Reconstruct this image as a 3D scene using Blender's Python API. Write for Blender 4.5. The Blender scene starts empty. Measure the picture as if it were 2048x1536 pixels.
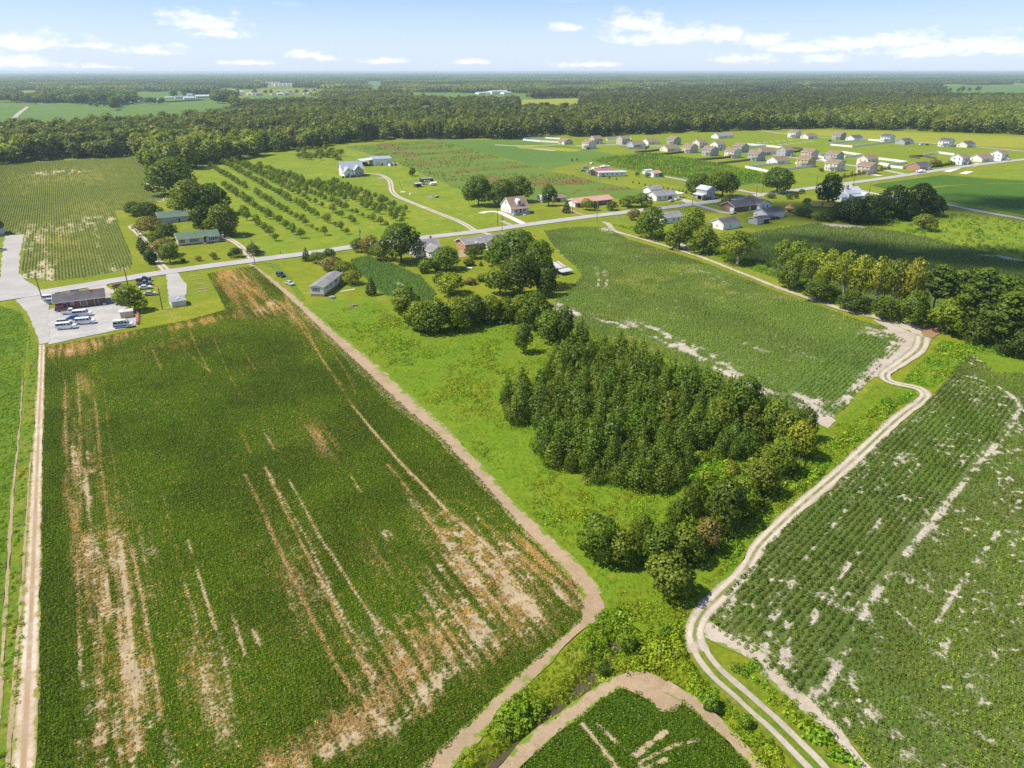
import bpy, math, random
import numpy as np
from mathutils import Vector, Matrix

random.seed(5)
rng = np.random.default_rng(5)
scene = bpy.context.scene
C = scene.collection
R = math.radians

# ---------------------------------------------------------------- camera, sky, sun, exposure
FOCAL, PITCH, HEIGHT = 1421.0, math.atan(625 / 1421), 68.0
cam = bpy.data.cameras.new('camera')
cam.sensor_width = 36.0
cam.lens = 36.0 * FOCAL / 2048
cam.clip_start, cam.clip_end = 0.5, 200000
cam_ob = bpy.data.objects.new('camera', cam)
C.objects.link(cam_ob)
cam_ob.location = (0, 0, HEIGHT)
cam_ob.rotation_euler = (math.pi / 2 - PITCH, 0, 0)
scene.camera = cam_ob

SUN_EL, SUN_AZ = R(56), R(262)                       # azimuth as a compass bearing, 0 = +Y
to_sun = Vector((math.cos(SUN_EL) * math.sin(SUN_AZ), math.cos(SUN_EL) * math.cos(SUN_AZ), math.sin(SUN_EL)))
sun = bpy.data.lights.new('sun', 'SUN')
sun.energy, sun.angle, sun.color = 5.0, R(0.53), (1.0, 0.915, 0.75)
sun_ob = bpy.data.objects.new('sun', sun)
C.objects.link(sun_ob)
sun_ob.location = (-200, 0, 300)
sun_ob.rotation_euler = (-to_sun).to_track_quat('-Z', 'Y').to_euler()

vs = scene.view_settings
vs.view_transform, vs.look, vs.gamma, vs.use_curve_mapping = 'Standard', 'None', 1.0, False
vs.exposure = 0.58
cy = scene.cycles
cy.use_denoising = False
cy.max_bounces, cy.diffuse_bounces, cy.glossy_bounces = 6, 3, 2
cy.transmission_bounces, cy.transparent_max_bounces, cy.volume_bounces = 4, 8, 1
cy.caustics_reflective = cy.caustics_refractive = False


def skydir(px, py):
    u = 768 - py
    return (math.atan((px - 1024) / (FOCAL * math.cos(PITCH) + u * math.sin(PITCH))),
            math.atan((u * math.cos(PITCH) - FOCAL * math.sin(PITCH)) /
                      math.hypot(px - 1024, FOCAL * math.cos(PITCH) + u * math.sin(PITCH))))


class NT:
    """small helper for node trees"""
    def __init__(self, tree):
        self.t = tree

    def n(self, kind, **kw):
        nd = self.t.nodes.new(kind)
        for k, v in kw.items():
            setattr(nd, k, v)
        return nd

    def put(self, sock, v):
        if isinstance(v, bpy.types.NodeSocket):
            self.t.links.new(v, sock)
        elif v is not None:
            if isinstance(v, tuple) and len(v) == 3 and sock.type == 'RGBA':
                v = (*v, 1)
            sock.default_value = v

    def m(self, op, a, b=None, c=None, clamp=False):
        nd = self.n('ShaderNodeMath', operation=op, use_clamp=clamp)
        self.put(nd.inputs[0], a)
        if b is not None:
            self.put(nd.inputs[1], b)
        if c is not None:
            self.put(nd.inputs[2], c)
        return nd.outputs[0]

    def sep(self, v):
        nd = self.n('ShaderNodeSeparateXYZ')
        self.put(nd.inputs[0], v)
        return nd.outputs

    def comb(self, x, y, z=0.0):
        nd = self.n('ShaderNodeCombineXYZ')
        for i, v in enumerate((x, y, z)):
            self.put(nd.inputs[i], v)
        return nd.outputs[0]

    def noise(self, vec, scale, detail=4.0, rough=0.55, dist=0.0):
        nd = self.n('ShaderNodeTexNoise')
        self.put(nd.inputs['Vector'], vec)
        nd.inputs['Scale'].default_value = scale
        nd.inputs['Detail'].default_value = detail
        nd.inputs['Roughness'].default_value = rough
        nd.inputs['Distortion'].default_value = dist
        return nd.outputs['Fac']

    def step(self, v, a, b, lo=0.0, hi=1.0):
        nd = self.n('ShaderNodeMapRange', interpolation_type='SMOOTHSTEP')
        self.put(nd.inputs['Value'], v)
        for k, x in zip(('From Min', 'From Max', 'To Min', 'To Max'), (a, b, lo, hi)):
            self.put(nd.inputs[k], x)
        return nd.outputs['Result']

    def mix(self, f, a, b, blend='MIX'):
        nd = self.n('ShaderNodeMix', data_type='RGBA', blend_type=blend)
        self.put(nd.inputs['Factor'], f)
        self.put(nd.inputs['A'] if False else nd.inputs[6], a)
        self.put(nd.inputs[7], b)
        return nd.outputs[2]

    def attr(self, name, kind='GEOMETRY'):
        return self.n('ShaderNodeAttribute', attribute_name=name, attribute_type=kind)


world = bpy.data.worlds.new('World')
scene.world = world
world.use_nodes = True
W = NT(world.node_tree)
bg = world.node_tree.nodes['Background']
SKY_STRENGTH = 0.08
bg.inputs['Strength'].default_value = SKY_STRENGTH
sky = W.n('ShaderNodeTexSky', sky_type='NISHITA', sun_disc=False, sun_elevation=SUN_EL, sun_rotation=SUN_AZ,
          altitude=60, air_density=1.0, dust_density=0.5, ozone_density=2.0)
dirv = W.n('ShaderNodeTexCoord').outputs['Generated']
dx, dy, dz = W.sep(dirv)
az = W.m('ARCTAN2', dx, dy)
el = W.m('ARCSINE', dz)
sv = W.comb(az, W.m('MULTIPLY', el, 2.2))
n_big = W.noise(sv, 26, 8, 0.62)
n_small = W.noise(sv, 85, 6, 0.65)
edge = W.m('ADD', W.m('MULTIPLY', n_big, 1.5), W.m('MULTIPLY', n_small, 0.7))   # about 1.1 on average
CLOUDS = [(60, 88, 120, 22), (30, 125, 95, 16), (168, 92, 70, 10), (296, 102, 62, 15), (412, 52, 85, 30), (432, 68, 60, 14), (610, 112, 40, 11),
          (650, 117, 34, 8), (500, 126, 55, 7), (770, 123, 45, 8), (940, 124, 36, 7), (1135, 57, 36, 12), (1275, 52, 75, 30),
          (1310, 78, 110, 20), (1375, 65, 60, 20), (1440, 74, 70, 22), (1520, 82, 68, 22), (1590, 98, 80, 12), (1490, 118, 60, 14), (1640, 120, 60, 13),
          (1700, 88, 90, 18), (1800, 80, 90, 26), (1850, 105, 130, 16), (1945, 92, 80, 22), (2030, 98, 80, 22), (2140, 90, 140, 30), (1170, 130, 70, 9),
          (-160, 100, 160, 26), (205, 134, 60, 7)]
mask = None
for px, py, rx, ry in CLOUDS:
    a0, e0 = skydir(px, py)
    a1, _ = skydir(px + rx, py)
    _, e1 = skydir(px, py - ry)
    ux = W.m('DIVIDE', W.m('SUBTRACT', az, a0), a1 - a0)
    de = W.m('SUBTRACT', el, e0)
    uy = W.m('DIVIDE', de, e1 - e0)
    uy = W.m('MAXIMUM', uy, W.m('MULTIPLY', uy, -1.7))         # flatter underneath
    d = W.m('SQRT', W.m('ADD', W.m('MULTIPLY', ux, ux), W.m('MULTIPLY', uy, uy)))
    b = W.m('SUBTRACT', 1.0, d)
    mask = b if mask is None else W.m('MAXIMUM', mask, b)
dens = W.m('ADD', mask, W.m('MULTIPLY', W.m('SUBTRACT', edge, 1.1), 2.3))
m1 = W.step(dens, -0.28, 1.05, 0.0, 0.80)
# thin cirrus, and the scattered cumulus that goes on over the rest of the sky
cirr = W.step(W.noise(W.comb(W.m('MULTIPLY', az, 3.0), W.m('MULTIPLY', el, 22.0)), 1.6, 5, 0.6), 0.42, 0.78, 0.0, 0.42)
rest = W.m('MULTIPLY', W.step(W.noise(W.comb(W.m('MULTIPLY', dx, 3), W.m('MULTIPLY', dy, 3), W.m('MULTIPLY', dz, 5)), 1.5, 7, 0.55), 0.55, 0.72, 0.0, 0.8), W.step(el, 0.12, 0.3))
low = W.m('MULTIPLY', W.step(el, 0.12, 0.0), 0.56)
veil = W.m('MAXIMUM', W.m('MAXIMUM', cirr, low), rest)
lit = W.step(n_small, 0.3, 0.75, 0.84, 1.0)
v_cl = 1.0 / SKY_STRENGTH
ccol = W.mix(lit, (0.60 * v_cl, 0.64 * v_cl, 0.72 * v_cl), (0.80 * v_cl, 0.80 * v_cl, 0.80 * v_cl))
skc = W.mix(1.0, sky.outputs['Color'], (0.86, 1.0, 1.32), 'MULTIPLY')
c0 = W.mix(veil, skc, (0.60 * v_cl, 0.70 * v_cl, 0.88 * v_cl))
c1 = W.mix(m1, c0, ccol)
W.put(bg.inputs['Color'], c1)

# ---------------------------------------------------------------- survey: a point of the flat ground as it lies in the photograph
CP, SP = math.cos(PITCH), math.sin(PITCH)


def P(px, py, z=0.0):
    u = 768.0 - py
    t = (HEIGHT - z) / (FOCAL * SP - u * CP)
    return ((px - 1024.0) * t, (FOCAL * CP + u * SP) * t)


def PP(pts):
    return np.array([P(*p) for p in pts], float)


def PX(xy):
    """ground points back to photograph pixels"""
    x, y = xy[:, 0], xy[:, 1]
    depth = y * CP + HEIGHT * SP
    up = y * SP - HEIGHT * CP
    return np.c_[1024 + FOCAL * x / depth, 768 - FOCAL * up / depth]


def top_height(px, py, ytop):
    """height of something that stands at pixel (px, py) and ends at row ytop"""
    x, y = P(px, py)
    k = (768 - ytop) / FOCAL                       # up/depth
    # (y*SP + (z-H)*CP) = k * (y*CP - (z-H)*SP)
    dz = y * (k * CP - SP) / (CP + k * SP)
    return dz + HEIGHT


def px_per_m(px, py):
    x, y = P(px, py)
    return FOCAL / (y * CP + HEIGHT * SP)


UDIR = np.array(P(1170, 1170)) - np.array(P(505, 532))
UDIR /= np.linalg.norm(UDIR)                        # the way the field rows run, towards the camera
VDIR = np.array([-UDIR[1], UDIR[0]])               # along the road, away to the right
ANG_U, ANG_V = math.atan2(UDIR[1], UDIR[0]), math.atan2(VDIR[1], VDIR[0])


# ---------------------------------------------------------------- noise and geometry helpers
def vnoise(x, y, seed=0):
    xi, yi = np.floor(x).astype(np.int64), np.floor(y).astype(np.int64)
    xf, yf = x - xi, y - yi
    xf, yf = xf * xf * (3 - 2 * xf), yf * yf * (3 - 2 * yf)

    def h(a, b):
        k = (a * 374761393 + b * 668265263 + seed * 144665) & 0x7fffffff
        k = ((k ^ (k >> 13)) * 1274126177) & 0x7fffffff
        k = ((k ^ (k >> 16)) * 972663749) & 0x7fffffff
        return (k & 0xffff) / 65535.0
    a = h(xi, yi) * (1 - xf) + h(xi + 1, yi) * xf
    b = h(xi, yi + 1) * (1 - xf) + h(xi + 1, yi + 1) * xf
    return a * (1 - yf) + b * yf


def fbm(xy, scale, octs=4, seed=0, aniso=None):
    """0..1 noise over ground points; aniso = (along u, along v) stretches it with the field rows"""
    if aniso is not None:
        q = np.c_[xy @ UDIR / aniso[0], xy @ VDIR / aniso[1]]
    else:
        q = xy / scale
    s, a, tot = 0, 1.0, 0
    for o in range(octs):
        s = s + a * vnoise(q[:, 0] * 2 ** o + 17.3 * o, q[:, 1] * 2 ** o - 9.1 * o, seed + o)
        tot += a
        a *= 0.55
    return s / tot


def sst(x, a, b):
    t = np.clip((x - a) / (b - a), 0, 1)
    return t * t * (3 - 2 * t)


def inside(xy, poly):
    x, y = xy[:, 0], xy[:, 1]
    r = np.zeros(len(xy), bool)
    ok = (x >= poly[:, 0].min()) & (x <= poly[:, 0].max()) & (y >= poly[:, 1].min()) & (y <= poly[:, 1].max())
    xs, ys, rr = x[ok], y[ok], np.zeros(ok.sum(), bool)
    for (x0, y0), (x1, y1) in zip(poly, np.roll(poly, -1, 0)):
        if y0 == y1:
            continue
        c = (y0 > ys) != (y1 > ys)
        rr ^= c & (xs < (x1 - x0) * (ys - y0) / (y1 - y0) + x0)
    r[ok] = rr
    return r


def seg_dist(xy, line, closest=False):
    best = np.full(len(xy), 1e18)
    cp = np.zeros_like(xy) if closest else None
    for a, b in zip(line[:-1], line[1:]):
        d = b - a
        t = np.clip(((xy - a) @ d) / max(d @ d, 1e-12), 0, 1)
        q = a + t[:, None] * d
        dd = ((xy - q) ** 2).sum(1)
        k = dd < best
        best[k] = dd[k]
        if closest:
            cp[k] = q[k]
    return (np.sqrt(best), cp) if closest else np.sqrt(best)


def densify(pts, step, closed=True):
    out = []
    n = len(pts)
    for i in range(n if closed else n - 1):
        a, b = pts[i], pts[(i + 1) % n]
        k = max(1, int(np.linalg.norm(b - a) / step))
        out += [a + (b - a) * j / k for j in range(k)]
    if not closed:
        out.append(pts[-1])
    return np.array(out)


def ragged(poly, rag, step, seed=0):
    p = densify(poly, step)
    n = np.roll(p, -1, 0) - np.roll(p, 1, 0)
    n = np.c_[n[:, 1], -n[:, 0]] / (np.linalg.norm(n, axis=1)[:, None] + 1e-9)
    k = (fbm(p, rag * 5, 3, seed) - 0.5) * 2 * rag + (rng.random(len(p)) - 0.5) * rag * 0.5
    return p + n * k[:, None]


def smooth_line(pts, step):
    p = np.vstack([2 * pts[0] - pts[1], pts, 2 * pts[-1] - pts[-2]])
    out = []
    for i in range(1, len(p) - 2):
        a, b, c, d = p[i - 1], p[i], p[i + 1], p[i + 2]
        k = max(2, int(np.linalg.norm(c - b) / step))
        for j in range(k):
            t = j / k
            out.append(0.5 * ((2 * b) + (c - a) * t + (2 * a - 5 * b + 4 * c - d) * t * t + (3 * b - a - 3 * c + d) * t ** 3))
    out.append(pts[-1])
    return np.array(out)


def fast_mesh(name, verts, faces, mats=(), attrs=None, mat_idx=None, smooth=False, normals=None):
    """faces: (n, 3) or (n, 4) int array"""
    me = bpy.data.meshes.new(name)
    verts = np.asarray(verts, np.float32)
    faces = np.asarray(faces, np.int32)
    k = faces.shape[1]
    me.vertices.add(len(verts))
    me.vertices.foreach_set('co', verts.ravel())
    me.loops.add(faces.size)
    me.loops.foreach_set('vertex_index', faces.ravel())
    me.polygons.add(len(faces))
    me.polygons.foreach_set('loop_start', np.arange(len(faces), dtype=np.int32) * k)
    if mat_idx is not None:
        me.polygons.foreach_set('material_index', np.asarray(mat_idx, np.int32))
    me.polygons.foreach_set('use_smooth', np.full(len(faces), smooth))
    for m in mats:
        me.materials.append(m)
    for a, v in (attrs or {}).items():
        v = np.asarray(v, np.float32)
        if v.ndim == 1:
            me.attributes.new(a, 'FLOAT', 'POINT').data.foreach_set('value', v)
        else:
            me.attributes.new(a, 'FLOAT_COLOR', 'POINT').data.foreach_set('color', v.ravel())
    me.update(calc_edges=True)
    if normals is not None:
        me.normals_split_custom_set_from_vertices(np.asarray(normals, np.float32))
    return me


def link(name, data, parent=None, **props):
    o = bpy.data.objects.new(name, data)
    C.objects.link(o)
    if parent is not None:
        o.parent = parent
    for k, v in props.items():
        if v is not None:
            o[k] = v
    return o


def sheet(name, poly, z, mat, res=2.0, rag=0.4, attr=None, relief=None, seed=0, kind='structure', label=None):
    """a flat piece of ground: grid cells inside a polygon, the border cells pulled to its ragged edge"""
    poly = ragged(np.asarray(poly, float), rag, max(res * 0.7, 0.5), seed) if rag else densify(np.asarray(poly, float), res)
    x0, y0 = poly.min(0) - res
    x1, y1 = poly.max(0) + res
    gx, gy = np.arange(x0, x1 + res, res), np.arange(y0, y1 + res, res)
    X, Y = np.meshgrid(gx, gy)
    g = np.c_[X.ravel(), Y.ravel()]
    ins = inside(g, poly)
    nx, ny = len(gx), len(gy)
    idx = np.arange(nx * ny).reshape(ny, nx)
    q = np.stack([idx[:-1, :-1], idx[:-1, 1:], idx[1:, 1:], idx[1:, :-1]], -1).reshape(-1, 4)
    keep = ins[q].any(1)
    q = q[keep]
    used = np.unique(q)
    out = used[~ins[used]]
    if len(out):
        _, cp = seg_dist(g[out], np.vstack([poly, poly[:1]]), True)
        g[out] = cp
    re = np.full(nx * ny, -1)
    re[used] = np.arange(len(used))
    xy = g[used]
    zz = np.full(len(xy), z) + (relief(xy) if relief else 0)
    me = fast_mesh(name, np.c_[xy, zz], re[q], [mat], attr(xy) if attr else None)
    return link(name, me, kind=kind, label=label)


def ribbon(name, line, width, z, mat, step=1.5, rag=0.15, nx=8, smooth=True, seed=0, kind='structure'):
    c = smooth_line(np.asarray(line, float), step) if smooth else densify(np.asarray(line, float), step, False)
    t = np.gradient(c, axis=0)
    t /= np.linalg.norm(t, axis=1)[:, None]
    n = np.c_[t[:, 1], -t[:, 0]]
    L = np.r_[0, np.cumsum(np.linalg.norm(np.diff(c, axis=0), axis=1))]
    w = np.interp(np.linspace(0, 1, len(c)), np.linspace(0, 1, len(width)), width) if hasattr(width, '__len__') else np.full(len(c), width)
    us = np.linspace(-1, 1, nx + 1)
    V, U, S = [], [], []
    jl = (fbm(c, 4, 3, seed) - 0.5) * 2 * rag
    jr = (fbm(c, 4, 3, seed + 9) - 0.5) * 2 * rag
    for u in us:
        k = u * w / 2 + np.where(u < -0.99, -jl, np.where(u > 0.99, jr, 0))
        V.append(np.c_[c + n * k[:, None], np.full(len(c), z)])
        U.append(np.full(len(c), u))
        S.append(L)
    m = len(c)
    idx = np.arange(m * (nx + 1)).reshape(nx + 1, m)
    q = np.stack([idx[:-1, :-1], idx[:-1, 1:], idx[1:, 1:], idx[1:, :-1]], -1).reshape(-1, 4)
    me = fast_mesh(name, np.vstack(V), q, [mat], {'u': np.concatenate(U), 'v': np.concatenate(S)})
    return link(name, me, kind=kind)


# ---------------------------------------------------------------- materials
def material(name):
    m = bpy.data.materials.new(name)
    m.use_nodes = True
    t = NT(m.node_tree)
    return m, t, m.node_tree.nodes['Principled BSDF']


def world_pos(t):
    return t.n('ShaderNodeNewGeometry').outputs['Position']


def finish(t, b, col, rough=0.9, bump=None, bump_d=0.1, spec=0.2):
    t.put(b.inputs['Base Color'], col)
    b.inputs['Roughness'].default_value = rough
    b.inputs['Specular IOR Level'].default_value = spec
    if bump is not None:
        nd = t.n('ShaderNodeBump')
        nd.inputs['Distance'].default_value = bump_d
        t.put(nd.inputs['Height'], bump)
        t.put(b.inputs['Normal'], nd.outputs['Normal'])


def simple(name, col, rough=0.6, metal=0.0, spec=0.4, var=0.12, scale=1.2):
    """a plain material with some wear in it"""
    m, t, b = material(name)
    o = t.n('ShaderNodeTexCoord').outputs['Object']
    k = t.noise(o, scale, 5, 0.6)
    dark = tuple(c * (1 - var) for c in col)
    lite = tuple(min(1, c * (1 + var)) for c in col)
    finish(t, b, t.mix(t.step(k, 0.3, 0.7), dark, lite), rough, spec=spec)
    b.inputs['Metallic'].default_value = metal
    return m


def grass_mat(name, a, b_, c, big=30.0, dry=(0.30, 0.26, 0.07), dry_amt=0.25, fine=1.0):
    """turf: three greens in drifts of different sizes, some dry patches, fine mottling"""
    m, t, b = material(name)
    p = world_pos(t)
    n1, n2, n3 = t.noise(p, 1 / big, 6, 0.65, 0.6), t.noise(p, 1 / 6.0, 6, 0.68), t.noise(p, 1.4 * fine, 6, 0.7)
    col = t.mix(t.step(n1, 0.40, 0.60), a, b_)
    col = t.mix(t.step(n2, 0.40, 0.72), col, c)
    d = t.m('MULTIPLY', t.step(t.noise(p, 1 / (big * 0.35), 6, 0.7), 0.52, 0.78), dry_amt * 1.6)
    col = t.mix(d, col, dry)
    col = t.mix(t.step(n3, 0.30, 0.70, 0.45, 0.0), col, tuple(x * 0.35 for x in a))
    col = t.mix(t.step(t.noise(p, 0.35, 4, 0.6), 0.30, 0.62, 0.30, 0.0), col, tuple(x * 0.5 for x in c))
    finish(t, b, col, 0.95, t.m('ADD', n3, t.m('MULTIPLY', n2, 1.5)), 0.25, 0.1)
    return m


def row_coord(t, p, spacing, ang):
    x, y, _ = t.sep(p)
    k = t.m('ADD', t.m('MULTIPLY', x, -math.sin(ang) / spacing), t.m('MULTIPLY', y, math.cos(ang) / spacing))
    return t.m('ABSOLUTE', t.m('SUBTRACT', t.m('FRACT', k), 0.5))        # 0.5 on the row, 0 between


def field_mat(name, green, green2, soil, dead=(0.32, 0.22, 0.08), rows=None, row_amt=0.5, use_attr=True, big=18.0, sand=(0.52, 0.45, 0.36)):
    m, t, b = material(name)
    p = world_pos(t)
    n1, n2, n3 = t.noise(p, 1 / big, 5, 0.6), t.noise(p, 0.5, 5, 0.65), t.noise(p, 2.6, 5, 0.7)
    g = t.mix(t.step(n1, 0.36, 0.66), green, green2)
    g = t.mix(t.step(n3, 0.32, 0.62, 0.55, 0.0), g, tuple(c * 0.3 for c in green))
    h = t.m('ADD', n3, n2)
    if rows:
        r = row_coord(t, p, rows[0], rows[1])
        gap = t.step(t.m('ADD', r, t.m('MULTIPLY', t.m('SUBTRACT', n2, 0.5), 0.3)), 0.10, 0.26, 1.0, 0.0)
        g = t.mix(t.m('MULTIPLY', gap, row_amt), g, soil)
    if use_attr:
        dd = t.attr('dead').outputs['Fac']
        bb = t.attr('bare').outputs['Fac']
        fd = t.step(t.m('ADD', dd, t.m('MULTIPLY', t.m('SUBTRACT', n3, 0.5), 0.9)), 0.25, 0.75)
        g = t.mix(fd, g, t.mix(t.step(n2, 0.35, 0.65), dead, tuple(c * 0.62 for c in dead)))
        fb = t.step(t.m('ADD', bb, t.m('MULTIPLY', t.m('SUBTRACT', n3, 0.5), 1.5)), 0.30, 0.75)
        g = t.mix(fb, g, t.mix(t.step(n2, 0.3, 0.7), sand, tuple(c * 0.72 for c in sand)))
    finish(t, b, g, 0.95, h, 0.3, 0.1)
    return m


def sand_mat(name, col, col2, weed=None, weed_amt=0.25, centre=None, edge=False):
    """sandy track: pale wheel ruts, darker loose sand, weeds in the middle (centre) and in patches"""
    m, t, b = material(name)
    p = world_pos(t)
    n1, n2, n3 = t.noise(p, 0.12, 5, 0.6), t.noise(p, 0.9, 5, 0.65), t.noise(p, 4.0, 5, 0.7)
    c = t.mix(t.step(t.m('ADD', n1, t.m('MULTIPLY', n2, 0.6)), 0.55, 1.05), col, col2)
    if centre:
        uu = t.m('ABSOLUTE', t.attr('u').outputs['Fac'])
        c = t.mix(t.step(t.m('ABSOLUTE', t.m('SUBTRACT', uu, 0.5)), 0.10, 0.32, 0.0, 0.55), c, tuple(x * 0.72 for x in col2))
    c = t.mix(t.step(n3, 0.3, 0.7, 0.35, 0.0), c, tuple(x * 0.5 for x in col2))
    if centre:
        u = t.attr('u').outputs['Fac']
        au = t.m('ABSOLUTE', u)
        k = t.m('ADD', au, t.m('MULTIPLY', t.m('SUBTRACT', n2, 0.5), 0.5))
        c = t.mix(t.m('MULTIPLY', t.step(k, 0.10, 0.26, 1.0, 0.0), t.step(t.noise(p, 0.25, 3), 0.35, 0.55)), c, centre)
    if weed and edge:
        ue = t.m('ABSOLUTE', t.attr('u').outputs['Fac'])
        q = t.m('ADD', ue, t.m('MULTIPLY', t.m('SUBTRACT', t.step(t.noise(p, 0.45, 6, 0.75), 0.32, 0.68), 0.5), 0.75))
        c = t.mix(t.step(q, 0.45, 1.0, 0.0, 0.55), c, tuple(x * 0.55 + y * 0.45 for x, y in zip(weed, col)))
        c = t.mix(t.step(q, 0.70, 0.95), c, weed)
    if weed:
        c = t.mix(t.m('MULTIPLY', t.step(t.m('ADD', n2, t.m('MULTIPLY', n1, 0.7)), 0.95, 1.15), weed_amt * 3), c, weed)
        if centre:
            c = t.mix(t.step(t.m('ADD', au, t.m('MULTIPLY', t.m('SUBTRACT', n3, 0.5), 0.7)), 0.80, 1.05), c, weed)
    finish(t, b, c, 0.95, t.m('ADD', n3, n2), 0.06, 0.15)
    return m


def leaf_mat(name, inst=False, trans=0.38, k=1.6):
    """leaves: colour of the single plant (object colour or instance tint), varied leaf by leaf, light coming through"""
    m, t, b = material(name)
    out = m.node_tree.nodes['Material Output']
    m.node_tree.nodes.remove(b)
    base = t.attr('tint', 'INSTANCER').outputs['Color'] if inst else t.n('ShaderNodeObjectInfo').outputs['Color']
    lv = t.attr('lv').outputs['Fac']
    c = t.mix(1.0, base, t.mix(lv, (0.64 * k, 0.58 * k, 0.48 * k), (1.62 * k, 1.38 * k, 0.84 * k)), 'MULTIPLY')
    d, tr, gl = t.n('ShaderNodeBsdfDiffuse'), t.n('ShaderNodeBsdfTranslucent'), t.n('ShaderNodeBsdfGlossy')
    t.put(d.inputs['Color'], c)
    t.put(tr.inputs['Color'], t.mix(1.0, c, (1.15, 1.25, 0.55), 'MULTIPLY'))
    gl.inputs['Roughness'].default_value = 0.45
    gl.inputs['Color'].default_value = (0.9, 1, 0.9, 1)
    a, e = t.n('ShaderNodeMixShader'), t.n('ShaderNodeMixShader')
    a.inputs[0].default_value = trans
    t.put(a.inputs[1], d.outputs[0])
    t.put(a.inputs[2], tr.outputs[0])
    e.inputs[0].default_value = 0.012
    t.put(e.inputs[1], a.outputs[0])
    t.put(e.inputs[2], gl.outputs[0])
    t.put(out.inputs['Surface'], e.outputs[0])
    return m


LEAF, LEAF_I = leaf_mat('leaves'), leaf_mat('field_leaves', True)
BARK = simple('bark', (0.13, 0.10, 0.07), 0.9, var=0.3, scale=4)
BARK_PALE = simple('pale_bark', (0.34, 0.30, 0.25), 0.9, var=0.25, scale=4)

# the sunlit greens of the place
M_LAWN = grass_mat('lawn_grass', (0.165, 0.205, 0.012), (0.238, 0.250, 0.016), (0.162, 0.228, 0.012), 34, (0.33, 0.28, 0.075), 0.55)
M_MEADOW = grass_mat('meadow_grass', (0.145, 0.228, 0.012), (0.172, 0.218, 0.013), (0.118, 0.224, 0.012), 22, (0.25, 0.25, 0.06), 0.2)
M_ORCHARD = grass_mat('orchard_grass', (0.165, 0.235, 0.014), (0.240, 0.270, 0.018), (0.135, 0.225, 0.014), 30, (0.37, 0.31, 0.08), 0.55)
M_VERGE = grass_mat('verge_grass', (0.130, 0.195, 0.018), (0.185, 0.215, 0.022), (0.100, 0.190, 0.018), 14, (0.36, 0.28, 0.08), 0.55)
M_YELLOW = grass_mat('yellow_meadow', (0.265, 0.285, 0.022), (0.31, 0.305, 0.03), (0.22, 0.27, 0.02), 60, (0.36, 0.31, 0.05), 0.3)
M_FARFIELD = grass_mat('far_field_grass', (0.095, 0.175, 0.030), (0.13, 0.20, 0.035), (0.10, 0.19, 0.03), 120, (0.2, 0.22, 0.05), 0.2)
M_SUBLAWN = grass_mat('new_lawn', (0.170, 0.235, 0.013), (0.225, 0.252, 0.015), (0.150, 0.230, 0.013), 40, (0.28, 0.28, 0.03), 0.35)
M_BEAN = field_mat('bean_field', (0.060, 0.115, 0.006), (0.078, 0.128, 0.007), (0.20, 0.14, 0.07), sand=(0.43, 0.345, 0.215), dead=(0.34, 0.24, 0.11))
M_COTTON = field_mat('cotton_field', (0.095, 0.155, 0.028), (0.122, 0.175, 0.034), (0.26, 0.22, 0.15), sand=(0.46, 0.41, 0.34), dead=(0.28, 0.26, 0.08))
M_COTTON_NEAR = field_mat('cotton_soil', (0.095, 0.142, 0.028), (0.128, 0.160, 0.040), (0.26, 0.22, 0.15), sand=(0.50, 0.45, 0.365), dead=(0.28, 0.26, 0.08))
M_CORN = field_mat('row_crop_field', (0.150, 0.185, 0.045), (0.190, 0.205, 0.055), (0.30, 0.27, 0.14), sand=(0.48, 0.42, 0.27), dead=(0.36, 0.33, 0.09))
M_FALLOW = field_mat('fallow_field', (0.110, 0.185, 0.028), (0.135, 0.200, 0.03), (0.2, 0.15, 0.08), dead=(0.19, 0.135, 0.05), big=40)
M_DARKFIELD = field_mat('dense_bean_field', (0.060, 0.135, 0.012), (0.075, 0.150, 0.014), (0.2, 0.2, 0.1), use_attr=False, big=50)
M_STRIP = field_mat('bright_crop', (0.085, 0.170, 0.011), (0.135, 0.205, 0.014), (0.2, 0.2, 0.1), use_attr=False, big=16, rows=(0.8, ANG_U), row_amt=0.12)
M_SAND = sand_mat('pale_sand', (0.44, 0.39, 0.335), (0.33, 0.28, 0.225), weed=(0.15, 0.19, 0.04), weed_amt=0.18)
M_SANDE = sand_mat('ragged_sand', (0.46, 0.40, 0.34), (0.34, 0.285, 0.22), weed=(0.14, 0.19, 0.035), weed_amt=0.2, edge=True)
M_TRACK = sand_mat('sandy_track', (0.53, 0.475, 0.40), (0.40, 0.345, 0.275), weed=(0.14, 0.18, 0.04), weed_amt=0.12, centre=(0.16, 0.17, 0.06))
M_TRACKL = sand_mat('pinkish_track', (0.58, 0.51, 0.42), (0.38, 0.285, 0.19), weed=(0.20, 0.19, 0.05), weed_amt=0.15, centre=(0.30, 0.21, 0.12), edge=True)
M_TAN = sand_mat('tan_soil', (0.36, 0.265, 0.175), (0.27, 0.195, 0.12), weed=(0.14, 0.19, 0.035), weed_amt=0.28)
M_STRIPSOIL = sand_mat('strip_soil', (0.38, 0.285, 0.19), (0.29, 0.215, 0.135), weed=(0.13, 0.19, 0.02), weed_amt=0.30, edge=True)
M_GRAVEL = sand_mat('grey_gravel', (0.40, 0.385, 0.37), (0.32, 0.305, 0.285), weed=None)
M_LOT = sand_mat('blue_grey_gravel', (0.27, 0.275, 0.29), (0.44, 0.42, 0.385), weed=None)
M_CONCRETE = simple('pale_concrete', (0.56, 0.53, 0.47), 0.85, var=0.1, scale=0.4)
M_BROWNSOIL = sand_mat('brown_soil', (0.20, 0.12, 0.07), (0.27, 0.17, 0.10), weed=(0.10, 0.14, 0.03), weed_amt=0.2)


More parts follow.
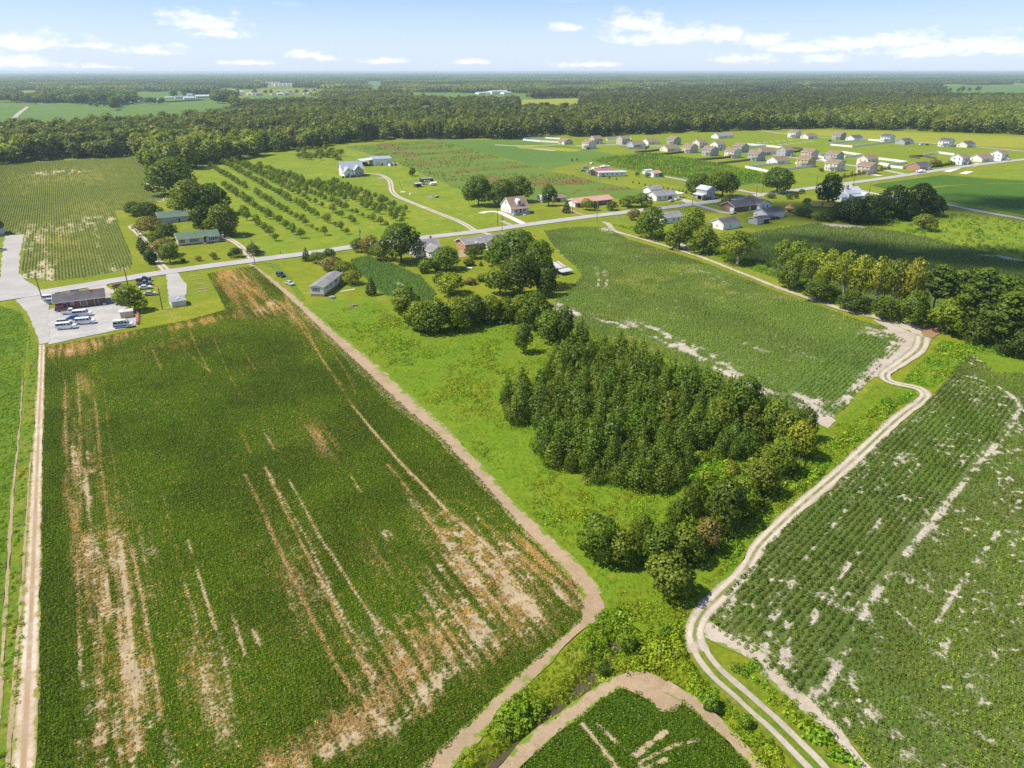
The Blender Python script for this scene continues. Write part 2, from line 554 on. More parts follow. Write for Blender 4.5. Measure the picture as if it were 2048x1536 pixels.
def asphalt():
    m, t, b = material('old_asphalt')
    p = world_pos(t)
    n1, n3 = t.noise(p, 0.15, 5, 0.6), t.noise(p, 6.0, 4, 0.7)
    u = t.m('ABSOLUTE', t.attr('u').outputs['Fac'])
    c = t.mix(t.step(n1, 0.3, 0.7), (0.300, 0.295, 0.305), (0.36, 0.355, 0.36))
    c = t.mix(t.step(t.m('ABSOLUTE', t.m('SUBTRACT', u, 0.45)), 0.05, 0.22, 0.30, 0.0), c, (0.25, 0.245, 0.25))      # worn wheel paths
    c = t.mix(t.step(t.m('ADD', u, t.m('MULTIPLY', t.m('SUBTRACT', n3, 0.5), 0.12)), 0.90, 1.0), c, (0.40, 0.36, 0.28))
    finish(t, b, c, 0.9, n3, 0.02, 0.2)
    return m


M_ROAD = asphalt()
M_WATER, _t, _b = material('ditch_water')
finish(_t, _b, (0.070, 0.056, 0.028), 0.15, _t.noise(world_pos(_t), 1.2, 3), 0.02, 0.5)

# ---------------------------------------------------------------- the ground, with the ditches cut into it
DITCH = smooth_line(PP([(915, 1600), (979, 1536), (1027, 1494), (1078, 1446), (1106, 1419), (1133, 1402), (1185, 1350), (1225, 1290), (1260, 1255)]), 1.0)
DITCH2 = smooth_line(PP([(1240, 1285), (1300, 1320), (1370, 1380), (1440, 1440), (1540, 1545)]), 1.0)


def ground_relief(xy):
    d = seg_dist(xy, DITCH)
    d2 = seg_dist(xy, DITCH2)
    z = -1.5 * (1 - sst(d, 0.5, 2.5)) - 0.7 * (1 - sst(d2, 0.3, 2.4))
    return z + (fbm(xy, 7, 3, 4) - 0.5) * 0.12 * np.clip(np.minimum(d, d2) / 3, 0.3, 1)


def build_ground():
    x0, x1, y0, y1, r = -200, 220, 44, 400, 1.2
    gx, gy = np.arange(x0, x1, r), np.arange(y0, y1, r)
    X, Y = np.meshgrid(gx, gy)
    g = np.c_[X.ravel(), Y.ravel()]
    nx, ny = len(gx), len(gy)
    z = np.zeros(len(g))
    near = (g[:, 0] > -40) & (g[:, 0] < 80) & (g[:, 1] < 110)
    z[near] = ground_relief(g[near])
    idx = np.arange(nx * ny).reshape(ny, nx)
    rim = np.r_[idx[0], idx[-1], idx[:, 0], idx[:, -1]]
    top = idx[-1]
    z[np.r_[top, idx[:, 0], idx[:, -1]]] = 0
    q = np.stack([idx[:-1, :-1], idx[:-1, 1:], idx[1:, 1:], idx[1:, :-1]], -1).reshape(-1, 4)
    X0, X1, Y0, Y1 = gx[0], gx[-1], gy[0], gy[-1]
    B = 70000.0
    ev = np.array([(X0, Y0), (X1, Y0), (X1, Y1), (X0, Y1), (-B, -B), (B, -B), (B, B), (-B, B)])
    n = len(g)
    eq = np.array([(n + 4, n + 5, n + 1, n), (n + 5, n + 6, n + 2, n + 1), (n + 6, n + 7, n + 3, n + 2), (n + 7, n + 4, n, n + 3)])
    v = np.vstack([np.c_[g, z], np.c_[ev, np.zeros(8)]])
    link('ground', fast_mesh('ground', v, np.vstack([q, eq]), [M_LAWN]), kind='structure')


build_ground()
w_line = DITCH[seg_dist(DITCH, PP([(860, 1660), (1133, 1402), (1230, 1290)])) < 30]
ribbon('ditch_water', w_line, 1.9, -1.1, M_WATER, 1.0, 0.3, smooth=False)

# ---------------------------------------------------------------- fields
F_BEAN = PP([(92, 694), (150, 684), (290, 657), (370, 642), (452, 620), (432, 580), (414, 548), (460, 538), (507, 533), (560, 580), (600, 616), (640, 656), (700, 712),
             (760, 768), (820, 824), (880, 872), (930, 926), (980, 982), (1040, 1050), (1100, 1108), (1150, 1160), (1168, 1205), (1165, 1240), (1100, 1300),
             (1000, 1385), (900, 1490), (820, 1570), (70, 1570), (78, 1400), (82, 1100), (88, 850)])
F_COTTON = PP([(1872, 782), (1846, 815), (1786, 863), (1696, 943), (1596, 1033), (1525, 1102), (1464, 1176), (1416, 1236), (1428, 1262), (1504, 1306), (1552, 1352),
               (1612, 1402), (1662, 1442), (1712, 1492), (1770, 1560), (2500, 1580), (2500, 800), (2300, 760), (2048, 748), (1990, 745), (1950, 712), (1915, 732), (1892, 760)])
F_MID = PP([(1088, 462), (1150, 454), (1212, 454), (1255, 479), (1330, 501), (1400, 523), (1480, 554), (1560, 586), (1640, 613), (1720, 641), (1770, 655), (1815, 685),
            (1785, 715), (1740, 760), (1690, 815), (1667, 836), (1615, 830), (1580, 832), (1500, 794), (1420, 752), (1330, 716), (1240, 690), (1170, 668), (1110, 640),
            (1100, 610), (1140, 578), (1165, 552), (1150, 532), (1125, 512), (1105, 490)])
F_TRI = PP([(1245, 1372), (1290, 1392), (1330, 1424), (1372, 1404), (1440, 1470), (1530, 1560), (1480, 1600), (1000, 1600), (1036, 1545), (1100, 1480), (1180, 1415)])
F_ROWS = PP([(-60, 332), (0, 330), (120, 322), (270, 315), (298, 340), (310, 372), (345, 393), (330, 402), (252, 420), (228, 421), (246, 470), (265, 522), (262, 538), (180, 552),
             (105, 562), (46, 556), (44, 520), (50, 468), (0, 466), (-60, 470)])
F_BACK = PP([(1395, 500), (1450, 478), (1500, 466), (1590, 452), (1640, 446), (1720, 452), (1800, 464), (1880, 482), (1960, 502), (2060, 524), (2300, 570), (2300, 660),
             (2048, 640), (1900, 640), (1860, 648), (1780, 632), (1700, 608), (1640, 588), (1560, 560), (1480, 530)])


def blobs(px, items):
    """soft ellipses given in photograph pixels: x, y, radius along, radius across, angle, strength"""
    s = np.zeros(len(px))
    for x, y, a, b, ang, k in items:
        c, n = math.cos(R(ang)), math.sin(R(ang))
        dx, dy = px[:, 0] - x, px[:, 1] - y
        d = ((dx * c + dy * n) / a) ** 2 + ((-dx * n + dy * c) / b) ** 2
        s = np.maximum(s, k * np.exp(-d * 1.2))
    return s


# the tractor lines of the bean field: pixels, width in metres, sand, straw
BEAN_LINES = [
    ([(560, 602), (600, 650), (640, 712), (705, 812), (760, 880), (830, 960)], 0.9, .40, .75),
    ([(612, 655), (640, 712), (690, 780)], 0.6, .35, .7), ([(640, 665), (690, 740), (712, 790)], 0.6, .3, .6),
    ([(705, 812), (740, 855), (800, 925), (850, 975), (905, 1035), (975, 1090), (1040, 1180)], 1.1, .75, .8),
    ([(775, 930), (825, 990), (870, 1060), (920, 1120), (990, 1205)], 0.9, .60, .8),
    ([(700, 950), (722, 985)], 0.8, .8, .6), ([(484, 868), (502, 906)], 0.8, .55, .8), ([(528, 866), (549, 900)], 0.7, .55, .7),
    ([(490, 950), (520, 1010), (548, 1075), (590, 1165), (640, 1265), (672, 1330), (708, 1385)], 0.8, .35, .85),
    ([(530, 935), (560, 1000), (600, 1080), (650, 1180), (690, 1265), (735, 1350), (745, 1375)], 0.8, .60, .85),
    ([(535, 940), (580, 1020), (620, 1090), (660, 1180), (690, 1245), (735, 1300)], 0.6, .9, .6),
    ([(576, 958), (605, 1010), (640, 1075), (690, 1150), (730, 1215), (765, 1265)], 0.7, .85, .6),
    ([(455, 690), (500, 790), (560, 900)], 0.4, .1, .35), ([(350, 660), (368, 700), (420, 745)], 0.7, .35, .6), ([(378, 660), (398, 705), (420, 745)], 0.7, .4, .7),
    ([(425, 670), (455, 745), (480, 790)], 0.5, .3, .6), ([(485, 700), (515, 745)], 0.5, .35, .6), ([(305, 700), (322, 740)], 0.9, .35, .6),
    ([(325, 985), (350, 1090), (368, 1170)], 0.5, .15, .5), ([(368, 1165), (390, 1230), (400, 1290)], 0.7, .70, .6),
    ([(375, 1080), (410, 1190), (440, 1285), (462, 1390)], 0.9, .85, .5), ([(465, 1230), (490, 1310)], 0.9, .75, .6), ([(404, 1335), (425, 1420)], 0.9, .75, .5),
    ([(450, 1460), (490, 1500), (540, 1530)], 1.3, .85, .5), ([(505, 1260), (520, 1290)], 1.2, .7, .6),
    ([(205, 760), (225, 905), (245, 1060), (258, 1090)], 0.6, .15, .45), ([(186, 760), (200, 900), (215, 1030), (228, 1130)], 0.7, .45, .7),
    ([(155, 745), (162, 870), (160, 1000), (158, 1170)], 0.8, .55, .7), ([(130, 760), (132, 900), (140, 1000), (150, 1100)], 0.7, .55, .7),
    ([(240, 1080), (258, 1240), (270, 1370), (275, 1500)], 1.4, .80, .7), ([(265, 1100), (290, 1230), (315, 1380), (320, 1440)], 0.9, .65, .7),
    ([(195, 1180), (205, 1330), (215, 1470)], 0.8, .55, .7), ([(150, 1100), (158, 1200), (160, 1300)], 0.7, .5, .7),
    ([(850, 1130), (900, 1200), (930, 1250)], 0.7, .6, .7), ([(620, 1000), (700, 1130), (760, 1230)], 0.4, .35, .4), ([(840, 935), (920, 1040), (985, 1105)], 0.4, .35, .5),
    ([(905, 1020), (960, 1080), (1010, 1135)], 0.6, .5, .6), ([(650, 690), (700, 755), (745, 815)], 0.4, .2, .5),
]
BEAN_LINES = [(PP(p), w, b, d) for p, w, b, d in BEAN_LINES]
BEAN_BARE = [(230, 1200, 180, 34, 82, .50), (175, 1000, 200, 26, 84, .50), (165, 1330, 150, 30, 86, .45), (145, 905, 80, 20, 80, .45), (265, 1340, 150, 30, 82, .58),
             (1000, 1170, 110, 45, 40, .42), (900, 1110, 110, 34, 42, .36), (1060, 1210, 60, 26, 45, .60), (930, 1290, 90, 40, -35, .60), (860, 1370, 120, 30, -33, .62),
             (760, 1440, 130, 24, -32, .60), (660, 1500, 110, 24, -30, .55), (780, 1080, 40, 16, 55, .6), (640, 1230, 60, 30, 60, .45), (740, 1260, 60, 40, 60, .42),
             (860, 1200, 60, 40, 50, .42), (430, 1420, 110, 50, 70, .38), (350, 1500, 90, 40, 80, .42), (1180, 1215, 40, 22, 60, .9), (1120, 1190, 50, 14, 60, .6),
             (130, 700, 45, 12, -8, .55), (180, 690, 40, 12, -8, .4), (540, 612, 60, 16, -25, .5), (470, 555, 60, 24, 40, .35), (330, 1280, 60, 40, 80, .40),
             (300, 1100, 80, 30, 80, .38), (830, 1010, 60, 20, 50, .35), (575, 625, 40, 20, 40, .35), (640, 880, 50, 25, 40, .25), (540, 880, 40, 20, 60, .25)]
BEAN_DEAD = [(150, 695, 90, 20, -8, .9), (240, 672, 60, 12, -10, .6), (480, 575, 90, 40, 45, .85), (540, 615, 90, 22, -10, .8), (400, 645, 120, 10, -12, .7), (170, 770, 40, 18, 60, .5),
             (850, 1310, 170, 70, -36, .72), (1000, 1180, 190, 80, 42, .66), (700, 1450, 200, 50, -33, .75), (1080, 1120, 90, 40, 45, .72), (230, 1250, 290, 80, 84, .50),
             (160, 1050, 330, 40, 84, .5), (1140, 1170, 60, 40, 60, .75), (640, 880, 70, 40, 40, .42), (560, 1080, 160, 30, 62, .28), (780, 1120, 130, 60, 50, .35), (600, 1180, 140, 50, 60, .35),
             (990, 1300, 80, 40, -35, .45), (400, 1350, 200, 90, 70, .35), (600, 640, 70, 22, 40, .5), (350, 690, 140, 20, -10, .3), (560, 1520, 120, 40, -25, .55)]


def bean_attr(xy):
    px = PX(xy)
    n, n2 = fbm(xy, 2.2, 4, 11), fbm(xy, 1, 4, 13, (11.0, 0.6))
    bare, dead = blobs(px, BEAN_BARE), blobs(px, BEAN_DEAD)
    streak = 0.55 * n + 0.75 * n2 - 0.15
    bare = bare * sst(streak, 0.28, 0.62) * 1.55
    dead = dead * (0.45 + 0.95 * sst(n2, 0.3, 0.65)) * 1.15
    wide = blobs(px, [(240, 1440, 200, 120, 88, .8), (240, 1250, 340, 110, 84, .8), (170, 950, 260, 60, 84, .6), (900, 1270, 300, 120, -30, .9), (980, 1150, 210, 110, 42, .95), (780, 1420, 220, 70, -32, .85), (620, 1180, 260, 140, 62, .45), (420, 1380, 200, 120, 75, .6), (1120, 1160, 80, 70, 50, .7)])
    bare = np.maximum(bare, wide * sst(fbm(xy, 1.0, 3, 15), .42, .66) * sst(n2, .33, .56) * 1.15)
    dead = np.maximum(dead, wide * sst(.5 * fbm(xy, 1.6, 3, 17) + .5 * n2, .36, .62) * .95)
    thin = sst(fbm(xy, 1, 2, 19, (26.0, 0.42)), .60, .74) * np.maximum(wide, .28 * blobs(px, [(600, 1000, 500, 330, 40, 1)]))
    bare = np.maximum(bare, thin * .62)
    dead = np.maximum(dead, thin * .85)
    for line, w, b, d in BEAN_LINES:
        k = 1 - sst(seg_dist(xy, line), w * 0.12, w * 0.48)
        along = sst(.75 * fbm(xy, 1, 3, 21, (9.0, 3.0)) + .25 * fbm(xy, .8, 2, 22) + 0.1, 0.32, 0.62)
        bare = np.maximum(bare, b * k * along)
        dead = np.maximum(dead, d * sst(k, 0, 0.6) * (0.5 + 0.5 * along))
    # the untouched headland along the left track and by the ditch
    clean = (1 - sst(seg_dist(xy, PP([(90, 740), (86, 1000), (82, 1300), (80, 1540)])), 2.2, 3.4))
    bare *= 1 - 0.95 * clean
    dead = np.maximum(dead * (1 - 0.9 * clean), sst(fbm(xy, 30, 4, 31), 0.62, 0.8) * 0.30 * (1 - clean))
    return {'bare': np.clip(bare, 0, 1), 'dead': np.clip(dead, 0, 1)}


COT_LINES = [([(1760, 1040), (1690, 1140), (1640, 1200), (1625, 1250)], 1.1, .9), ([(1700, 1010), (1600, 1130), (1570, 1200), (1555, 1230)], 0.8, .75),
             ([(1580, 1240), (1570, 1290), (1575, 1350)], 1.5, 1.0), ([(1545, 1235), (1530, 1290), (1525, 1320)], 1.3, .9), ([(1900, 1200), (1930, 1155), (1985, 1080), (2040, 1000)], 0.9, .7),
             ([(1860, 1270), (1900, 1200)], 0.8, .7), ([(1600, 1270), (1680, 1350), (1760, 1430), (1830, 1500)], 0.7, .6), ([(1900, 1420), (1960, 1470), (2010, 1500)], 0.9, .8),
             ([(1700, 1120), (1800, 1230), (1870, 1290)], 0.7, .6), ([(1870, 1290), (1880, 1310), (1890, 1280)], 1.4, .9), ([(1640, 1000), (1760, 890), (1850, 830)], 0.8, .6),
             ([(1700, 1210), (1780, 1290), (1820, 1340)], 0.7, .5), ([(1840, 1130), (1920, 1230), (2000, 1320)], 0.6, .5), ([(1720, 1400), (1740, 1430)], 1.4, .9),
             ([(1640, 1300), (1700, 1350), (1720, 1400)], 0.9, .6), ([(1800, 1030), (1850, 1100), (1900, 1140)], 0.8, .5)]
COT_LINES = [(PP(p), w, b) for p, w, b in COT_LINES]
COT_BARE = [(1545, 1290, 80, 40, 60, .75), (1610, 1330, 60, 30, 60, .5), (1700, 1240, 70, 40, 30, .50), (1880, 1080, 120, 60, 30, .42), (1830, 1190, 130, 50, 35, .46), (1700, 1330, 90, 50, 40, .42),
            (1880, 1380, 120, 40, 40, .46), (1990, 1180, 90, 60, 30, .4), (1940, 720, 60, 12, 10, .9), (2010, 738, 60, 10, 6, .9), (1890, 850, 70, 14, -45, .55), (1800, 920, 110, 16, -45, .45),
            (1780, 1470, 140, 40, 45, .45), (1960, 1480, 90, 50, 30, .5), (2000, 930, 60, 60, 0, .3), (1650, 1200, 60, 24, 30, .5), (1500, 1290, 60, 16, 40, .85), (1690, 1480, 60, 14, 45, .7)]
COT_HEAD = PP([(1880, 785), (1852, 817), (1793, 867), (1704, 947), (1604, 1037), (1534, 1107), (1474, 1182), (1428, 1240)])


def cotton_attr(xy):
    px = PX(xy)
    n, n2 = fbm(xy, 1.8, 4, 41), fbm(xy, 1, 4, 43, (5.0, 1.3))
    bare = np.maximum(np.maximum(blobs(px, COT_BARE), 0.28) * sst(0.6 * n + 0.5 * n2, 0.52, 0.74) * 1.5, 0.85 * sst(fbm(xy, .85, 3, 45), .57, .70) * sst(fbm(xy, 9, 3, 46), .34, .55))
    for line, w, b in COT_LINES:
        bare = np.maximum(bare, b * (1 - sst(seg_dist(xy, line), w * 0.15, w * 0.8)) * sst(fbm(xy, 1.3, 3, 47), 0.34, 0.62) * 1.15)
    hd = seg_dist(xy, COT_HEAD)
    head = (hd < 15)
    bare = np.where(head, bare * 0.85, bare)
    gap = np.abs(hd - 15.5)
    bare = np.maximum(bare, 0.75 * (1 - sst(gap, 0.3, 0.9)) * sst(n, 0.3, 0.55))
    return {'bare': np.clip(bare, 0, 1), 'dead': sst(fbm(xy, 12, 4, 49), 0.55, 0.75) * 0.35}


MID_BARE = [(1370, 695, 130, 16, 24, .85), (1480, 760, 120, 14, 27, .75), (1250, 655, 80, 10, 20, .6), (1130, 620, 40, 10, 20, .75), (1720, 770, 90, 18, -48, .75), (1640, 815, 70, 18, 20, .9),
            (1590, 705, 50, 5, 15, .7), (1760, 665, 40, 12, 10, .7), (1790, 690, 30, 14, -40, .7), (1420, 552, 60, 14, 20, .35), (1110, 500, 50, 6, 40, .4), (1200, 490, 40, 8, 25, .3), (1500, 690, 60, 6, 22, .5),
            (1215, 460, 30, 8, 20, .5)]
MID_HEAD = PP([(1820, 680), (1785, 715), (1740, 760), (1690, 815), (1667, 836)])


def mid_attr(xy):
    px = PX(xy)
    n, n2 = fbm(xy, 2.2, 4, 51), fbm(xy, 1, 4, 53, (7.0, 1.2))
    bare = np.maximum(np.maximum(blobs(px, MID_BARE), 0.10) * sst(0.5 * n + 0.6 * n2, 0.42, 0.70) * 2.0, .5 * sst(fbm(xy, 1.4, 3, 55), .62, .76))
    for p, w in ((([(1190, 535), (1198, 555), (1196, 572)]), 0.8), (([(1208, 540), (1214, 556), (1211, 574)]), 0.8)):
        bare = np.maximum(bare, .8 * (1 - sst(seg_dist(xy, PP(p)), w * .3, w)) * sst(n, .3, .5))
    return {'bare': np.clip(bare, 0, 1), 'dead': np.maximum(sst(fbm(xy, 14, 4, 57), 0.52, 0.78) * 0.5, blobs(px, [(1260, 500, 60, 20, 25, .35)]))}


TRI_LINES = [(PP([(1165, 1450), (1200, 1490), (1235, 1540)]), .5, .8), (PP([(1195, 1450), (1260, 1510), (1290, 1545)]), .45, .7), (PP([(1265, 1515), (1310, 1480), (1330, 1465)]), .6, .9),
             (PP([(1270, 1530), (1350, 1490), (1400, 1480)]), .4, .6), (PP([(1290, 1540), (1330, 1520)]), .5, .8)]


def tri_attr(xy):
    bare = np.zeros(len(xy))
    n = fbm(xy, 1.6, 3, 61)
    for line, w, b in TRI_LINES:
        bare = np.maximum(bare, b * (1 - sst(seg_dist(xy, line), w * .3, w)) * sst(n, .25, .5) * 1.2)
    return {'bare': np.clip(bare, 0, 1), 'dead': np.clip(bare * .9, 0, 1)}


def rows_attr(xy):
    px = PX(xy)
    n2 = fbm(xy, 1, 4, 73, (9.0, 1.1))
    bare = blobs(px, [(150, 450, 150, 22, -8, .55), (85, 520, 50, 14, 90, .6), (60, 550, 60, 12, -8, .95), (230, 548, 40, 16, -8, .9), (195, 480, 80, 10, 85, .5), (60, 480, 40, 40, 0, .7),
                      (120, 345, 90, 5, -3, .8), (300, 372, 20, 14, 60, .9), (330, 398, 30, 10, 0, .8), (45, 350, 30, 20, 60, .35), (220, 440, 30, 12, 0, .6), (100, 540, 14, 40, 0, .9)]) * sst(n2, 0.34, 0.62) * 1.5
    dead = blobs(px, [(120, 355, 200, 30, -4, .55), (180, 420, 160, 40, -8, .40), (120, 480, 130, 60, 0, .5), (40, 380, 60, 30, 0, .4)]) * (0.4 + sst(n2, .3, .7))
    return {'bare': np.clip(bare, 0, 1), 'dead': np.clip(dead, 0, 1)}


def back_attr(xy):
    px = PX(xy)
    n = fbm(xy, 5, 4, 83)
    bare = blobs(px, [(1680, 449, 44, 6, 4, 1.3), (1715, 453, 26, 4, 8, .8), (2030, 515, 40, 7, 6, 1.3), (1980, 512, 40, 4, 6, .6)]) * (0.75 + 0.5 * n)
    return {'bare': np.clip(bare, 0, 1), 'dead': sst(fbm(xy, 40, 4, 87), .5, .75) * .45}


def fallow_attr(xy):
    n = fbm(xy, 1, 5, 93, (14, 60))
    px = PX(xy)
    k = blobs(px, [(800, 300, 70, 10, 20, .9), (870, 300, 60, 8, 10, .5), (980, 355, 130, 12, 20, .55), (1180, 372, 90, 12, 14, .60), (1000, 330, 200, 14, 16, .5), (1090, 372, 90, 10, 18, .6)])
    return {'dead': np.clip(k * sst(n, .3, .62) * 1.1 + .55 * sst(n, .56, .75), 0, 1), 'bare': np.zeros(len(xy))}


BEAN_RELIEF = lambda xy: (fbm(xy, 6, 3, 3) - .5) * .1
sheet('bean_field', F_BEAN, 0.06, M_BEAN, 0.4, 0.25, bean_attr, seed=1)
sheet('cotton_field', F_COTTON, 0.06, M_COTTON_NEAR, 0.5, 0.3, cotton_attr, seed=2)
sheet('cotton_field', F_MID, 0.06, M_COTTON, 1.0, 0.4, mid_attr, seed=3)
sheet('bean_field', F_TRI, 0.06, M_BEAN, 0.35, 0.3, tri_attr, seed=4)
sheet('row_crop_field', F_ROWS, 0.06, M_CORN, 1.5, 0.5, rows_attr, seed=5)
sheet('back_field', F_BACK, 0.06, M_COTTON, 2.5, 0.8, back_attr, seed=6)
sheet('crop_strip', PP([(-400, 596), (0, 612), (40, 622), (56, 655), (50, 720), (40, 850), (22, 1000), (8, 1200), (-6, 1400), (-20, 1580), (-420, 1580)]), 0.06, M_STRIP, 2.0, 0.3, seed=7)
sheet('meadow', PP([(598, 614), (640, 600), (690, 600), (745, 598), (800, 622), (850, 660), (900, 664), (1000, 640), (1040, 640), (1110, 640), (1180, 655), (1330, 690), (1500, 770), (1600, 830),
                    (1650, 862), (1700, 812), (1752, 762), (1790, 772), (1832, 782), (1840, 800), (1720, 900), (1600, 1010), (1500, 1110), (1400, 1225), (1382, 1280), (1300, 1280), (1215, 1215),
                    (1160, 1135), (1100, 1085), (1000, 975), (900, 865), (800, 780), (700, 685), (640, 638)]), 0.03, M_MEADOW, 3.0, 0.8, seed=8)
sheet('meadow', PP([(1795, 770), (1850, 712), (1890, 690), (1960, 690), (2060, 712), (2300, 730), (2300, 762), (2050, 745), (1990, 742), (1950, 706), (1900, 750), (1872, 778)]), 0.03, M_MEADOW, 3, 0.8, seed=9)
sheet('orchard_lawn', PP([(405, 330), (480, 322), (560, 300), (690, 290), (780, 322), (880, 362), (1000, 412), (1000, 440), (950, 462), (830, 472), (700, 490), (640, 499), (520, 516), (492, 512),
                          (455, 470), (420, 440), (404, 380)]), 0.03, M_ORCHARD, 6, 1.0, seed=10)
sheet('garden_plot', PP([(700, 520), (735, 512), (790, 530), (840, 552), (872, 588), (850, 612), (800, 600), (760, 585), (735, 560), (712, 540)]), 0.07, M_COTTON, 1.5, 0.5,
      lambda xy: {'bare': .9 * (1 - sst(seg_dist(xy, PP([(790, 565), (806, 571)])), .3, .9)), 'dead': np.zeros(len(xy))}, seed=11)
sheet('fallow_field', PP([(690, 293), (780, 285), (880, 279), (930, 298), (1010, 318), (1100, 342), (1200, 365), (1310, 386), (1280, 396), (1180, 394), (1100, 400), (1060, 408), (1000, 410), (960, 400),
                          (880, 361), (780, 321)]), 0.08, M_FALLOW, 6, 2.0, fallow_attr, seed=12)
sheet('rough_pasture', PP([(880, 279), (1050, 281), (1120, 292), (1180, 300), (1240, 312), (1180, 322), (1140, 326), (1100, 340), (1010, 316), (930, 297)]), 0.05, M_FARFIELD, 8, 2.0, seed=13)
sheet('village_lawn', PP([(1050, 279), (1250, 271), (1420, 268), (1530, 265), (1640, 272), (1720, 280), (1900, 293), (2300, 318), (2300, 290), (2300, 300), (2080, 322), (1900, 334), (1810, 346),
                          (1700, 366), (1560, 383), (1400, 350), (1300, 306), (1240, 311), (1180, 299), (1120, 290)]), 0.05, M_SUBLAWN, 8, 1.0, seed=14)
sheet('yellow_field', PP([(1540, 267), (1640, 260), (1800, 264), (2048, 274), (2400, 292), (2400, 318), (2048, 297), (1900, 290), (1720, 278), (1620, 270)]), 0.08, M_YELLOW, 12, 2.0, seed=15)
sheet('dense_bean_field', PP([(1738, 370), (1884, 350), (1994, 359), (2100, 364), (2100, 366), (1970, 366), (1862, 372), (1808, 379), (1770, 378)]), 0.08, M_DARKFIELD, 6, 1.5, seed=16)
sheet('dense_bean_field', PP([(1862, 376), (1950, 367), (2060, 367), (2300, 380), (2300, 470), (2060, 432), (1967, 414), (1893, 402), (1850, 385)]), 0.08, M_DARKFIELD, 6, 1.5, seed=17)
sheet('bright_meadow', PP([(1900, 350), (1960, 342), (2060, 328), (2400, 290), (2400, 370), (2060, 362), (1994, 357)]), 0.06, M_ORCHARD, 8, 1.5, seed=18)
sheet('wet_meadow', PP([(1760, 452), (1800, 440), (1850, 425), (1900, 420), (1960, 430), (2060, 448), (2300, 490), (2300, 560), (2060, 520), (1960, 500), (1880, 480), (1800, 462)]), 0.04, M_ORCHARD, 5, 1.5, seed=19)
sheet('shrub_field_ground', PP([(1175, 320), (1300, 306), (1400, 320), (1480, 337), (1545, 352), (1530, 368), (1460, 372), (1400, 362), (1320, 350), (1230, 336)]), 0.07, M_FARFIELD, 6, 1.5, seed=20)

# paths, tracks, drives and the road
ribbon('dirt_strip', PP([(500, 528), (560, 575), (600, 613), (640, 652), (700, 706), (760, 762), (820, 818), (880, 866), (930, 918), (980, 974), (1040, 1038), (1100, 1094), (1150, 1142), (1190, 1192)]),
       [1.8, 2.2, 2.8, 3.8, 4.8, 6.0, 5.8, 4.2, 3.2, 2.8], 0.10, M_STRIPSOIL, 1.2, 0.8, 12, seed=21)
ribbon('field_edge_path', PP([(800, 1600), (870, 1536), (915, 1494), (1005, 1400), (1100, 1308), (1170, 1245), (1202, 1212)]), [2.8, 2.7, 2.2, 1.8, 1.4, 1.8], 0.10, M_STRIPSOIL, 1.0, 0.5, 12, seed=22)
ribbon('field_edge_path', PP([(985, 1570), (1035, 1520), (1105, 1455), (1180, 1400), (1238, 1362), (1290, 1352)]), [2.3, 2.2, 1.9, 1.8, 2.4], 0.10, M_STRIPSOIL, 1.0, 0.5, 12, seed=23)
sheet('sand_patch', PP([(1232, 1356), (1292, 1342), (1372, 1392), (1352, 1424), (1320, 1424), (1288, 1394), (1246, 1376)]), 0.13, M_TAN, 0.8, 0.5, seed=24)
sheet('sand_patch', PP([(1165, 1205), (1190, 1170), (1208, 1215), (1195, 1250), (1165, 1245)]), 0.13, M_TAN, 0.8, 0.4, seed=25)
ribbon('field_edge_path', PP([(1330, 1372), (1375, 1398), (1440, 1455), (1535, 1555)]), [2.2, 1.7, 1.4], 0.16, M_STRIPSOIL, 1.0, 0.5, 12, seed=26)
TRACK = PP([(1846, 674), (1838, 699), (1800, 728), (1772, 748), (1776, 762), (1800, 769), (1836, 777), (1850, 790), (1838, 806), (1809, 827), (1771, 860), (1718, 910), (1668, 955), (1614, 1001), (1573, 1038),
            (1519, 1092), (1487, 1145), (1445, 1187), (1406, 1226), (1390, 1258), (1391, 1284), (1400, 1305)])
RUTS = PP([(1391, 1284), (1407, 1315), (1434, 1348), (1471, 1381), (1513, 1419), (1554, 1456), (1595, 1497), (1633, 1535), (1680, 1590)])
ribbon('dirt_track', TRACK, [4.2, 3.6, 3.0, 2.7, 2.6, 2.8, 2.8, 2.5, 2.4, 2.4, 2.5, 2.7], 0.14, M_TRACK, 1.0, 0.6, 12, seed=27)
sheet('track_verge', np.vstack([RUTS + np.array([[-1.5, -.9]]), (RUTS + np.array([[1.5, .9]]))[::-1]]), 0.11, M_VERGE, 0.8, 0.3, seed=133)
for k_ in (-.85, .85):
    ribbon('wheel_rut', RUTS + np.array([[.85, .5]]) * k_, 0.75, 0.15, M_SAND, 0.8, 0.16, 4, seed=int(140 + k_ * 10))
ribbon('dirt_track', PP([(1205, 444), (1216, 448), (1229, 462), (1262, 472), (1330, 492), (1400, 514), (1480, 545), (1560, 577), (1640, 604), (1700, 623), (1745, 633), (1790, 645), (1850, 672)]),
       [3.4, 2.9, 2.2, 2.2, 2.4, 2.6, 3.2, 4.4], 0.12, M_SANDE, 1.5, 0.4, 12, seed=28)
sheet('sand_patch', PP([(1745, 640), (1790, 640), (1850, 655), (1868, 672), (1852, 694), (1815, 722), (1775, 752), (1735, 756), (1700, 785), (1690, 790), (1745, 735), (1800, 690), (1790, 668)]), 0.10, M_SAND, 1.2, 0.8, seed=29)
sheet('sand_patch', PP([(1840, 655), (1880, 656), (1886, 664), (1862, 678), (1845, 672)]), 0.155, M_BROWNSOIL, 1.0, 0.4, seed=30)
sheet('sand_patch', PP([(1585, 803), (1625, 812), (1662, 828), (1672, 842), (1658, 860), (1640, 852), (1600, 822)]), 0.12, M_SAND, 0.9, 0.6, seed=31)
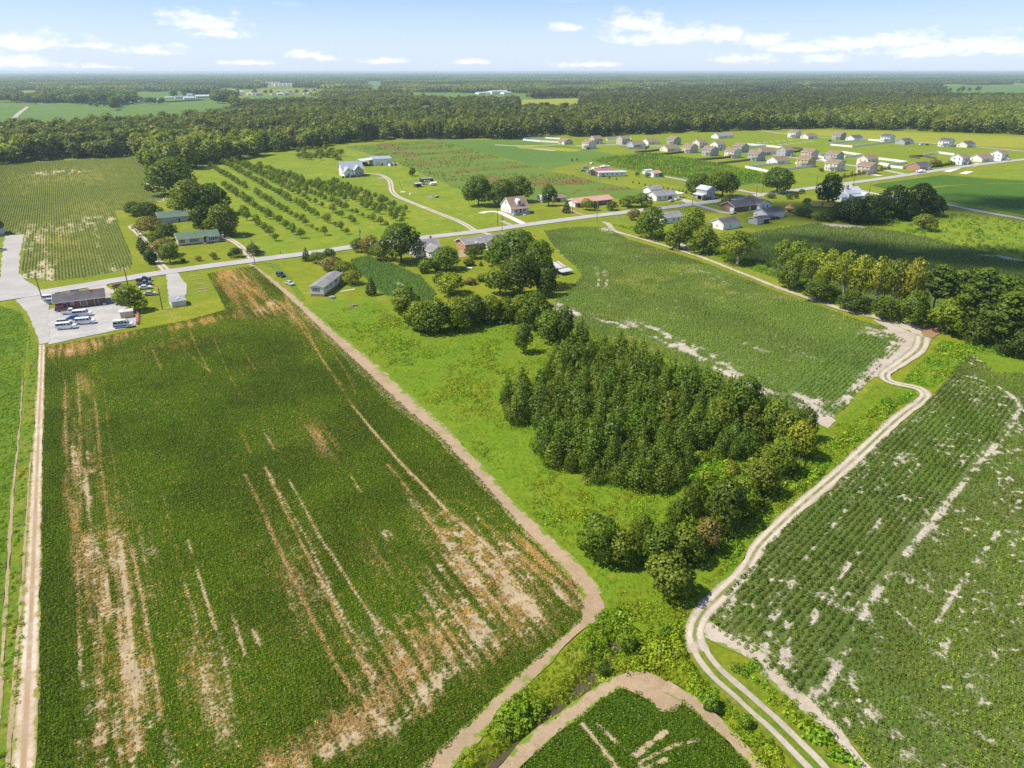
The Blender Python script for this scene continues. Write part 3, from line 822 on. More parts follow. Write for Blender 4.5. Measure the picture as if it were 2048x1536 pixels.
ribbon('field_edge_path', PP([(1394, 1246), (1425, 1266), (1470, 1290), (1510, 1308), (1548, 1352), (1610, 1408), (1655, 1445), (1700, 1500), (1760, 1570)]), [3.2, 2.8, 2.3, 2.3, 2.4, 1.4, 1.2], 0.11, M_SANDE, 1.0, 0.5, 12, seed=32)
ribbon('dirt_track', PP([(84, 690), (82, 760), (78, 850), (74, 950), (70, 1050), (64, 1200), (57, 1350), (50, 1480), (44, 1600)]), [1.7, 1.6, 1.8, 2.0, 2.2, 2.5], 0.12, M_TRACKL, 1.2, 0.4, 12, seed=33)
sheet('track_verge', PP([(40, 622), (75, 690), (72, 800), (60, 1000), (48, 1250), (30, 1570), (-24, 1570), (-6, 1380), (10, 1190), (24, 1000), (42, 850), (54, 720), (58, 655)]), 0.09, M_VERGE, 1.5, 0.4, seed=34)
ribbon('field_edge_path', PP([(46, 760), (38, 870), (26, 990), (14, 1180), (2, 1380), (-14, 1570)]), [0.2, 0.4, 0.6, 0.3], 0.13, M_STRIPSOIL, 1.0, 0.3, 8, seed=35)
ribbon('field_edge_path', PP([(62, 900), (52, 1060), (42, 1200), (30, 1350), (20, 1480), (10, 1600)]), [0.2, 0.4, 0.5, 0.6], 0.125, M_STRIPSOIL, 1.0, 0.25, 8, seed=36)

ROAD = PP([(-400, 655), (-120, 617), (0, 598), (75, 587), (150, 575), (330, 545), (500, 522), (640, 504), (700, 495), (830, 478), (960, 463), (1050, 450.5), (1150, 437), (1300, 419), (1390, 408.5), (1480, 396),
           (1560, 385), (1650, 373), (1750, 359.5), (1830, 348), (1920, 334.5), (2048, 319), (2300, 292)])
ribbon('road', ROAD, 7.0, 0.20, M_ROAD, 4.0, 0.15, 10, seed=41)
M_LINE = simple('faded_yellow_paint', (.42, .33, .12), .8)
for k_ in (-.16, .16):
    ribbon('road_marking', ROAD + np.array([[-VDIR[1], VDIR[0]]]) * k_, .13, 0.206, M_LINE, 4.0, .01, 1, seed=40)
ribbon('side_road', PP([(1692, 366), (1700, 374), (1712, 379), (1740, 386), (1800, 396), (1890, 409), (1960, 423), (2048, 439), (2200, 470)]), 5.0, 0.17, M_ROAD, 3.0, 0.15, seed=42)
ribbon('village_street', PP([(1812, 350), (1775, 342), (1720, 334), (1640, 322), (1560, 312), (1500, 303), (1430, 298), (1380, 296), (1300, 292), (1220, 290), (1150, 292)]), 6.0, 0.18, M_GRAVEL, 5.0, 0.1, seed=43)
ribbon('village_street', PP([(1522, 262), (1546, 265), (1600, 271), (1660, 276), (1740, 279), (1850, 286), (1960, 295), (2080, 305), (2250, 312)]), 6.0, 0.18, M_GRAVEL, 6.0, 0.1, seed=44)
sheet('gravel_yard', PP([(10, 472), (48, 469), (41, 510), (38, 545), (52, 562), (76, 574), (76, 588), (-10, 602), (-30, 598), (-4, 578), (2, 545), (5, 505)]), 0.12, M_GRAVEL, 1.5, 0.6, seed=45)
sheet('gravel_lane', PP([(30, 600), (84, 588), (100, 600), (96, 640), (100, 685), (80, 690), (70, 660), (56, 628)]), 0.13, M_GRAVEL, 1.2, 0.4, seed=46)
sheet('parking_lot', PP([(92, 622), (118, 612), (150, 606), (215, 600), (240, 592), (246, 600), (256, 622), (274, 634), (275, 652), (200, 668), (150, 678), (96, 690), (94, 650)]), 0.10, M_LOT, 1.2, 0.4, seed=47)
sheet('gravel_drive', PP([(172, 574), (222, 564), (212, 572), (222, 580), (248, 580), (250, 600), (240, 606), (200, 608), (206, 596), (196, 586), (180, 580)]), 0.145, M_SAND, 1.0, 0.3, seed=48)
sheet('gravel_drive', PP([(332, 548), (356, 545), (362, 556), (374, 570), (374, 586), (366, 598), (338, 598), (336, 580), (334, 562)]), 0.12, M_GRAVEL, 1.0, 0.4, seed=49)
ribbon('driveway', PP([(336, 544), (320, 528), (308, 506), (290, 482), (275, 466), (262, 454), (268, 450)]), [3.4, 3.0, 2.8, 2.6], 0.13, M_TRACK, 1.2, 0.15, 12, seed=50)
ribbon('driveway', PP([(508, 520), (495, 508), (480, 492), (462, 480), (446, 472), (436, 466)]), [3.6, 2.8, 2.8, 4.5], 0.13, M_TRACK, 1.2, 0.15, 12, seed=51)
ribbon('driveway', PP([(952, 463), (920, 444), (870, 424), (820, 404), (795, 393), (784, 382), (782, 370), (778, 360), (764, 351), (748, 348), (728, 347)]), 3.6, 0.13, M_TRACK, 1.5, 0.1, 12, seed=52)
ribbon('driveway', PP([(780, 357), (766, 356.5), (756, 356.5)]), 4.0, 0.14, M_SAND, 1.5, 0.1, seed=53)
ribbon('driveway', PP([(1052, 450), (1035, 442), (1010, 430), (995, 424), (972, 424), (962, 427)]), 3.6, 0.13, M_CONCRETE, 1.5, 0.05, seed=54)
ribbon('driveway', PP([(1022, 450), (1012, 446), (1002, 442)]), 2.6, 0.12, M_GRAVEL, 1.5, 0.3, seed=55)
ribbon('driveway', PP([(960, 464), (975, 468), (988, 474)]), 3.0, 0.13, M_SAND, 1.5, 0.1, seed=56)
ribbon('driveway', PP([(1182, 434), (1160, 428), (1142, 421), (1128, 416), (1118, 413)]), 3.2, 0.13, M_TAN, 1.5, 0.15, seed=57)
ribbon('driveway', PP([(868, 474), (862, 480), (866, 486)]), 4.0, 0.13, M_SAND, 1.5, 0.2, seed=58)
ribbon('driveway', PP([(1390, 408), (1370, 401), (1352, 397)]), [9.0, 6.0, 5.0], 0.15, M_GRAVEL, 1.5, 0.1, seed=59)
ribbon('driveway', PP([(1392, 410), (1420, 418), (1445, 425), (1470, 428)]), 4.0, 0.15, M_GRAVEL, 1.5, 0.15, seed=60)
ribbon('driveway', PP([(1520, 388), (1495, 384), (1476, 380)]), 4.5, 0.15, M_GRAVEL, 1.5, 0.1, seed=61)
ribbon('driveway', PP([(1385, 364), (1360, 359), (1328, 353)]), 4.0, 0.14, M_SAND, 2.0, 0.1, seed=62)
ribbon('driveway', PP([(1185, 350), (1200, 347), (1220, 345)]), 9.0, 0.14, M_SAND, 2.0, 0.6, seed=63)
ribbon('driveway', PP([(530, 521), (545, 528), (560, 542), (575, 558), (592, 580), (606, 600)]), [5.0, 2.6, 2.2, 2.0, 1.6], 0.12, M_VERGE, 1.5, 0.4, seed=64)
sheet('bare_yard', PP([(918, 500), (934, 500), (932, 514), (916, 516)]), 0.12, M_TAN, 1.0, 0.3, seed=65)
sheet('bare_yard', PP([(1025, 290), (1060, 292), (1130, 296), (1165, 300), (1150, 304), (1080, 300), (1040, 297)]), 0.14, M_YELLOW, 3.0, 1.0, seed=66)
ribbon('farm_track', PP([(990, 290), (1040, 292), (1120, 290)]), 6.0, 0.16, M_SAND, 4.0, 0.8, seed=67)
ribbon('farm_track', PP([(1060, 297), (1110, 302)]), [3.0, 8.0, 6.0], 0.18, M_SAND, 4.0, 1.0, seed=68)
for i, (a, b) in enumerate((((1893, 344), (1915, 336)), ((1942, 333), (1960, 327)), ((1985, 322), (2015, 318)), ((1760, 352), (1735, 347)), ((1640, 318), (1660, 324)), ((1925, 348), (1940, 343)))):
    ribbon('driveway', PP([a, ((a[0] + b[0]) / 2, (a[1] + b[1]) / 2), b]), 5.0, 0.16, M_CONCRETE, 3.0, 0.1, seed=70 + i)
for i, (x, y, w) in enumerate(((388, 552, 20), (393, 559, 22), (400, 568, 22), (403, 578, 22), (405, 583, 20))):
    ribbon('straw_bed', PP([(x - w / 2, y + 1.5), (x + w / 2, y - 1.5)]), 1.0, 0.11, M_TAN, 0.8, 0.15, smooth=False, seed=80 + i)

# distant fields
for i, poly in enumerate(([(-80, 206), (60, 207), (228, 209), (215, 252), (170, 268), (24, 272), (-80, 270)], [(218, 240), (240, 212), (320, 204), (400, 199), (462, 208), (470, 234), (360, 252), (250, 264), (222, 260)],
                          [(243, 194), (250, 186), (330, 184), (424, 183), (424, 200), (340, 205), (250, 206)], [(470, 196), (520, 191), (640, 189), (640, 212), (560, 215), (480, 216)], [(806, 190), (870, 186), (950, 187), (1060, 189), (1060, 208), (900, 210), (830, 205)],
                          [(718, 170), (730, 164), (775, 163), (775, 182), (740, 186)], [(420, 178), (424, 168), (444, 167), (452, 176), (470, 182), (440, 184)], [(1868, 182), (1872, 172), (2060, 170), (2200, 172), (2200, 202), (2040, 198), (1940, 196), (1880, 194)],
                          [(0, 196), (60, 193), (130, 192), (130, 197), (40, 202), (0, 204)], [(520, 176), (600, 170), (600, 174), (560, 178)])):
    sheet('far_field', PP(poly), 0.5, M_FARFIELD, 40, 8, seed=90 + i)
sheet('far_yellow_field', PP([(1038, 205), (1045, 200), (1156, 197), (1162, 226), (1110, 232), (1042, 230)]), 0.6, M_YELLOW, 30, 6, seed=101)
ribbon('farm_track', PP([(28, 238), (40, 226), (56, 214)]), 7.0, 0.8, M_SAND, 20, 2, seed=102)

# ---------------------------------------------------------------- plants too many to count: points that carry instances
def leaf_cloud(pts, nrm, size, spread=0.7, seed=0):
    """one small four-cornered leaf at every point, turned roughly along its normal"""
    r = np.random.default_rng(seed)
    nrm = nrm / (np.linalg.norm(nrm, axis=1)[:, None] + 1e-9)
    n = nrm + r.normal(0, spread, nrm.shape)
    n /= np.linalg.norm(n, axis=1)[:, None] + 1e-9
    n *= np.where((n * nrm).sum(1) < 0, -1, 1)[:, None]
    a = np.cross(n, r.normal(0, 1, n.shape))
    a /= np.linalg.norm(a, axis=1)[:, None] + 1e-9
    b = np.cross(n, a)
    s = size * r.uniform(0.6, 1.35, len(pts))[:, None]
    e = r.uniform(0.55, 0.9, len(pts))[:, None]
    bend = n * s * r.uniform(-0.35, 0.1, len(pts))[:, None]
    v = np.stack([pts - a * s, pts - b * s * e + bend, pts + a * s, pts + b * s * e + bend], 1).reshape(-1, 3)
    f = np.arange(len(v)).reshape(-1, 4)
    lv = np.repeat(r.uniform(0, 1, len(pts)), 4)
    return v, f, lv


def soft_normals(pts, nrm, centre, mixk, seed):
    """leaf normals that follow the rounding of the whole crown, so that boughs have a sunny and a shady side"""
    r = np.random.default_rng(seed)
    n = nrm / (np.linalg.norm(nrm, axis=1)[:, None] + 1e-9)
    c = pts - centre
    c /= np.linalg.norm(c, axis=1)[:, None] + 1e-9
    q = n * (1 - mixk) + c * mixk + r.normal(0, .28, n.shape)
    q /= np.linalg.norm(q, axis=1)[:, None] + 1e-9
    return np.repeat(q, 4, 0)


def tuft_mesh(name, h, w, n, leaf, seed, mat=None, dome=True):
    r = np.random.default_rng(seed)
    d = r.normal(0, 1, (n, 3))
    d /= np.linalg.norm(d, axis=1)[:, None]
    d[:, 2] = np.abs(d[:, 2])
    rad = r.uniform(0.35, 1, n)[:, None] ** 0.5
    p = d * rad * np.array([w / 2, w / 2, h])
    p *= (1 + 0.25 * (vnoise(d[:, 0] * 2.5 + 9, d[:, 1] * 2.5 + 3, seed) - 0.5))[:, None]
    nn = d + np.array([0, 0, 0.4])
    v, f, lv = leaf_cloud(p, nn, leaf, 0.6, seed)
    return fast_mesh(name, v, f, [mat or LEAF_I], {'lv': lv}, normals=soft_normals(p, nn, np.array([0, 0, -h * .3]), .5, seed))


def scatter(name, label, pts, protos, scl, tint, z=0.0, rot=None, var=None, kind='stuff', tilt=0.08):
    n = len(pts)
    me = bpy.data.meshes.new(name)
    me.vertices.add(n)
    p3 = np.c_[pts, np.full(n, z) if np.isscalar(z) else z].astype(np.float32)
    me.vertices.foreach_set('co', p3.ravel())

    def put(nm, typ, key, arr):
        me.attributes.new(nm, typ, 'POINT').data.foreach_set(key, np.ascontiguousarray(arr).ravel())
    scl = np.asarray(scl, np.float32)
    if scl.ndim == 1:
        scl = np.repeat(scl[:, None], 3, 1)
    rz = rng.uniform(0, 6.283, n) if rot is None else rot
    put('scl', 'FLOAT_VECTOR', 'vector', scl)
    put('rot', 'FLOAT_VECTOR', 'vector', np.c_[rng.normal(0, tilt, n), rng.normal(0, tilt, n), rz].astype(np.float32))
    put('tint', 'FLOAT_COLOR', 'color', np.c_[np.clip(tint, 0, 1), np.ones(n)].astype(np.float32))
    v = rng.integers(0, len(protos), n) if var is None else var
    put('var', 'INT', 'value', v.astype(np.int32))
    o = link(name, me, kind=kind, label=label)
    g = bpy.data.node_groups.new(name, 'GeometryNodeTree')
    g.interface.new_socket('Geometry', in_out='INPUT', socket_type='NodeSocketGeometry')
    g.interface.new_socket('Geometry', in_out='OUTPUT', socket_type='NodeSocketGeometry')
    t = NT(g)
    gi, go = t.n('NodeGroupInput'), t.n('NodeGroupOutput')
    join = t.n('GeometryNodeJoinGeometry')
    na = {}
    for k, typ in (('scl', 'FLOAT_VECTOR'), ('rot', 'FLOAT_VECTOR'), ('var', 'INT')):
        nd = t.n('GeometryNodeInputNamedAttribute', data_type=typ)
        nd.inputs['Name'].default_value = k
        na[k] = nd.outputs['Attribute']
    for i, pr in enumerate(protos):
        oi = t.n('GeometryNodeObjectInfo')
        oi.inputs['Object'].default_value = bpy.data.objects.new(pr.name, pr)
        ip = t.n('GeometryNodeInstanceOnPoints')
        cmp_ = t.n('FunctionNodeCompare', data_type='INT', operation='EQUAL')
        t.put(cmp_.inputs[2], na['var'])
        cmp_.inputs[3].default_value = i
        t.put(ip.inputs['Points'], gi.outputs[0])
        t.put(ip.inputs['Selection'], cmp_.outputs[0])
        t.put(ip.inputs['Instance'], oi.outputs['Geometry'])
        t.put(ip.inputs['Rotation'], na['rot'])
        t.put(ip.inputs['Scale'], na['scl'])
        t.put(join.inputs[0], ip.outputs[0])
    t.put(go.inputs[0], join.outputs[0])
    o.modifiers.new('plants', 'NODES').node_group = g
    return o


def lattice(poly, along, across, ang, jit=0.25, px_margin=None):
    """points on crop rows inside a polygon"""
    c, s = math.cos(ang), math.sin(ang)
    q = np.c_[poly @ np.array([c, s]), poly @ np.array([-s, c])]
    a, b = np.arange(q[:, 0].min(), q[:, 0].max(), along), np.arange(q[:, 1].min(), q[:, 1].max(), across)
    A, B = np.meshgrid(a, b)
    A = A.ravel() + rng.uniform(-.5, .5, A.size) * along * 0.9
    B = B.ravel() + rng.normal(0, jit * across, B.size)
    p = np.c_[A * c - B * s, A * s + B * c]
    p = p[inside(p, poly)]
    px = PX(p)
    return p[(px[:, 0] > -120) & (px[:, 0] < 2170) & (px[:, 1] < 1640)]


def tints(n, base, var=0.16, mix=None, k=None):
    t = np.tile(np.array(base, float), (n, 1))
    if mix is not None:
        t = t * (1 - k[:, None]) + np.array(mix, float) * k[:, None]
    return t * rng.normal(1, var, (n, 1)).clip(0.5, 1.6) * rng.normal(1, var * 0.3, (n, 3))


TUFT_BEAN = [tuft_mesh('bean_tuft', 0.30, 0.85, 26, 0.095, 100 + i) for i in range(4)]
TUFT_COT = [tuft_mesh('cotton_plant', 0.95, 0.95, 52, 0.105, 110 + i) for i in range(4)]
TUFT_ROW = [tuft_mesh('row_plant', 1.0, 1.05, 26, 0.17, 120 + i) for i in range(3)]
TUFT_WEED = [tuft_mesh('weed_clump', 0.8, 1.3, 44, 0.12, 130 + i) for i in range(4)]
TUFT_GRASS = [tuft_mesh('grass_tuft', 0.35, 0.9, 22, 0.09, 140 + i) for i in range(3)]
TUFT_DRY = [tuft_mesh('dry_tuft', 0.25, 0.6, 14, 0.08, 150 + i) for i in range(3)]

# bean field: a closed canopy with gaps along the tractor lines
p = lattice(F_BEAN, 0.40, 0.42, ANG_U, 0.2)
a = bean_attr(p)
keep = 0.55 * rng.random(len(p)) + 0.9 * fbm(p, 1.3, 3, 207) - 0.12 > sst(a['bare'], 0.08, 1.0) * 0.95
p, bare, dead = p[keep], a['bare'][keep], a['dead'][keep]
kd = np.clip(dead * 1.0 + rng.normal(0, 0.18, len(p)), 0, 1) * (rng.random(len(p)) < 0.22 + dead * .8)
patch = fbm(p, 16, 4, 201)
t_ = tints(len(p), (0.062, 0.111, 0.005), 0.13, (0.31, 0.225, 0.085), kd) * (0.80 + 0.5 * sst(patch, .35, .7))[:, None]
yel = blobs(PX(p), [(170, 775, 26, 24, 0, .9), (190, 735, 10, 18, 0, .9), (250, 720, 60, 40, 0, .3), (450, 650, 70, 14, -6, .5)])
t_ = t_ * (1 - yel[:, None]) + np.array([0.17, 0.24, 0.012]) * yel[:, None] * (0.6 + 0.6 * rng.random((len(p), 1)))
scatter('bean_plants', 'dense low dark green bean crop filling the big field', p, TUFT_BEAN, (rng.uniform(.58, .98, len(p)) * (1 - 0.35 * np.clip(bare + dead * .6, 0, 1))), t_, 0.05)
p = lattice(F_TRI, 0.40, 0.42, ANG_U, 0.2)
a = tri_attr(p)
p = p[0.55 * rng.random(len(p)) + 0.9 * fbm(p, 1.3, 3, 207) - 0.12 > sst(a['bare'], 0.1, 1.0) * .95]
scatter('bean_plants', 'dark green bean crop in the small corner field below the ditch', p, TUFT_BEAN, rng.uniform(.6, 1.0, len(p)), tints(len(p), (0.050, 0.106, 0.005)), 0.05)


def inner_k(p, head, width):
    return sst(seg_dist(p, head), width - 1, width + 6)


def cotton(poly, attr, head, width, base, along=0.62, across=0.97):
    p1 = lattice(poly, along * .85, across * .92, ANG_U, 0.22)
    d = seg_dist(p1, head)
    p1 = p1[d > width]
    # headland rows run along the edge instead
    hd = head[-1] - head[0]
    p2 = lattice(poly, along, across, math.atan2(hd[1], hd[0]), 0.05)
    p2 = p2[seg_dist(p2, head) < width - 0.6]
    p = np.vstack([p1, p2])
    a = attr(p)
    keep = 0.55 * rng.random(len(p)) + 0.9 * fbm(p, 1.2, 3, 209) - 0.12 > sst(a['bare'], 0.12, .95) * 0.95
    p, bare = p[keep], a['bare'][keep]
    k = fbm(p, 20, 4, 211)
    t = tints(len(p), base, 0.17, (0.14, 0.18, 0.03), np.clip(a['dead'][keep] + .3 * inner_k(p, head, width), 0, 1)) * (0.8 + 0.45 * sst(k, .35, .68))[:, None]
    inner = seg_dist(p, head) > width
    s = rng.uniform(.62, 1.05, len(p)) * np.where(inner, .82, 1.0) * (1 - .4 * np.clip(bare * 1.5, 0, 1)) * (0.85 + 0.3 * fbm(p, 9, 3, 213))
    return p, s, t


p, s, t_ = cotton(F_COTTON, cotton_attr, COT_HEAD, 15.0, (0.070, 0.132, 0.020))
scatter('cotton_plants', 'cotton rows with sandy gaps beside the curving track', p, TUFT_COT, s, t_, 0.05)
p, s, t_ = cotton(F_MID, mid_attr, MID_HEAD, 13.0, (0.074, 0.142, 0.025), 0.9)
scatter('cotton_plants', 'even cotton crop in the field between the wood and the hedge', p, TUFT_COT[:2], s, t_, 0.05)
p = lattice(F_ROWS, 0.8, 1.05, ANG_U, 0.06)
a = rows_attr(p)
keep = rng.random(len(p)) > sst(a['bare'] + rng.normal(0, .2, len(p)), 0.25, 0.95) * 0.95
p = p[keep]
scatter('row_crop_plants', 'pale green crop in straight rows reaching up to the forest', p, TUFT_ROW, rng.uniform(.5, .8, (len(p))), tints(len(p), (0.092, 0.140, 0.034), .12, (0.20, 0.22, 0.05), a['dead'][keep]), 0.05)
p = lattice(F_BACK, 1.0, 1.9, ANG_U, 0.08)
a = back_attr(p)
p = p[rng.random(len(p)) > sst(a['bare'], .3, .6)]
scatter('back_crop_plants', 'dark green crop in the field behind the tall hedge', p, TUFT_ROW, rng.uniform(.6, 1.0, len(p)), tints(len(p), (0.078, 0.125, 0.034), .12), 0.05)
g = PP([(700, 520), (735, 512), (790, 530), (840, 552), (872, 588), (850, 612), (800, 600), (760, 585), (735, 560), (712, 540)])
p = lattice(g, 0.8, 1.0, ANG_U, 0.1)
p = p[seg_dist(p, PP([(790, 565), (806, 571)])) > .9]
scatter('garden_crop_plants', 'bluish green crop in the plot behind the trailer', p, TUFT_COT[:2], rng.uniform(.7, 1.1, len(p)), tints(len(p), (0.060, 0.130, 0.035)), 0.05)


def weeds(name, label, polys, density, protos, size, base, base2, keepf=None, z=0.0, var=.18, sz=None):
    out = []
    for poly in polys:
        lo, hi = poly.min(0), poly.max(0)
        n = int((hi - lo).prod() * density)
        q = rng.uniform(lo, hi, (n, 2))
        out.append(q[inside(q, poly)])
    p = np.vstack(out)
    if keepf is not None:
        p = p[keepf(p)]
    px = PX(p)
    p = p[(px[:, 0] > -140) & (px[:, 0] < 2190)]
    k = sst(fbm(p, 6, 4, 301), .38, .66)
    s = rng.uniform(size[0], size[1], len(p))
    if sz is not None:
        s = s * sz(p)
    zz = z if np.isscalar(z) else z(p)
    return scatter(name, label, p, protos, s, tints(len(p), base, var, base2, k), zz)


track_d = lambda p: np.minimum(seg_dist(p, TRACK), seg_dist(p, RUTS))
MEADOW = PP([(640, 640), (700, 610), (760, 605), (800, 640), (850, 668), (1000, 652), (1040, 655), (1110, 650), (1180, 660), (1330, 695), (1500, 775), (1600, 835), (1650, 870), (1700, 822), (1752, 772),
             (1790, 778), (1826, 786), (1830, 800), (1720, 892), (1600, 992), (1500, 1095), (1400, 1210), (1375, 1260), (1300, 1270), (1220, 1210), (1170, 1135), (1110, 1080), (1010, 968), (900, 845), (800, 765), (700, 680)])
weeds('meadow_weeds', 'rank bright green weeds and grass across the meadow', [MEADOW], 2.2, TUFT_GRASS, (.5, 1.2), (0.105, 0.195, 0.010), (0.145, 0.200, 0.014),
      sz=lambda p: 0.55 + 0.9 * sst(fbm(p, 7, 4, 305), .35, .7))
RANK = [PP([(840, 1610), (905, 1536), (950, 1480), (1020, 1410), (1110, 1320), (1180, 1255), (1212, 1222), (1260, 1200), (1330, 1200), (1400, 1170), (1455, 1130), (1490, 1120), (1430, 1190), (1385, 1240), (1372, 1290),
            (1392, 1335), (1440, 1380), (1500, 1440), (1570, 1510), (1610, 1560), (1540, 1560), (1450, 1455), (1375, 1385), (1300, 1335), (1240, 1348), (1170, 1395), (1090, 1455), (1020, 1530), (985, 1580)])]
weeds('bank_weeds', 'lush bright green weeds overgrowing the ditch banks and the corner', RANK, 5.0, TUFT_WEED, (.5, 1.15), (0.100, 0.185, 0.009), (0.135, 0.200, 0.011),
      keepf=lambda p: (track_d(p) > 2.2) & ((seg_dist(p, DITCH) > 1.0) | (PX(p)[:, 1] < 1395)), z=lambda p: ground_relief(p) * 0.8, sz=lambda p: 0.5 + 1.1 * sst(fbm(p, 5, 4, 309), .35, .7))
weeds('track_verge_weeds', 'tall green growth along the field track and the wood edge',
      [PP([(1830, 788), (1770, 800), (1700, 850), (1640, 900), (1600, 960), (1540, 1020), (1480, 1090), (1440, 1150), (1470, 1150), (1540, 1070), (1620, 985), (1700, 915), (1770, 850), (1826, 808)]),
       PP([(1800, 768), (1850, 714), (1880, 690), (1960, 690), (2060, 705), (2060, 720), (1950, 705), (1900, 745), (1865, 775)]),
       PP([(1455, 1330), (1520, 1330), (1580, 1390), (1650, 1455), (1720, 1540), (1690, 1570), (1600, 1480), (1500, 1385)]),
       PP([(1225, 450), (1290, 468), (1400, 500), (1480, 530), (1560, 562), (1640, 590), (1740, 622), (1740, 612), (1640, 575), (1540, 540), (1420, 490), (1300, 455)])],
      1.6, TUFT_WEED, (.6, 1.4), (0.085, 0.190, 0.012), (0.125, 0.205, 0.014), keepf=lambda p: track_d(p) > 2.2, sz=lambda p: .6 + .9 * sst(fbm(p, 5, 4, 311), .35, .7))
weeds('left_verge_weeds', 'weedy yellow green strip beside the sandy track', [PP([(44, 628), (72, 692), (70, 800), (58, 1000), (46, 1250), (28, 1570), (-20, 1570), (-2, 1380), (14, 1190), (28, 1000), (46, 850), (58, 720)])], 2.6, TUFT_WEED[:2] + TUFT_DRY,
      (.35, .85), (0.105, 0.205, 0.016), (0.20, 0.215, 0.03), keepf=lambda p: fbm(p, 4, 3, 313) > .36)
weeds('dry_weeds', 'straw coloured weeds along the dirt strips', [F_BEAN], 0.35, TUFT_DRY, (.6, 1.4), (0.28, 0.20, 0.075), (0.36, 0.26, 0.12), keepf=lambda p: bean_attr(p)['dead'] > .45, z=.05)
weeds('corn_strip_crop', 'bright green crop in the strip at the picture edge', [PP([(-140, 606), (0, 614), (38, 626), (52, 655), (46, 720), (36, 850), (18, 1000), (4, 1200), (-10, 1400), (-24, 1580), (-140, 1580)])], 2.0, TUFT_GRASS, (.6, 1.1),
      (0.092, 0.180, 0.010), (0.130, 0.200, 0.013), z=.05)
weeds('wet_meadow_weeds', 'rushes and tussocks in the meadow beyond the back field', [PP([(1790, 462), (1880, 482), (1960, 502), (2060, 522), (2200, 552), (2200, 535), (2060, 505), (1960, 488), (1880, 470), (1800, 455)]),
      PP([(1760, 452), (1850, 428), (1960, 432), (2060, 450), (2200, 480), (2200, 540), (2060, 515), (1880, 478)])], 0.05, TUFT_WEED, (1.2, 2.6), (0.075, 0.155, 0.02), (0.12, 0.18, 0.02))
SHRUBF = PP([(1180, 320), (1300, 307), (1400, 321), (1480, 338), (1540, 352), (1528, 366), (1460, 370), (1400, 360), (1320, 349), (1235, 335)])
p = lattice(SHRUBF, 1.8, 3.2, ANG_U, 0.15)
scatter('planted_shrubs', 'dense rows of young dark green shrubs in front of the village', p, TUFT_WEED, np.c_[rng.uniform(1.2, 2.0, len(p)), rng.uniform(1.2, 2.0, len(p)), rng.uniform(1.8, 3.0, len(p))], tints(len(p), (0.070, 0.150, 0.012), .2, (0.13, 0.19, 0.015), sst(fbm(p, 12, 3, 321), .4, .7)), 0.05)
FALL = PP([(700, 294), (880, 281), (1010, 319), (1200, 366), (1300, 386), (1180, 393), (1060, 407), (960, 399), (880, 360), (780, 321)])
weeds('fallow_weeds', 'patchy red brown and green growth on the fallow field', [FALL], 0.10, TUFT_WEED, (.7, 1.7), (0.100, 0.150, 0.030), (0.16, 0.13, 0.045), keepf=lambda p: fbm(p, 1, 4, 93, (14, 60)) > .45)

# ---------------------------------------------------------------- trees
def tube(p0, p1, r0, r1, n=6):
    p0, p1 = np.asarray(p0, float), np.asarray(p1, float)
    d = p1 - p0
    d /= np.linalg.norm(d) + 1e-9
    a = np.cross(d, [0, 0, 1.0] if abs(d[2]) < 0.9 else [1.0, 0, 0])
    a /= np.linalg.norm(a)
    b = np.cross(d, a)
    th = np.linspace(0, 2 * math.pi, n, endpoint=False)
    ring = np.cos(th)[:, None] * a + np.sin(th)[:, None] * b
    v = np.vstack([p0 + ring * r0, p1 + ring * r1])
    f = [(i, (i + 1) % n, n + (i + 1) % n, n + i) for i in range(n)]
    return v, f


def tubes_mesh(name, segs, mat, n=6):
    V, F, k = [], [], 0
    for s in segs:
        v, f = tube(*s, n=n)
        V.append(v)
        F += [[i + k for i in q] for q in f]
        k += len(v)
    return fast_mesh(name, np.vstack(V), F, [mat], smooth=True)


class Kind:
    """one kind of tree: several crowns with their trunks, all at the size h x w they are drawn"""
    def __init__(self, name, h, w, variants):
        self.name, self.h, self.w, self.variants = name, h, w, variants


def crown(name, lobes, n, leaf, seed, spread=0.75, inner=0.45):
    r = np.random.default_rng(seed)
    lobes = np.array(lobes, float)
    vol = (lobes[:, 3] * lobes[:, 4] * lobes[:, 5]) ** 0.67
    k = r.choice(len(lobes), n * 2, p=vol / vol.sum())
    d = r.normal(0, 1, (n * 2, 3))
    d /= np.linalg.norm(d, axis=1)[:, None]
    rad = inner + (1 - inner) * r.random(n * 2) ** 0.4
    bump = 0.80 + 0.4 * vnoise(d[:, 0] * 2.2 + k * 3.1, d[:, 1] * 2.2 + d[:, 2] * 2.2, seed)
    p = lobes[k, :3] + d * lobes[k, 3:] * (rad * bump)[:, None]
    deep = np.zeros(len(p), bool)
    for j, L in enumerate(lobes):
        q = (p - L[:3]) / L[3:]
        deep |= ((q ** 2).sum(1) < 0.36) & (k != j)
    sel = np.where(~deep)[0][:n]
    nn = d[sel] + np.array([0, 0, 0.2])
    v, f, lv = leaf_cloud(p[sel], nn, leaf, spread, seed)
    ctr = np.array([0, 0, p[sel][:, 2].mean() * .85])
    # a leaf on one side of a bough has much the same age as its neighbours
    lobe_v = np.repeat(r.uniform(0, 1, len(lobes))[k[sel]], 4)
    return fast_mesh(name, v, f, [LEAF], {'lv': np.clip(0.65 * lv + 0.35 * lobe_v, 0, 1)}, normals=soft_normals(p[sel], nn, ctr, .42, seed))


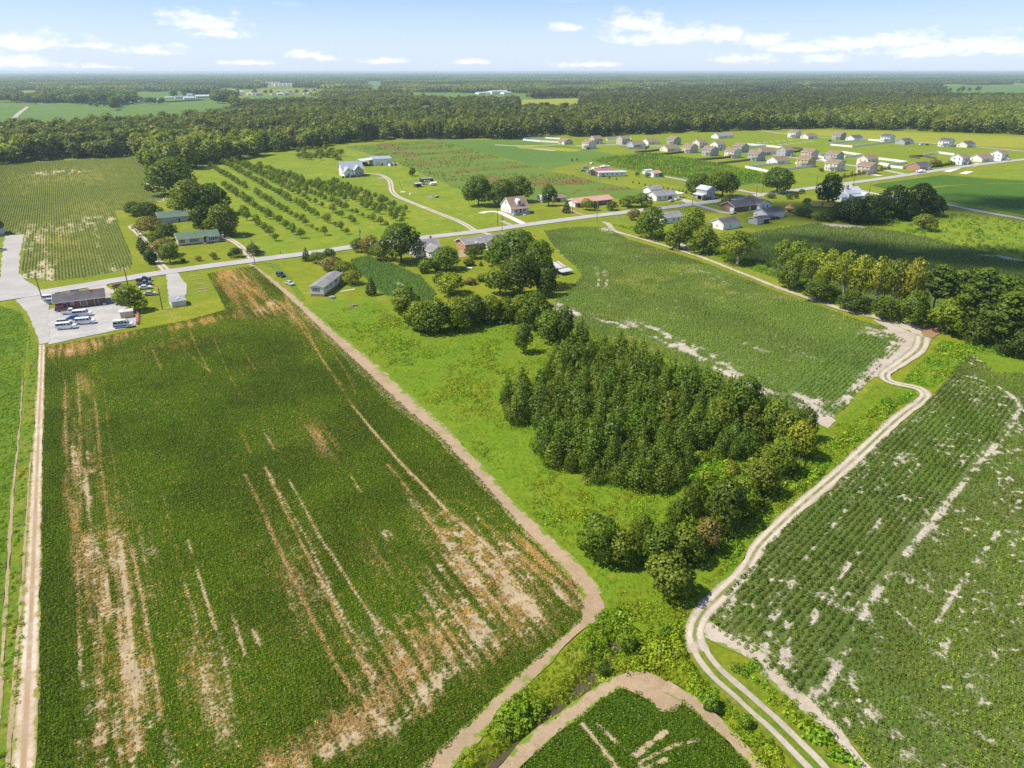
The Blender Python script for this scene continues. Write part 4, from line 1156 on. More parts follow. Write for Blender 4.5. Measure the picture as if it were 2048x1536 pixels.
def broad(name, h, w, clear, n_lobes, n, leaf, seed, squash=0.8, bark=None, airy=0.0, top=0.45):
    r = np.random.default_rng(seed)
    lobes, segs = [], []
    ch = h - clear
    rt = 0.028 * h
    fork = clear + 0.18 * ch
    segs.append(((0, 0, -0.2), (0, 0, fork), rt, rt * 0.7))
    for i in range(n_lobes):
        a = 2.4 * i + r.uniform(-.4, .4)
        f = (i + 0.5) / n_lobes
        zz = clear + ch * (0.22 + 0.62 * f)
        rr = w / 2 * (0.62 - 0.50 * max(0, f - top) / 0.55) * r.uniform(0.8, 1.1)
        if i == n_lobes - 1:
            rr *= 0.2
        s = w * r.uniform(0.24, 0.33) * (1 - airy * 0.3)
        c = np.array([math.cos(a) * rr, math.sin(a) * rr, zz])
        s = min(s, h - zz + 0.1 * h)
        lobes.append((*c, s, s, min(s * squash, h - zz if h - zz > 0.1 * h else 0.12 * h)))
        segs.append(((0, 0, fork * r.uniform(.75, 1)), tuple(c * np.array([.75, .75, 1.0]) - np.array([0, 0, s * .3])), rt * 0.5, rt * 0.18))
        segs.append((tuple(c * np.array([.75, .75, 1.0]) - np.array([0, 0, s * .3])), tuple(c + np.array([0, 0, s * .3])), rt * 0.18, rt * 0.08))
    lobes.append((0, 0, clear + ch * 0.5, w * .27, w * .27, ch * .36))
    return crown(name + '_crown', lobes, n, leaf, seed, 0.7, 0.35 if airy else 0.5), tubes_mesh(name + '_trunk', segs, bark or BARK)


def young_pine(seed, h=8.0, w=5.4, n=1500, leaf=0.21):
    r = np.random.default_rng(seed)
    lobes = []
    ex = (1.25, 1.5, 1.35, 2.2, 1.8)[seed % 5]
    for i in range(9):
        f = i / 8
        zz = h * (0.10 + 0.80 * f)
        rr = w / 2 * (1 - f ** ex) ** 0.85 * (0.8 if i == 0 else 1) + .15
        m = max(2, int(7 - 4.5 * f))
        for j in range(m):
            a = 6.283 * (j + r.uniform(-.35, .35)) / m + i * 1.3
            q = rr * r.uniform(.40, .66)
            s = (rr * .46 + .22) * r.uniform(.8, 1.2)
            lobes.append((math.cos(a) * q, math.sin(a) * q, zz + r.uniform(-.4, .4), s, s, min(h * .11, h - zz + .1)))
    segs = [((0, 0, -.2), (0, 0, h * .5), .11, .08), ((0, 0, h * .5), (0, 0, h * .93), .08, .02)]
    return crown('young_pine_crown', lobes, n, leaf, seed, 0.7, 0.45), tubes_mesh('young_pine_trunk', segs, BARK)


def tall_pine(seed, h=20.0, w=9.0, n=2600, leaf=0.34):
    r = np.random.default_rng(seed)
    lobes, segs = [], [((0, 0, -.2), (r.normal(0, .3), r.normal(0, .3), h * .92), .28, .09)]
    for i in range(20):
        f = i / 19
        zz = h * (0.42 + 0.52 * f)
        a = 2.4 * i + r.uniform(-.5, .5)
        rr = w / 2 * (0.72 - .5 * max(0, f - .55) / .45) * r.uniform(.45, 1.05)
        s = w * r.uniform(.14, .21)
        lobes.append((math.cos(a) * rr, math.sin(a) * rr, zz, s, s, s * .5))
        segs.append(((0, 0, zz - s * .4), (math.cos(a) * rr, math.sin(a) * rr, zz - .1), .09, .03))
    lobes.append((0, 0, h * .95, w * .16, w * .16, h * .045))
    return crown('tall_pine_crown', lobes, n, leaf, seed, 0.9, 0.3), tubes_mesh('tall_pine_trunk', segs, BARK)


def cedar(seed, h=6.0, w=3.0, n=1000, leaf=0.17):
    lobes = [(0, 0, h * (.12 + .8 * i / 8), w / 2 * (1.0 - .88 * (i / 8) ** 1.3), w / 2 * (1.0 - .88 * (i / 8) ** 1.3), h * .12) for i in range(9)]
    return crown('cedar_crown', lobes, n, leaf, seed, .9, .6), tubes_mesh('cedar_trunk', [((0, 0, -.2), (0, 0, h * .8), .12, .04)], BARK)


def bush(name, seed, h=3.0, w=3.6, n=800, leaf=0.19):
    r = np.random.default_rng(seed)
    lobes = [(0, 0, h * .45, w * .36, w * .36, h * .5)]
    segs = [((0, 0, -.1), (0, 0, h * .4), .08, .05)]
    for i in range(7):
        a, q = 6.283 * i / 7 + r.uniform(-.3, .3), w * r.uniform(.2, .30)
        z = h * r.uniform(.25, .68)
        lobes.append((math.cos(a) * q, math.sin(a) * q, z, w * .2, w * .2, h * .27))
        segs.append(((0, 0, h * .1), (math.cos(a) * q, math.sin(a) * q, z), .05, .02))
    return crown(name + '_crown', lobes, n, leaf, seed, .75, .5), tubes_mesh(name + '_trunk', segs, BARK)


K_OAK = Kind('oak_tree', 14, 13, [broad('oak', 14, 13, 1.6, 11, 3400, 0.40, 400 + i) for i in range(4)])
K_TREE = Kind('leafy_tree', 11, 8, [broad('leafy_tree', 11, 8, 0.9, 9, 2300, 0.32, 410 + i, 1.0) for i in range(4)])
K_ROUND = Kind('round_tree', 6, 6, [broad('round_tree', 6, 6, 0.9, 8, 1700, 0.22, 420 + i, .9) for i in range(3)])
K_HEDGE = Kind('hedgerow_tree', 14, 9, [broad('hedgerow_tree', 14, 9, 2.6, 12, 1900, 0.31, 430 + i, .95, BARK_PALE, 0.8, .72) for i in range(4)])
K_PINE = Kind('young_pine', 8, 5.4, [young_pine(440 + i) for i in range(5)])
K_TALL = Kind('tall_pine', 20, 9, [tall_pine(450 + i) for i in range(4)])
K_CEDAR = Kind('cedar_tree', 6, 3, [cedar(460 + i) for i in range(2)])
K_BUSH = Kind('shrub', 3, 3.6, [bush('shrub', 470 + i) for i in range(4)])
K_ORCH = Kind('orchard_tree', 4.6, 4.2, [broad('orchard_tree', 4.6, 4.2, 0.9, 7, 620, 0.20, 480 + i, .85) for i in range(5)])


def plant(kind, xy, h, w, col, label, cat, group=None, z=0.0, name=None):
    """one tree as a thing of its own: trunk and crown under an Empty at its foot"""
    o = link(name or kind.name, None, label=label, category=cat, group=group)
    o.empty_display_size = 0.2
    o.location = (xy[0], xy[1], z)
    o.rotation_euler = (0, 0, random.uniform(0, 6.283))
    o.scale = (w / kind.w, w / kind.w * random.uniform(.92, 1.08), h / kind.h)
    cr, tr = random.choice(kind.variants)
    c = link('crown', cr, o)
    k = random.uniform(.88, 1.14)
    c.color = (col[0] * k * random.uniform(.94, 1.06), col[1] * k, col[2] * k, 1)
    link('trunk', tr, o)
    return o


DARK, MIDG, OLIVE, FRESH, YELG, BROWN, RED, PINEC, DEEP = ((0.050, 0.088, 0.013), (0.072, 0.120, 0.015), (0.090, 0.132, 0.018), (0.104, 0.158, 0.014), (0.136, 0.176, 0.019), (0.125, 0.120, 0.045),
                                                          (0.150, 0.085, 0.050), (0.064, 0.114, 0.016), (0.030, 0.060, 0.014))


def tree_at(kind, px, py, ytop, wpx, col, label, cat='tree', group=None, name=None):
    return plant(kind, P(px, py), max(0.6, top_height(px, py, ytop)), wpx / px_per_m(px, py), col, label, cat, group, name=name)


SINGLE = [
    # around the green-roofed houses
    (K_OAK, 350, 390, 313, 92, DARK, 'huge dark round oak at the upper end of the row crop field'),
    (K_OAK, 385, 432, 358, 80, OLIVE, 'big olive oak rising behind the green-roofed garage'),
    (K_OAK, 425, 430, 366, 70, DARK, 'tall dark oak at the orchard edge behind the garage'),
    (K_TREE, 408, 468, 410, 42, DEEP, 'dark conical tree between the garage and the carport'),
    (K_OAK, 450, 472, 408, 62, MIDG, 'broad oak beside the carport on the orchard side'),
    (K_TREE, 268, 432, 402, 34, DARK, 'dark tree at the field corner where the sandy drive bends'),
    (K_OAK, 295, 438, 404, 58, DARK, 'wide dark tree left of the garage by the field edge'),
    (K_ROUND, 302, 470, 432, 52, BROWN, 'greyish brown bare-looking tree beside the garage wall'),
    (K_TREE, 338, 480, 444, 36, DARK, 'dark round tree between the garage and the white house'),
    (K_ROUND, 316, 494, 462, 36, OLIVE, 'pale olive small tree next to the sandy two-rut drive'),
    (K_ROUND, 330, 512, 477, 50, BROWN, 'grey-brown spreading tree beside the end wall of the white house'),
    (K_TREE, 341, 526, 486, 36, MIDG, 'green tree with a forked trunk on the front lawn by the drive'),
    (K_CEDAR, 284, 498, 470, 22, DEEP, 'dark columnar shrub at the upper end of the drive hedge'),
    (K_BUSH, 293, 512, 482, 26, DEEP, 'dark shrub in the middle of the drive hedge'),
    (K_BUSH, 304, 528, 496, 30, DEEP, 'dark bushy shrub at the road end of the drive hedge'),
    (K_ROUND, 474, 514, 495, 27, DEEP, 'clipped round dark tree between the lawn and the second drive'),
    (K_ROUND, 506, 511, 487, 25, DARK, 'round dark tree by the road with a car parked beneath'),
    (K_ROUND, 462, 472, 455, 26, YELG, 'low yellowish round shrub by the carport'),
    (K_BUSH, 367, 524, 515, 11, RED, 'small reddish shrub on the front lawn nearest the forked tree'),
    (K_ROUND, 397, 522, 511, 13, BROWN, 'small brown crape shrub in the middle of the front lawn'),
    (K_ROUND, 427, 518, 504, 16, BROWN, 'brown crape shrub with a visible stem before the house door'),
    (K_BUSH, 459, 511, 504, 10, RED, 'low reddish bush beside the clipped round tree'),
    (K_TREE, 262, 622, 568, 52, OLIVE, 'shade tree over the parked cars beside the brick building'),
    (K_BUSH, 118, 594, 584, 11, DARK, 'small dark bush behind the brick building'),
    # around the trailer and the farmhouses
    (K_CEDAR, 613, 522, 493, 19, DEEP, 'upright cedar at the roadside end of the trailer hedge'),
    (K_ROUND, 636, 526, 504, 34, MIDG, 'green rounded shrub next to the roadside cedar'),
    (K_TREE, 659, 518, 497, 28, DARK, 'dark irregular small pine between hedge and road'),
    (K_ROUND, 662, 540, 514, 46, BROWN, 'russet brown spreading tree behind the grey trailer'),
    (K_ROUND, 690, 548, 522, 44, OLIVE, 'olive bushy tree at the crop plot corner by the trailer'),
    (K_ROUND, 706, 568, 541, 40, YELG, 'yellow-green tree close to the back end of the trailer'),
    (K_CEDAR, 743, 590, 551, 24, DEEP, 'dark pointed cedar standing alone beyond the trailer yard'),
    (K_ROUND, 717, 504, 476, 28, DARK, 'dark round bush at the foot of a roadside pole'),
    (K_ROUND, 741, 508, 470, 34, BROWN, 'brownish thin tree between the pole bush and the big oak'),
    (K_ROUND, 762, 520, 486, 42, OLIVE, 'olive tree leaning on the big dark oak by the road'),
    (K_OAK, 803, 525, 446, 78, DARK, 'big dark oak left of the white farmhouse'),
    (K_TREE, 893, 540, 492, 52, MIDG, 'leafy tree in front of the white farmhouse'),
    (K_BUSH, 852, 545, 516, 36, MIDG, 'green shrub by the farmhouse back porch'),
    (K_BUSH, 873, 540, 520, 22, OLIVE, 'small olive shrub beside the porch'),
    (K_ROUND, 950, 516, 490, 36, DARK, 'round dark tree before the white garage'),
    (K_BUSH, 938, 531, 516, 28, MIDG, 'low green bush on the lawn below the garage'),
    (K_CEDAR, 962, 532, 521, 9, DEEP, 'tiny dark cedar on the lawn'),
    (K_TREE, 998, 530, 470, 52, MIDG, 'leafy tree at the back of the great clump by the ranch house'),
    (K_OAK, 1035, 545, 458, 90, DARK, 'tallest tree of the great dark clump'),
    (K_OAK, 1075, 575, 480, 66, MIDG, 'great tree of the clump facing the tin shed'),
    (K_OAK, 1040, 592, 508, 84, DARK, 'great tree at the lower end of the clump'),
    (K_TREE, 1000, 590, 528, 56, MIDG, 'lower leafy tree of the clump facing the lawn'),
    (K_TREE, 1092, 592, 536, 40, DARK, 'dark tree of the clump nearest the tin shed'),
    (K_TREE, 902, 588, 545, 58, FRESH, 'bushy tree standing alone on the back lawn'),
    (K_TREE, 880, 572, 543, 26, DARK, 'dark narrow tree next to the lone bushy tree'),
    (K_BUSH, 940, 568, 553, 30, BROWN, 'reddish brown shrub at the lawn edge'),
    (K_BUSH, 966, 562, 547, 32, OLIVE, 'olive shrub at the foot of the great clump'),
    # thicket across the meadow
    (K_TREE, 812, 640, 572, 58, MIDG, 'tree at the trailer end of the thicket across the meadow'),
    (K_TREE, 838, 664, 602, 56, FRESH, 'fresh green tree at the lower corner of the thicket'),
    (K_TREE, 876, 664, 596, 60, MIDG, 'round leafy tree in the lower part of the thicket'),
    (K_TREE, 915, 660, 592, 56, FRESH, 'bright leafy tree in the middle of the thicket'),
    (K_TREE, 948, 650, 588, 48, DARK, 'dark tree in the middle of the thicket'),
    (K_TREE, 982, 644, 590, 46, FRESH, 'bright tree below the great clump in the thicket'),
    (K_TREE, 1012, 642, 594, 42, MIDG, 'low tree in the upper part of the thicket'),
    (K_TREE, 1040, 644, 588, 44, OLIVE, 'olive tree in the upper part of the thicket'),
    (K_TREE, 1070, 658, 583, 62, MIDG, 'large rounded tree at the upper end of the thicket'),
    (K_TREE, 1098, 682, 620, 54, MIDG, 'leafy tree next to the lone meadow tree'),
    (K_TREE, 1126, 686, 612, 46, DARK, 'dark tree at the end of the thicket beside the cotton'),
    (K_PINE, 1163, 688, 636, 36, PINEC, 'young pine between the thicket and the wood'),
    (K_TREE, 1047, 706, 645, 34, DARK, 'slender dark tree standing alone in the meadow'),
    # along the road beyond
    (K_OAK, 957, 412, 350, 60, DARK, 'broad tree with drooping boughs left of the white dormer house'),
    (K_OAK, 1004, 412, 358, 54, DARK, 'dark oak close behind the white dormer house'),
    (K_OAK, 1036, 404, 351, 50, MIDG, 'taller oak behind the dormer house roof'),
    (K_TREE, 1097, 412, 368, 30, DARK, 'narrow dark tree before the small white outbuilding'),
    (K_CEDAR, 1133, 426, 398, 19, DEEP, 'dark rounded cedar by the pink-roofed ranch drive'),
    (K_ROUND, 1173, 420, 396, 24, YELG, 'yellowish ornamental tree before the pink-roofed ranch'),
    (K_ROUND, 1188, 421, 402, 16, DARK, 'small dark tree beside the yellowish ornamental'),
    (K_ROUND, 1224, 420, 402, 24, DARK, 'round dark bush at the end of the pink-roofed ranch'),
    (K_ROUND, 1258, 414, 392, 40, OLIVE, 'olive thicket tree between the ranch and the white house'),
    (K_ROUND, 1283, 414, 386, 42, MIDG, 'green thicket tree nearest the white house with carport'),
    (K_TREE, 825, 352, 335, 15, DARK, 'small tree beside the garden of the big barn'),
    (K_TREE, 1301, 477, 413, 56, MIDG, 'leafy tree at the start of the sandy hedge track'),
    (K_ROUND, 1268, 440, 418, 26, BROWN, 'half bare small tree by the road above the hedge track'),
    (K_TREE, 1384, 470, 414, 52, FRESH, 'bright tree behind the small white shed'),
    (K_TREE, 1358, 497, 442, 52, OLIVE, 'olive tree along the hedge track below the house'),
    (K_TREE, 1406, 508, 452, 52, OLIVE, 'loose olive tree beside the pond of sand on the hedge track'),
    (K_HEDGE, 1475, 528, 460, 84, YELG, 'wide yellow-green tree standing alone by the track'),
    (K_OAK, 1396, 388, 347, 50, DARK, 'dark tree behind the tall grey shed'),
    (K_OAK, 1444, 394, 342, 66, MIDG, 'large round tree beside the tall grey shed'),
    (K_TREE, 1450, 417, 389, 22, OLIVE, 'small olive tree at the roadside near the tall shed'),
    (K_ROUND, 1500, 400, 390, 22, BROWN, 'reddish shrub by the road in front of the dark-roofed house'),
    (K_OAK, 1553, 386, 335, 58, DARK, 'round oak alone between the road and the shrub field'),
    (K_TREE, 1655, 412, 346, 48, DEEP, 'tall dark tree with layered boughs before the tin-roofed farmhouse'),
    (K_ROUND, 1541, 396, 386, 20, DARK, 'low dark roadside shrub farthest from the farmhouse'),
    (K_ROUND, 1577, 398, 387, 15, DARK, 'second low dark roadside shrub'),
    (K_ROUND, 1592, 397, 388, 13, DARK, 'third low dark roadside shrub'),
    (K_ROUND, 1604, 386, 378, 12, DARK, 'small round shrub right at the road edge'),
    (K_ROUND, 1614, 408, 396, 18, DARK, 'dark shrub next to the yellow container'),
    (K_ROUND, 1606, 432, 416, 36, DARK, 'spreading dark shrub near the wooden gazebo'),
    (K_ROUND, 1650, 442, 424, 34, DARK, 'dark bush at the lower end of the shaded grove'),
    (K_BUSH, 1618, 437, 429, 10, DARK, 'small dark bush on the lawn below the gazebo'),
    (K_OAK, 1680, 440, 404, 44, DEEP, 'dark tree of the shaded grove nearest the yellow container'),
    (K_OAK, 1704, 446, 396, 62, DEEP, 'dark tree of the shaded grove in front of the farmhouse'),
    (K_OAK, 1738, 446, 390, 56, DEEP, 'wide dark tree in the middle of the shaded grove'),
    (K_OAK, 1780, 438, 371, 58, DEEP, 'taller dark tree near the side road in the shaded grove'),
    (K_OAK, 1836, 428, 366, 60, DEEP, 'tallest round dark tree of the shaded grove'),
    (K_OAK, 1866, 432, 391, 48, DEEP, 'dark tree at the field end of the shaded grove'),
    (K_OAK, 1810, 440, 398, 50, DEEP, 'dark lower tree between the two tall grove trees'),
    (K_ROUND, 1845, 460, 428, 46, OLIVE, 'lone shrubby tree on the meadow below the grove'),
    (K_ROUND, 1641, 343, 335, 11, MIDG, 'small round tree on the lawn by the roadside hedge row'),
    (K_BUSH, 1722, 347, 337, 14, MIDG, 'bush before the brick house in the village'),
    (K_ROUND, 1868, 333, 319, 26, BROWN, 'brownish tree beside the brick house with dark roof'),
    # hedge of tall trees along the track
    (K_HEDGE, 1563, 556, 474, 44, OLIVE, 'hedge tree with two leafy tops at the upper end of the tall hedge'),
    (K_HEDGE, 1592, 572, 476, 46, FRESH, 'second tree from the upper end of the tall hedge'),
    (K_TREE, 1575, 578, 520, 46, MIDG, 'leafy understorey tree at the foot of the upper hedge'),
    (K_HEDGE, 1618, 584, 492, 50, FRESH, 'bright green tree in the upper half of the tall hedge'),
    (K_HEDGE, 1650, 596, 494, 54, YELG, 'yellow-green tree in the upper half of the tall hedge'),
    (K_HEDGE, 1683, 606, 498, 56, YELG, 'broad yellow-green tree in the middle of the tall hedge'),
    (K_HEDGE, 1715, 614, 506, 54, YELG, 'yellowish thin-crowned tree in the middle of the tall hedge'),
    (K_HEDGE, 1748, 622, 510, 54, YELG, 'yellowish tree with visible limbs in the lower half of the hedge'),
    (K_HEDGE, 1780, 630, 514, 54, OLIVE, 'tall olive tree in the lower half of the hedge'),
    (K_HEDGE, 1812, 638, 512, 50, (0.148, 0.172, 0.024), 'yellowest tree of the tall hedge before the pines'),
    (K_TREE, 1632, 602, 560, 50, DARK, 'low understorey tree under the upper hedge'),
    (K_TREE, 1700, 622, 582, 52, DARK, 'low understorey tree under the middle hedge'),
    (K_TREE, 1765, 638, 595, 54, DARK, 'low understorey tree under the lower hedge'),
    (K_TREE, 1820, 652, 580, 54, MIDG, 'dense tree closing the hedge at the sandy bend'),
    (K_TREE, 1893, 668, 596, 74, FRESH, 'bright broadleaf tree overhanging the sandy bend'),
    (K_TALL, 1862, 640, 528, 70, PINEC, 'tall pine nearest the hedge in the pine grove'),
    (K_TALL, 1905, 640, 540, 76, PINEC, 'tall pine behind the bright broadleaf tree'),
    (K_TALL, 1942, 676, 535, 86, PINEC, 'tallest pine of the grove at the sandy bend'),
    (K_TALL, 1985, 660, 548, 84, PINEC, 'wide pine in the middle of the pine grove'),
    (K_TALL, 2000, 706, 580, 84, PINEC, 'front pine of the grove above the cotton corner'),
    (K_TALL, 2040, 690, 545, 90, PINEC, 'big pine at the edge of the picture'),
    (K_TALL, 2080, 716, 560, 96, PINEC, 'pine cut by the picture edge'),
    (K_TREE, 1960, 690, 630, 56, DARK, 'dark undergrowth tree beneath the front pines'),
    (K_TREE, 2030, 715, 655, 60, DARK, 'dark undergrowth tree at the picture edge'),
    # individual trees round the wood
    (K_ROUND, 1192, 1118, 1030, 78, MIDG, 'round glossy tree at the tip of the wood beside the meadow'),
    (K_TREE, 1240, 1128, 1060, 66, OLIVE, 'olive tree next to the round one at the tip of the wood'),
    (K_ROUND, 1283, 1096, 1028, 50, MIDG, 'round-topped tree in the meadow gap by the tip of the wood'),
    (K_ROUND, 1352, 1062, 996, 50, MIDG, 'leafy tree in the clearing below the wood'),
    (K_ROUND, 1386, 1036, 958, 46, DARK, 'upright dark tree standing in the clearing'),
    (K_TREE, 1335, 1192, 1108, 92, OLIVE, 'broad olive tree overhanging the weedy corner'),
    (K_TREE, 1318, 1128, 1050, 74, MIDG, 'tree in the middle of the lower thicket'),
    (K_TREE, 1364, 1126, 1048, 70, OLIVE, 'olive tree of the lower thicket near the track'),
    (K_TREE, 1412, 1104, 1036, 52, BROWN, 'half bare brownish tree near the track'),
    (K_TREE, 1446, 1056, 960, 80, DARK, 'large dark broadleaf between clearing and track'),
    (K_TREE, 1482, 1022, 955, 62, FRESH, 'bright green broadleaf leaning to the track'),
    (K_TREE, 1520, 990, 915, 64, OLIVE, 'olive broadleaf along the track side of the wood'),
    (K_TREE, 1558, 950, 875, 62, FRESH, 'fresh green broadleaf along the track side of the wood'),
    (K_TREE, 1598, 918, 838, 54, YELG, 'yellow-green tree at the outer corner of the wood'),
    (K_TREE, 1572, 900, 822, 60, OLIVE, 'olive broadleaf near the sandy field corner'),
    (K_TREE, 1602, 880, 812, 52, DARK, 'dark broadleaf at the sandy field corner'),
    (K_TREE, 1545, 880, 800, 60, MIDG, 'broadleaf rising at the cotton edge of the wood'),
    (K_OAK, 1480, 850, 752, 84, MIDG, 'tallest broadleaf of the wood on its cotton side'),
    (K_BUSH, 1415, 965, 938, 44, FRESH, 'bright mounded bush in the clearing'),
    (K_BUSH, 1398, 925, 902, 40, FRESH, 'bright bush at the upper end of the clearing'),
    (K_BUSH, 1462, 952, 926, 40, YELG, 'yellowish bush among the clearing trees'),
    (K_BUSH, 1252, 1296, 1262, 46, (0.10, 0.165, 0.014), 'bright green willow-like bush in the weedy corner'),
    (K_BUSH, 1205, 1345, 1318, 36, (0.085, 0.15, 0.014), 'green bush overhanging the ditch'),
    (K_BUSH, 1330, 1272, 1250, 30, (0.09, 0.19, 0.016), 'small bright bush near the track bend'),
    (K_BUSH, 1420, 1416, 1388, 40, (0.085, 0.165, 0.018), 'weedy bush on the bank above the small corner field'),
    (K_BUSH, 1490, 1452, 1430, 32, (0.09, 0.17, 0.018), 'lower weedy bush beside the two-rut track'),
]
for T in SINGLE:
    cat = 'shrub' if T[0] is K_BUSH else 'tree'
    tree_at(*T[:6], T[6], cat)

# the pine wood: every pine its own tree
WOOD = PP([(1010, 800), (1030, 785), (1078, 785), (1100, 745), (1118, 722), (1150, 716), (1200, 706), (1245, 718), (1330, 756), (1420, 785), (1500, 822), (1550, 862), (1520, 905), (1460, 925), (1400, 905), (1375, 925),
           (1372, 960), (1330, 985), (1295, 992), (1240, 978), (1172, 972), (1160, 948), (1108, 938), (1085, 905), (1080, 872), (1030, 850), (1008, 830)])
pine_pts = []
lo, hi = WOOD.min(0), WOOD.max(0)
cand = rng.uniform(lo, hi, (9000, 2))
cand = cand[inside(cand, WOOD)]
for c in cand:
    if all((c[0] - q[0]) ** 2 + (c[1] - q[1]) ** 2 > 2.8 ** 2 for q in pine_pts):
        pine_pts.append(c)
pine_pts = np.array(pine_pts)
edge_d = seg_dist(pine_pts, np.vstack([WOOD, WOOD[:1]]))
front = np.argsort(pine_pts[:, 1] * 0.7 + edge_d * 0.6)
for n_, i in enumerate(front[:285]):
    x, y = pine_pts[i]
    h = random.choice((random.uniform(4.5, 6.5), random.uniform(6.0, 8.0), random.uniform(7.0, 9.4))) * (0.8 if edge_d[i] < 2 else 1)
    col = PINEC if random.random() < .6 else random.choice((MIDG, OLIVE, (0.066, 0.125, 0.016)))
    rim = edge_d[i] < 3.2
    k = np.array((x, y)) - WOOD.mean(0)
    side = ('meadow' if k @ VDIR < -8 else 'cotton field' if k @ VDIR > 12 else 'middle') + (', house end' if k @ UDIR < -6 else ', clearing end')
    lab = ('tall ' if h > 8.3 else 'low ' if h < 6.6 else '') + ('dark' if col is PINEC else 'lighter') + (' pine on the rim of' if rim else ' pine inside') + ' the wood, ' + ('' if side[:3] == 'mid' else 'towards the ') + side
    plant(K_PINE, (x, y), h, h * random.uniform(.56, .78), col, lab, 'pine tree', lab.replace(' pine ', ' pines '))
rest_ = pine_pts[front[285:]]
if len(rest_):
    pr = [m for v in K_PINE.variants[:3] for m in v[:1]]
    ci = [c.copy() for c in pr]
    for c in ci:
        c.materials.clear()
        c.materials.append(LEAF_I)
    hh = rng.uniform(.75, 1.1, len(rest_))
    scatter('pine_wood_rear', 'rear pines of the dense pine wood, merged into one mass', rest_, ci, hh, tints(len(rest_), PINEC, .12), 0, tilt=.03)
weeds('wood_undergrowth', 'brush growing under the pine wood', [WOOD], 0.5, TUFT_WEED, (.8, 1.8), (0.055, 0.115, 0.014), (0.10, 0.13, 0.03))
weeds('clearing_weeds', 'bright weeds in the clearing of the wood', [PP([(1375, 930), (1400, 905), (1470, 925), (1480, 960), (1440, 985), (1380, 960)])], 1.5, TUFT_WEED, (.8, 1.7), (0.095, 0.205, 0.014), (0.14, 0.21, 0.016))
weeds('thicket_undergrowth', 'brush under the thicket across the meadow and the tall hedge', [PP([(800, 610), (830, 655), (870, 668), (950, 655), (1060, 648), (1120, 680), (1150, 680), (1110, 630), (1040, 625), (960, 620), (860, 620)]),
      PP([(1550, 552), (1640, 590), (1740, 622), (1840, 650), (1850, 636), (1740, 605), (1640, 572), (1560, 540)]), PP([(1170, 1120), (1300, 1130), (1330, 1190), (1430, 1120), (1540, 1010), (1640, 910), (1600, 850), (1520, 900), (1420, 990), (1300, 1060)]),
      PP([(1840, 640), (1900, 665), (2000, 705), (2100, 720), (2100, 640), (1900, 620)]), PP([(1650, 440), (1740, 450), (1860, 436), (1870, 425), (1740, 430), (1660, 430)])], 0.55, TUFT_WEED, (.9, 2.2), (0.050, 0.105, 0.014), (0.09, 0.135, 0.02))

# the orchard: rows from the forest edge down to the road
ORCH_ROWS = [((489, 434), (553, 481), 7, 1.0, 'shortest orchard row beside the carport oak'), ((450, 378), (601, 477), 23, .95, 'second orchard row from the green-roofed house'),
             ((419, 335), (646, 471), 34, .95, 'third orchard row from the green-roofed house'), ((444, 327), (692, 467), 37, 1.0, 'fourth orchard row, running past the middle'),
             ((466, 325), (734, 462), 36, .95, 'fifth orchard row from the green-roofed house'), ((490, 333), (773, 455), 38, 1.0, 'sixth orchard row from the green-roofed house'),
             ((517, 334), (803, 446), 38, .95, 'seventh orchard row, thinner than the rest'), ((576, 355), (806, 436), 28, 1.0, 'eighth orchard row, below the gable house'),
             ((634, 367), (812, 424), 20, .95, 'ninth orchard row near the curving drive'), ((667, 367), (772, 406), 12, .9, 'short orchard row nearest the curving drive')]
for (a, b, n_, size, lab) in ORCH_ROWS:
    A, B = np.array(P(*a)), np.array(P(*b))
    for i in range(n_):
        f = (i + random.uniform(-.22, .22)) / (n_ - 1)
        if random.random() < 0.05 + 0.05 * (i > n_ * .7):
            continue
        q = A + (B - A) * f + rng.normal(0, .35, 2)
        s = size * random.uniform(.72, 1.15) * (1.08 - 0.22 * f)
        if random.random() < .10:
            s *= .6
        l2 = ('big' if s > 1.05 else 'small' if s < .72 else 'middling') + ' orchard tree, ' + ('forest end' if f < .34 else 'road end' if f > .67 else 'middle part') + ' of the ' + lab
        plant(K_ORCH, q, 5.0 * s, 4.2 * s * random.uniform(.85, 1.15), MIDG if random.random() < .6 else OLIVE, l2, 'orchard tree', l2.replace('tree,', 'trees,'))
for i in range(40):
    px, py = random.uniform(590, 690), random.uniform(300, 322)
    if abs((py - 300) - (px - 590) * .22) > 16:
        continue
    plant(K_ORCH, P(px, py), random.uniform(3.5, 6.5), random.uniform(4, 6.5), OLIVE, 'scrubby tree in the loose group between orchard and forest edge', 'tree', 'scrubby trees above the orchard', name='scrub_tree')
# little conifers planted along the farm lawn and the roadside hedge of the village
for i, (px, py) in enumerate([(1207, 354), (1219, 357), (1233, 360), (1266, 366), (1278, 368), (1290, 371), (1301, 373), (1313, 375), (1326, 377), (1336, 379), (1345, 381)]):
    tree_at(K_CEDAR, px, py, py - 5, 4, DEEP, 'tiny planted cedar in the line across the farm lawn', 'shrub', 'tiny cedars across the farm lawn', 'small_cedar')
for i, (px, py, k) in enumerate([(1358, 386, 9), (1365, 387, 10), (1372, 387, 9)]):
    tree_at(K_CEDAR, px, py, py - k, 6, PINEC, ['first', 'middle', 'last'][i] + ' of three pointed cedars behind the white house with carport', 'tree', None)
for i, (px, py) in enumerate([(1144, 322), (1154, 321)]):
    tree_at(K_CEDAR, px, py, py - 6, 4, DEEP, ['lone cedar on the pasture edge above the boats', 'second lone cedar on the pasture edge above the boats'][i], 'tree')
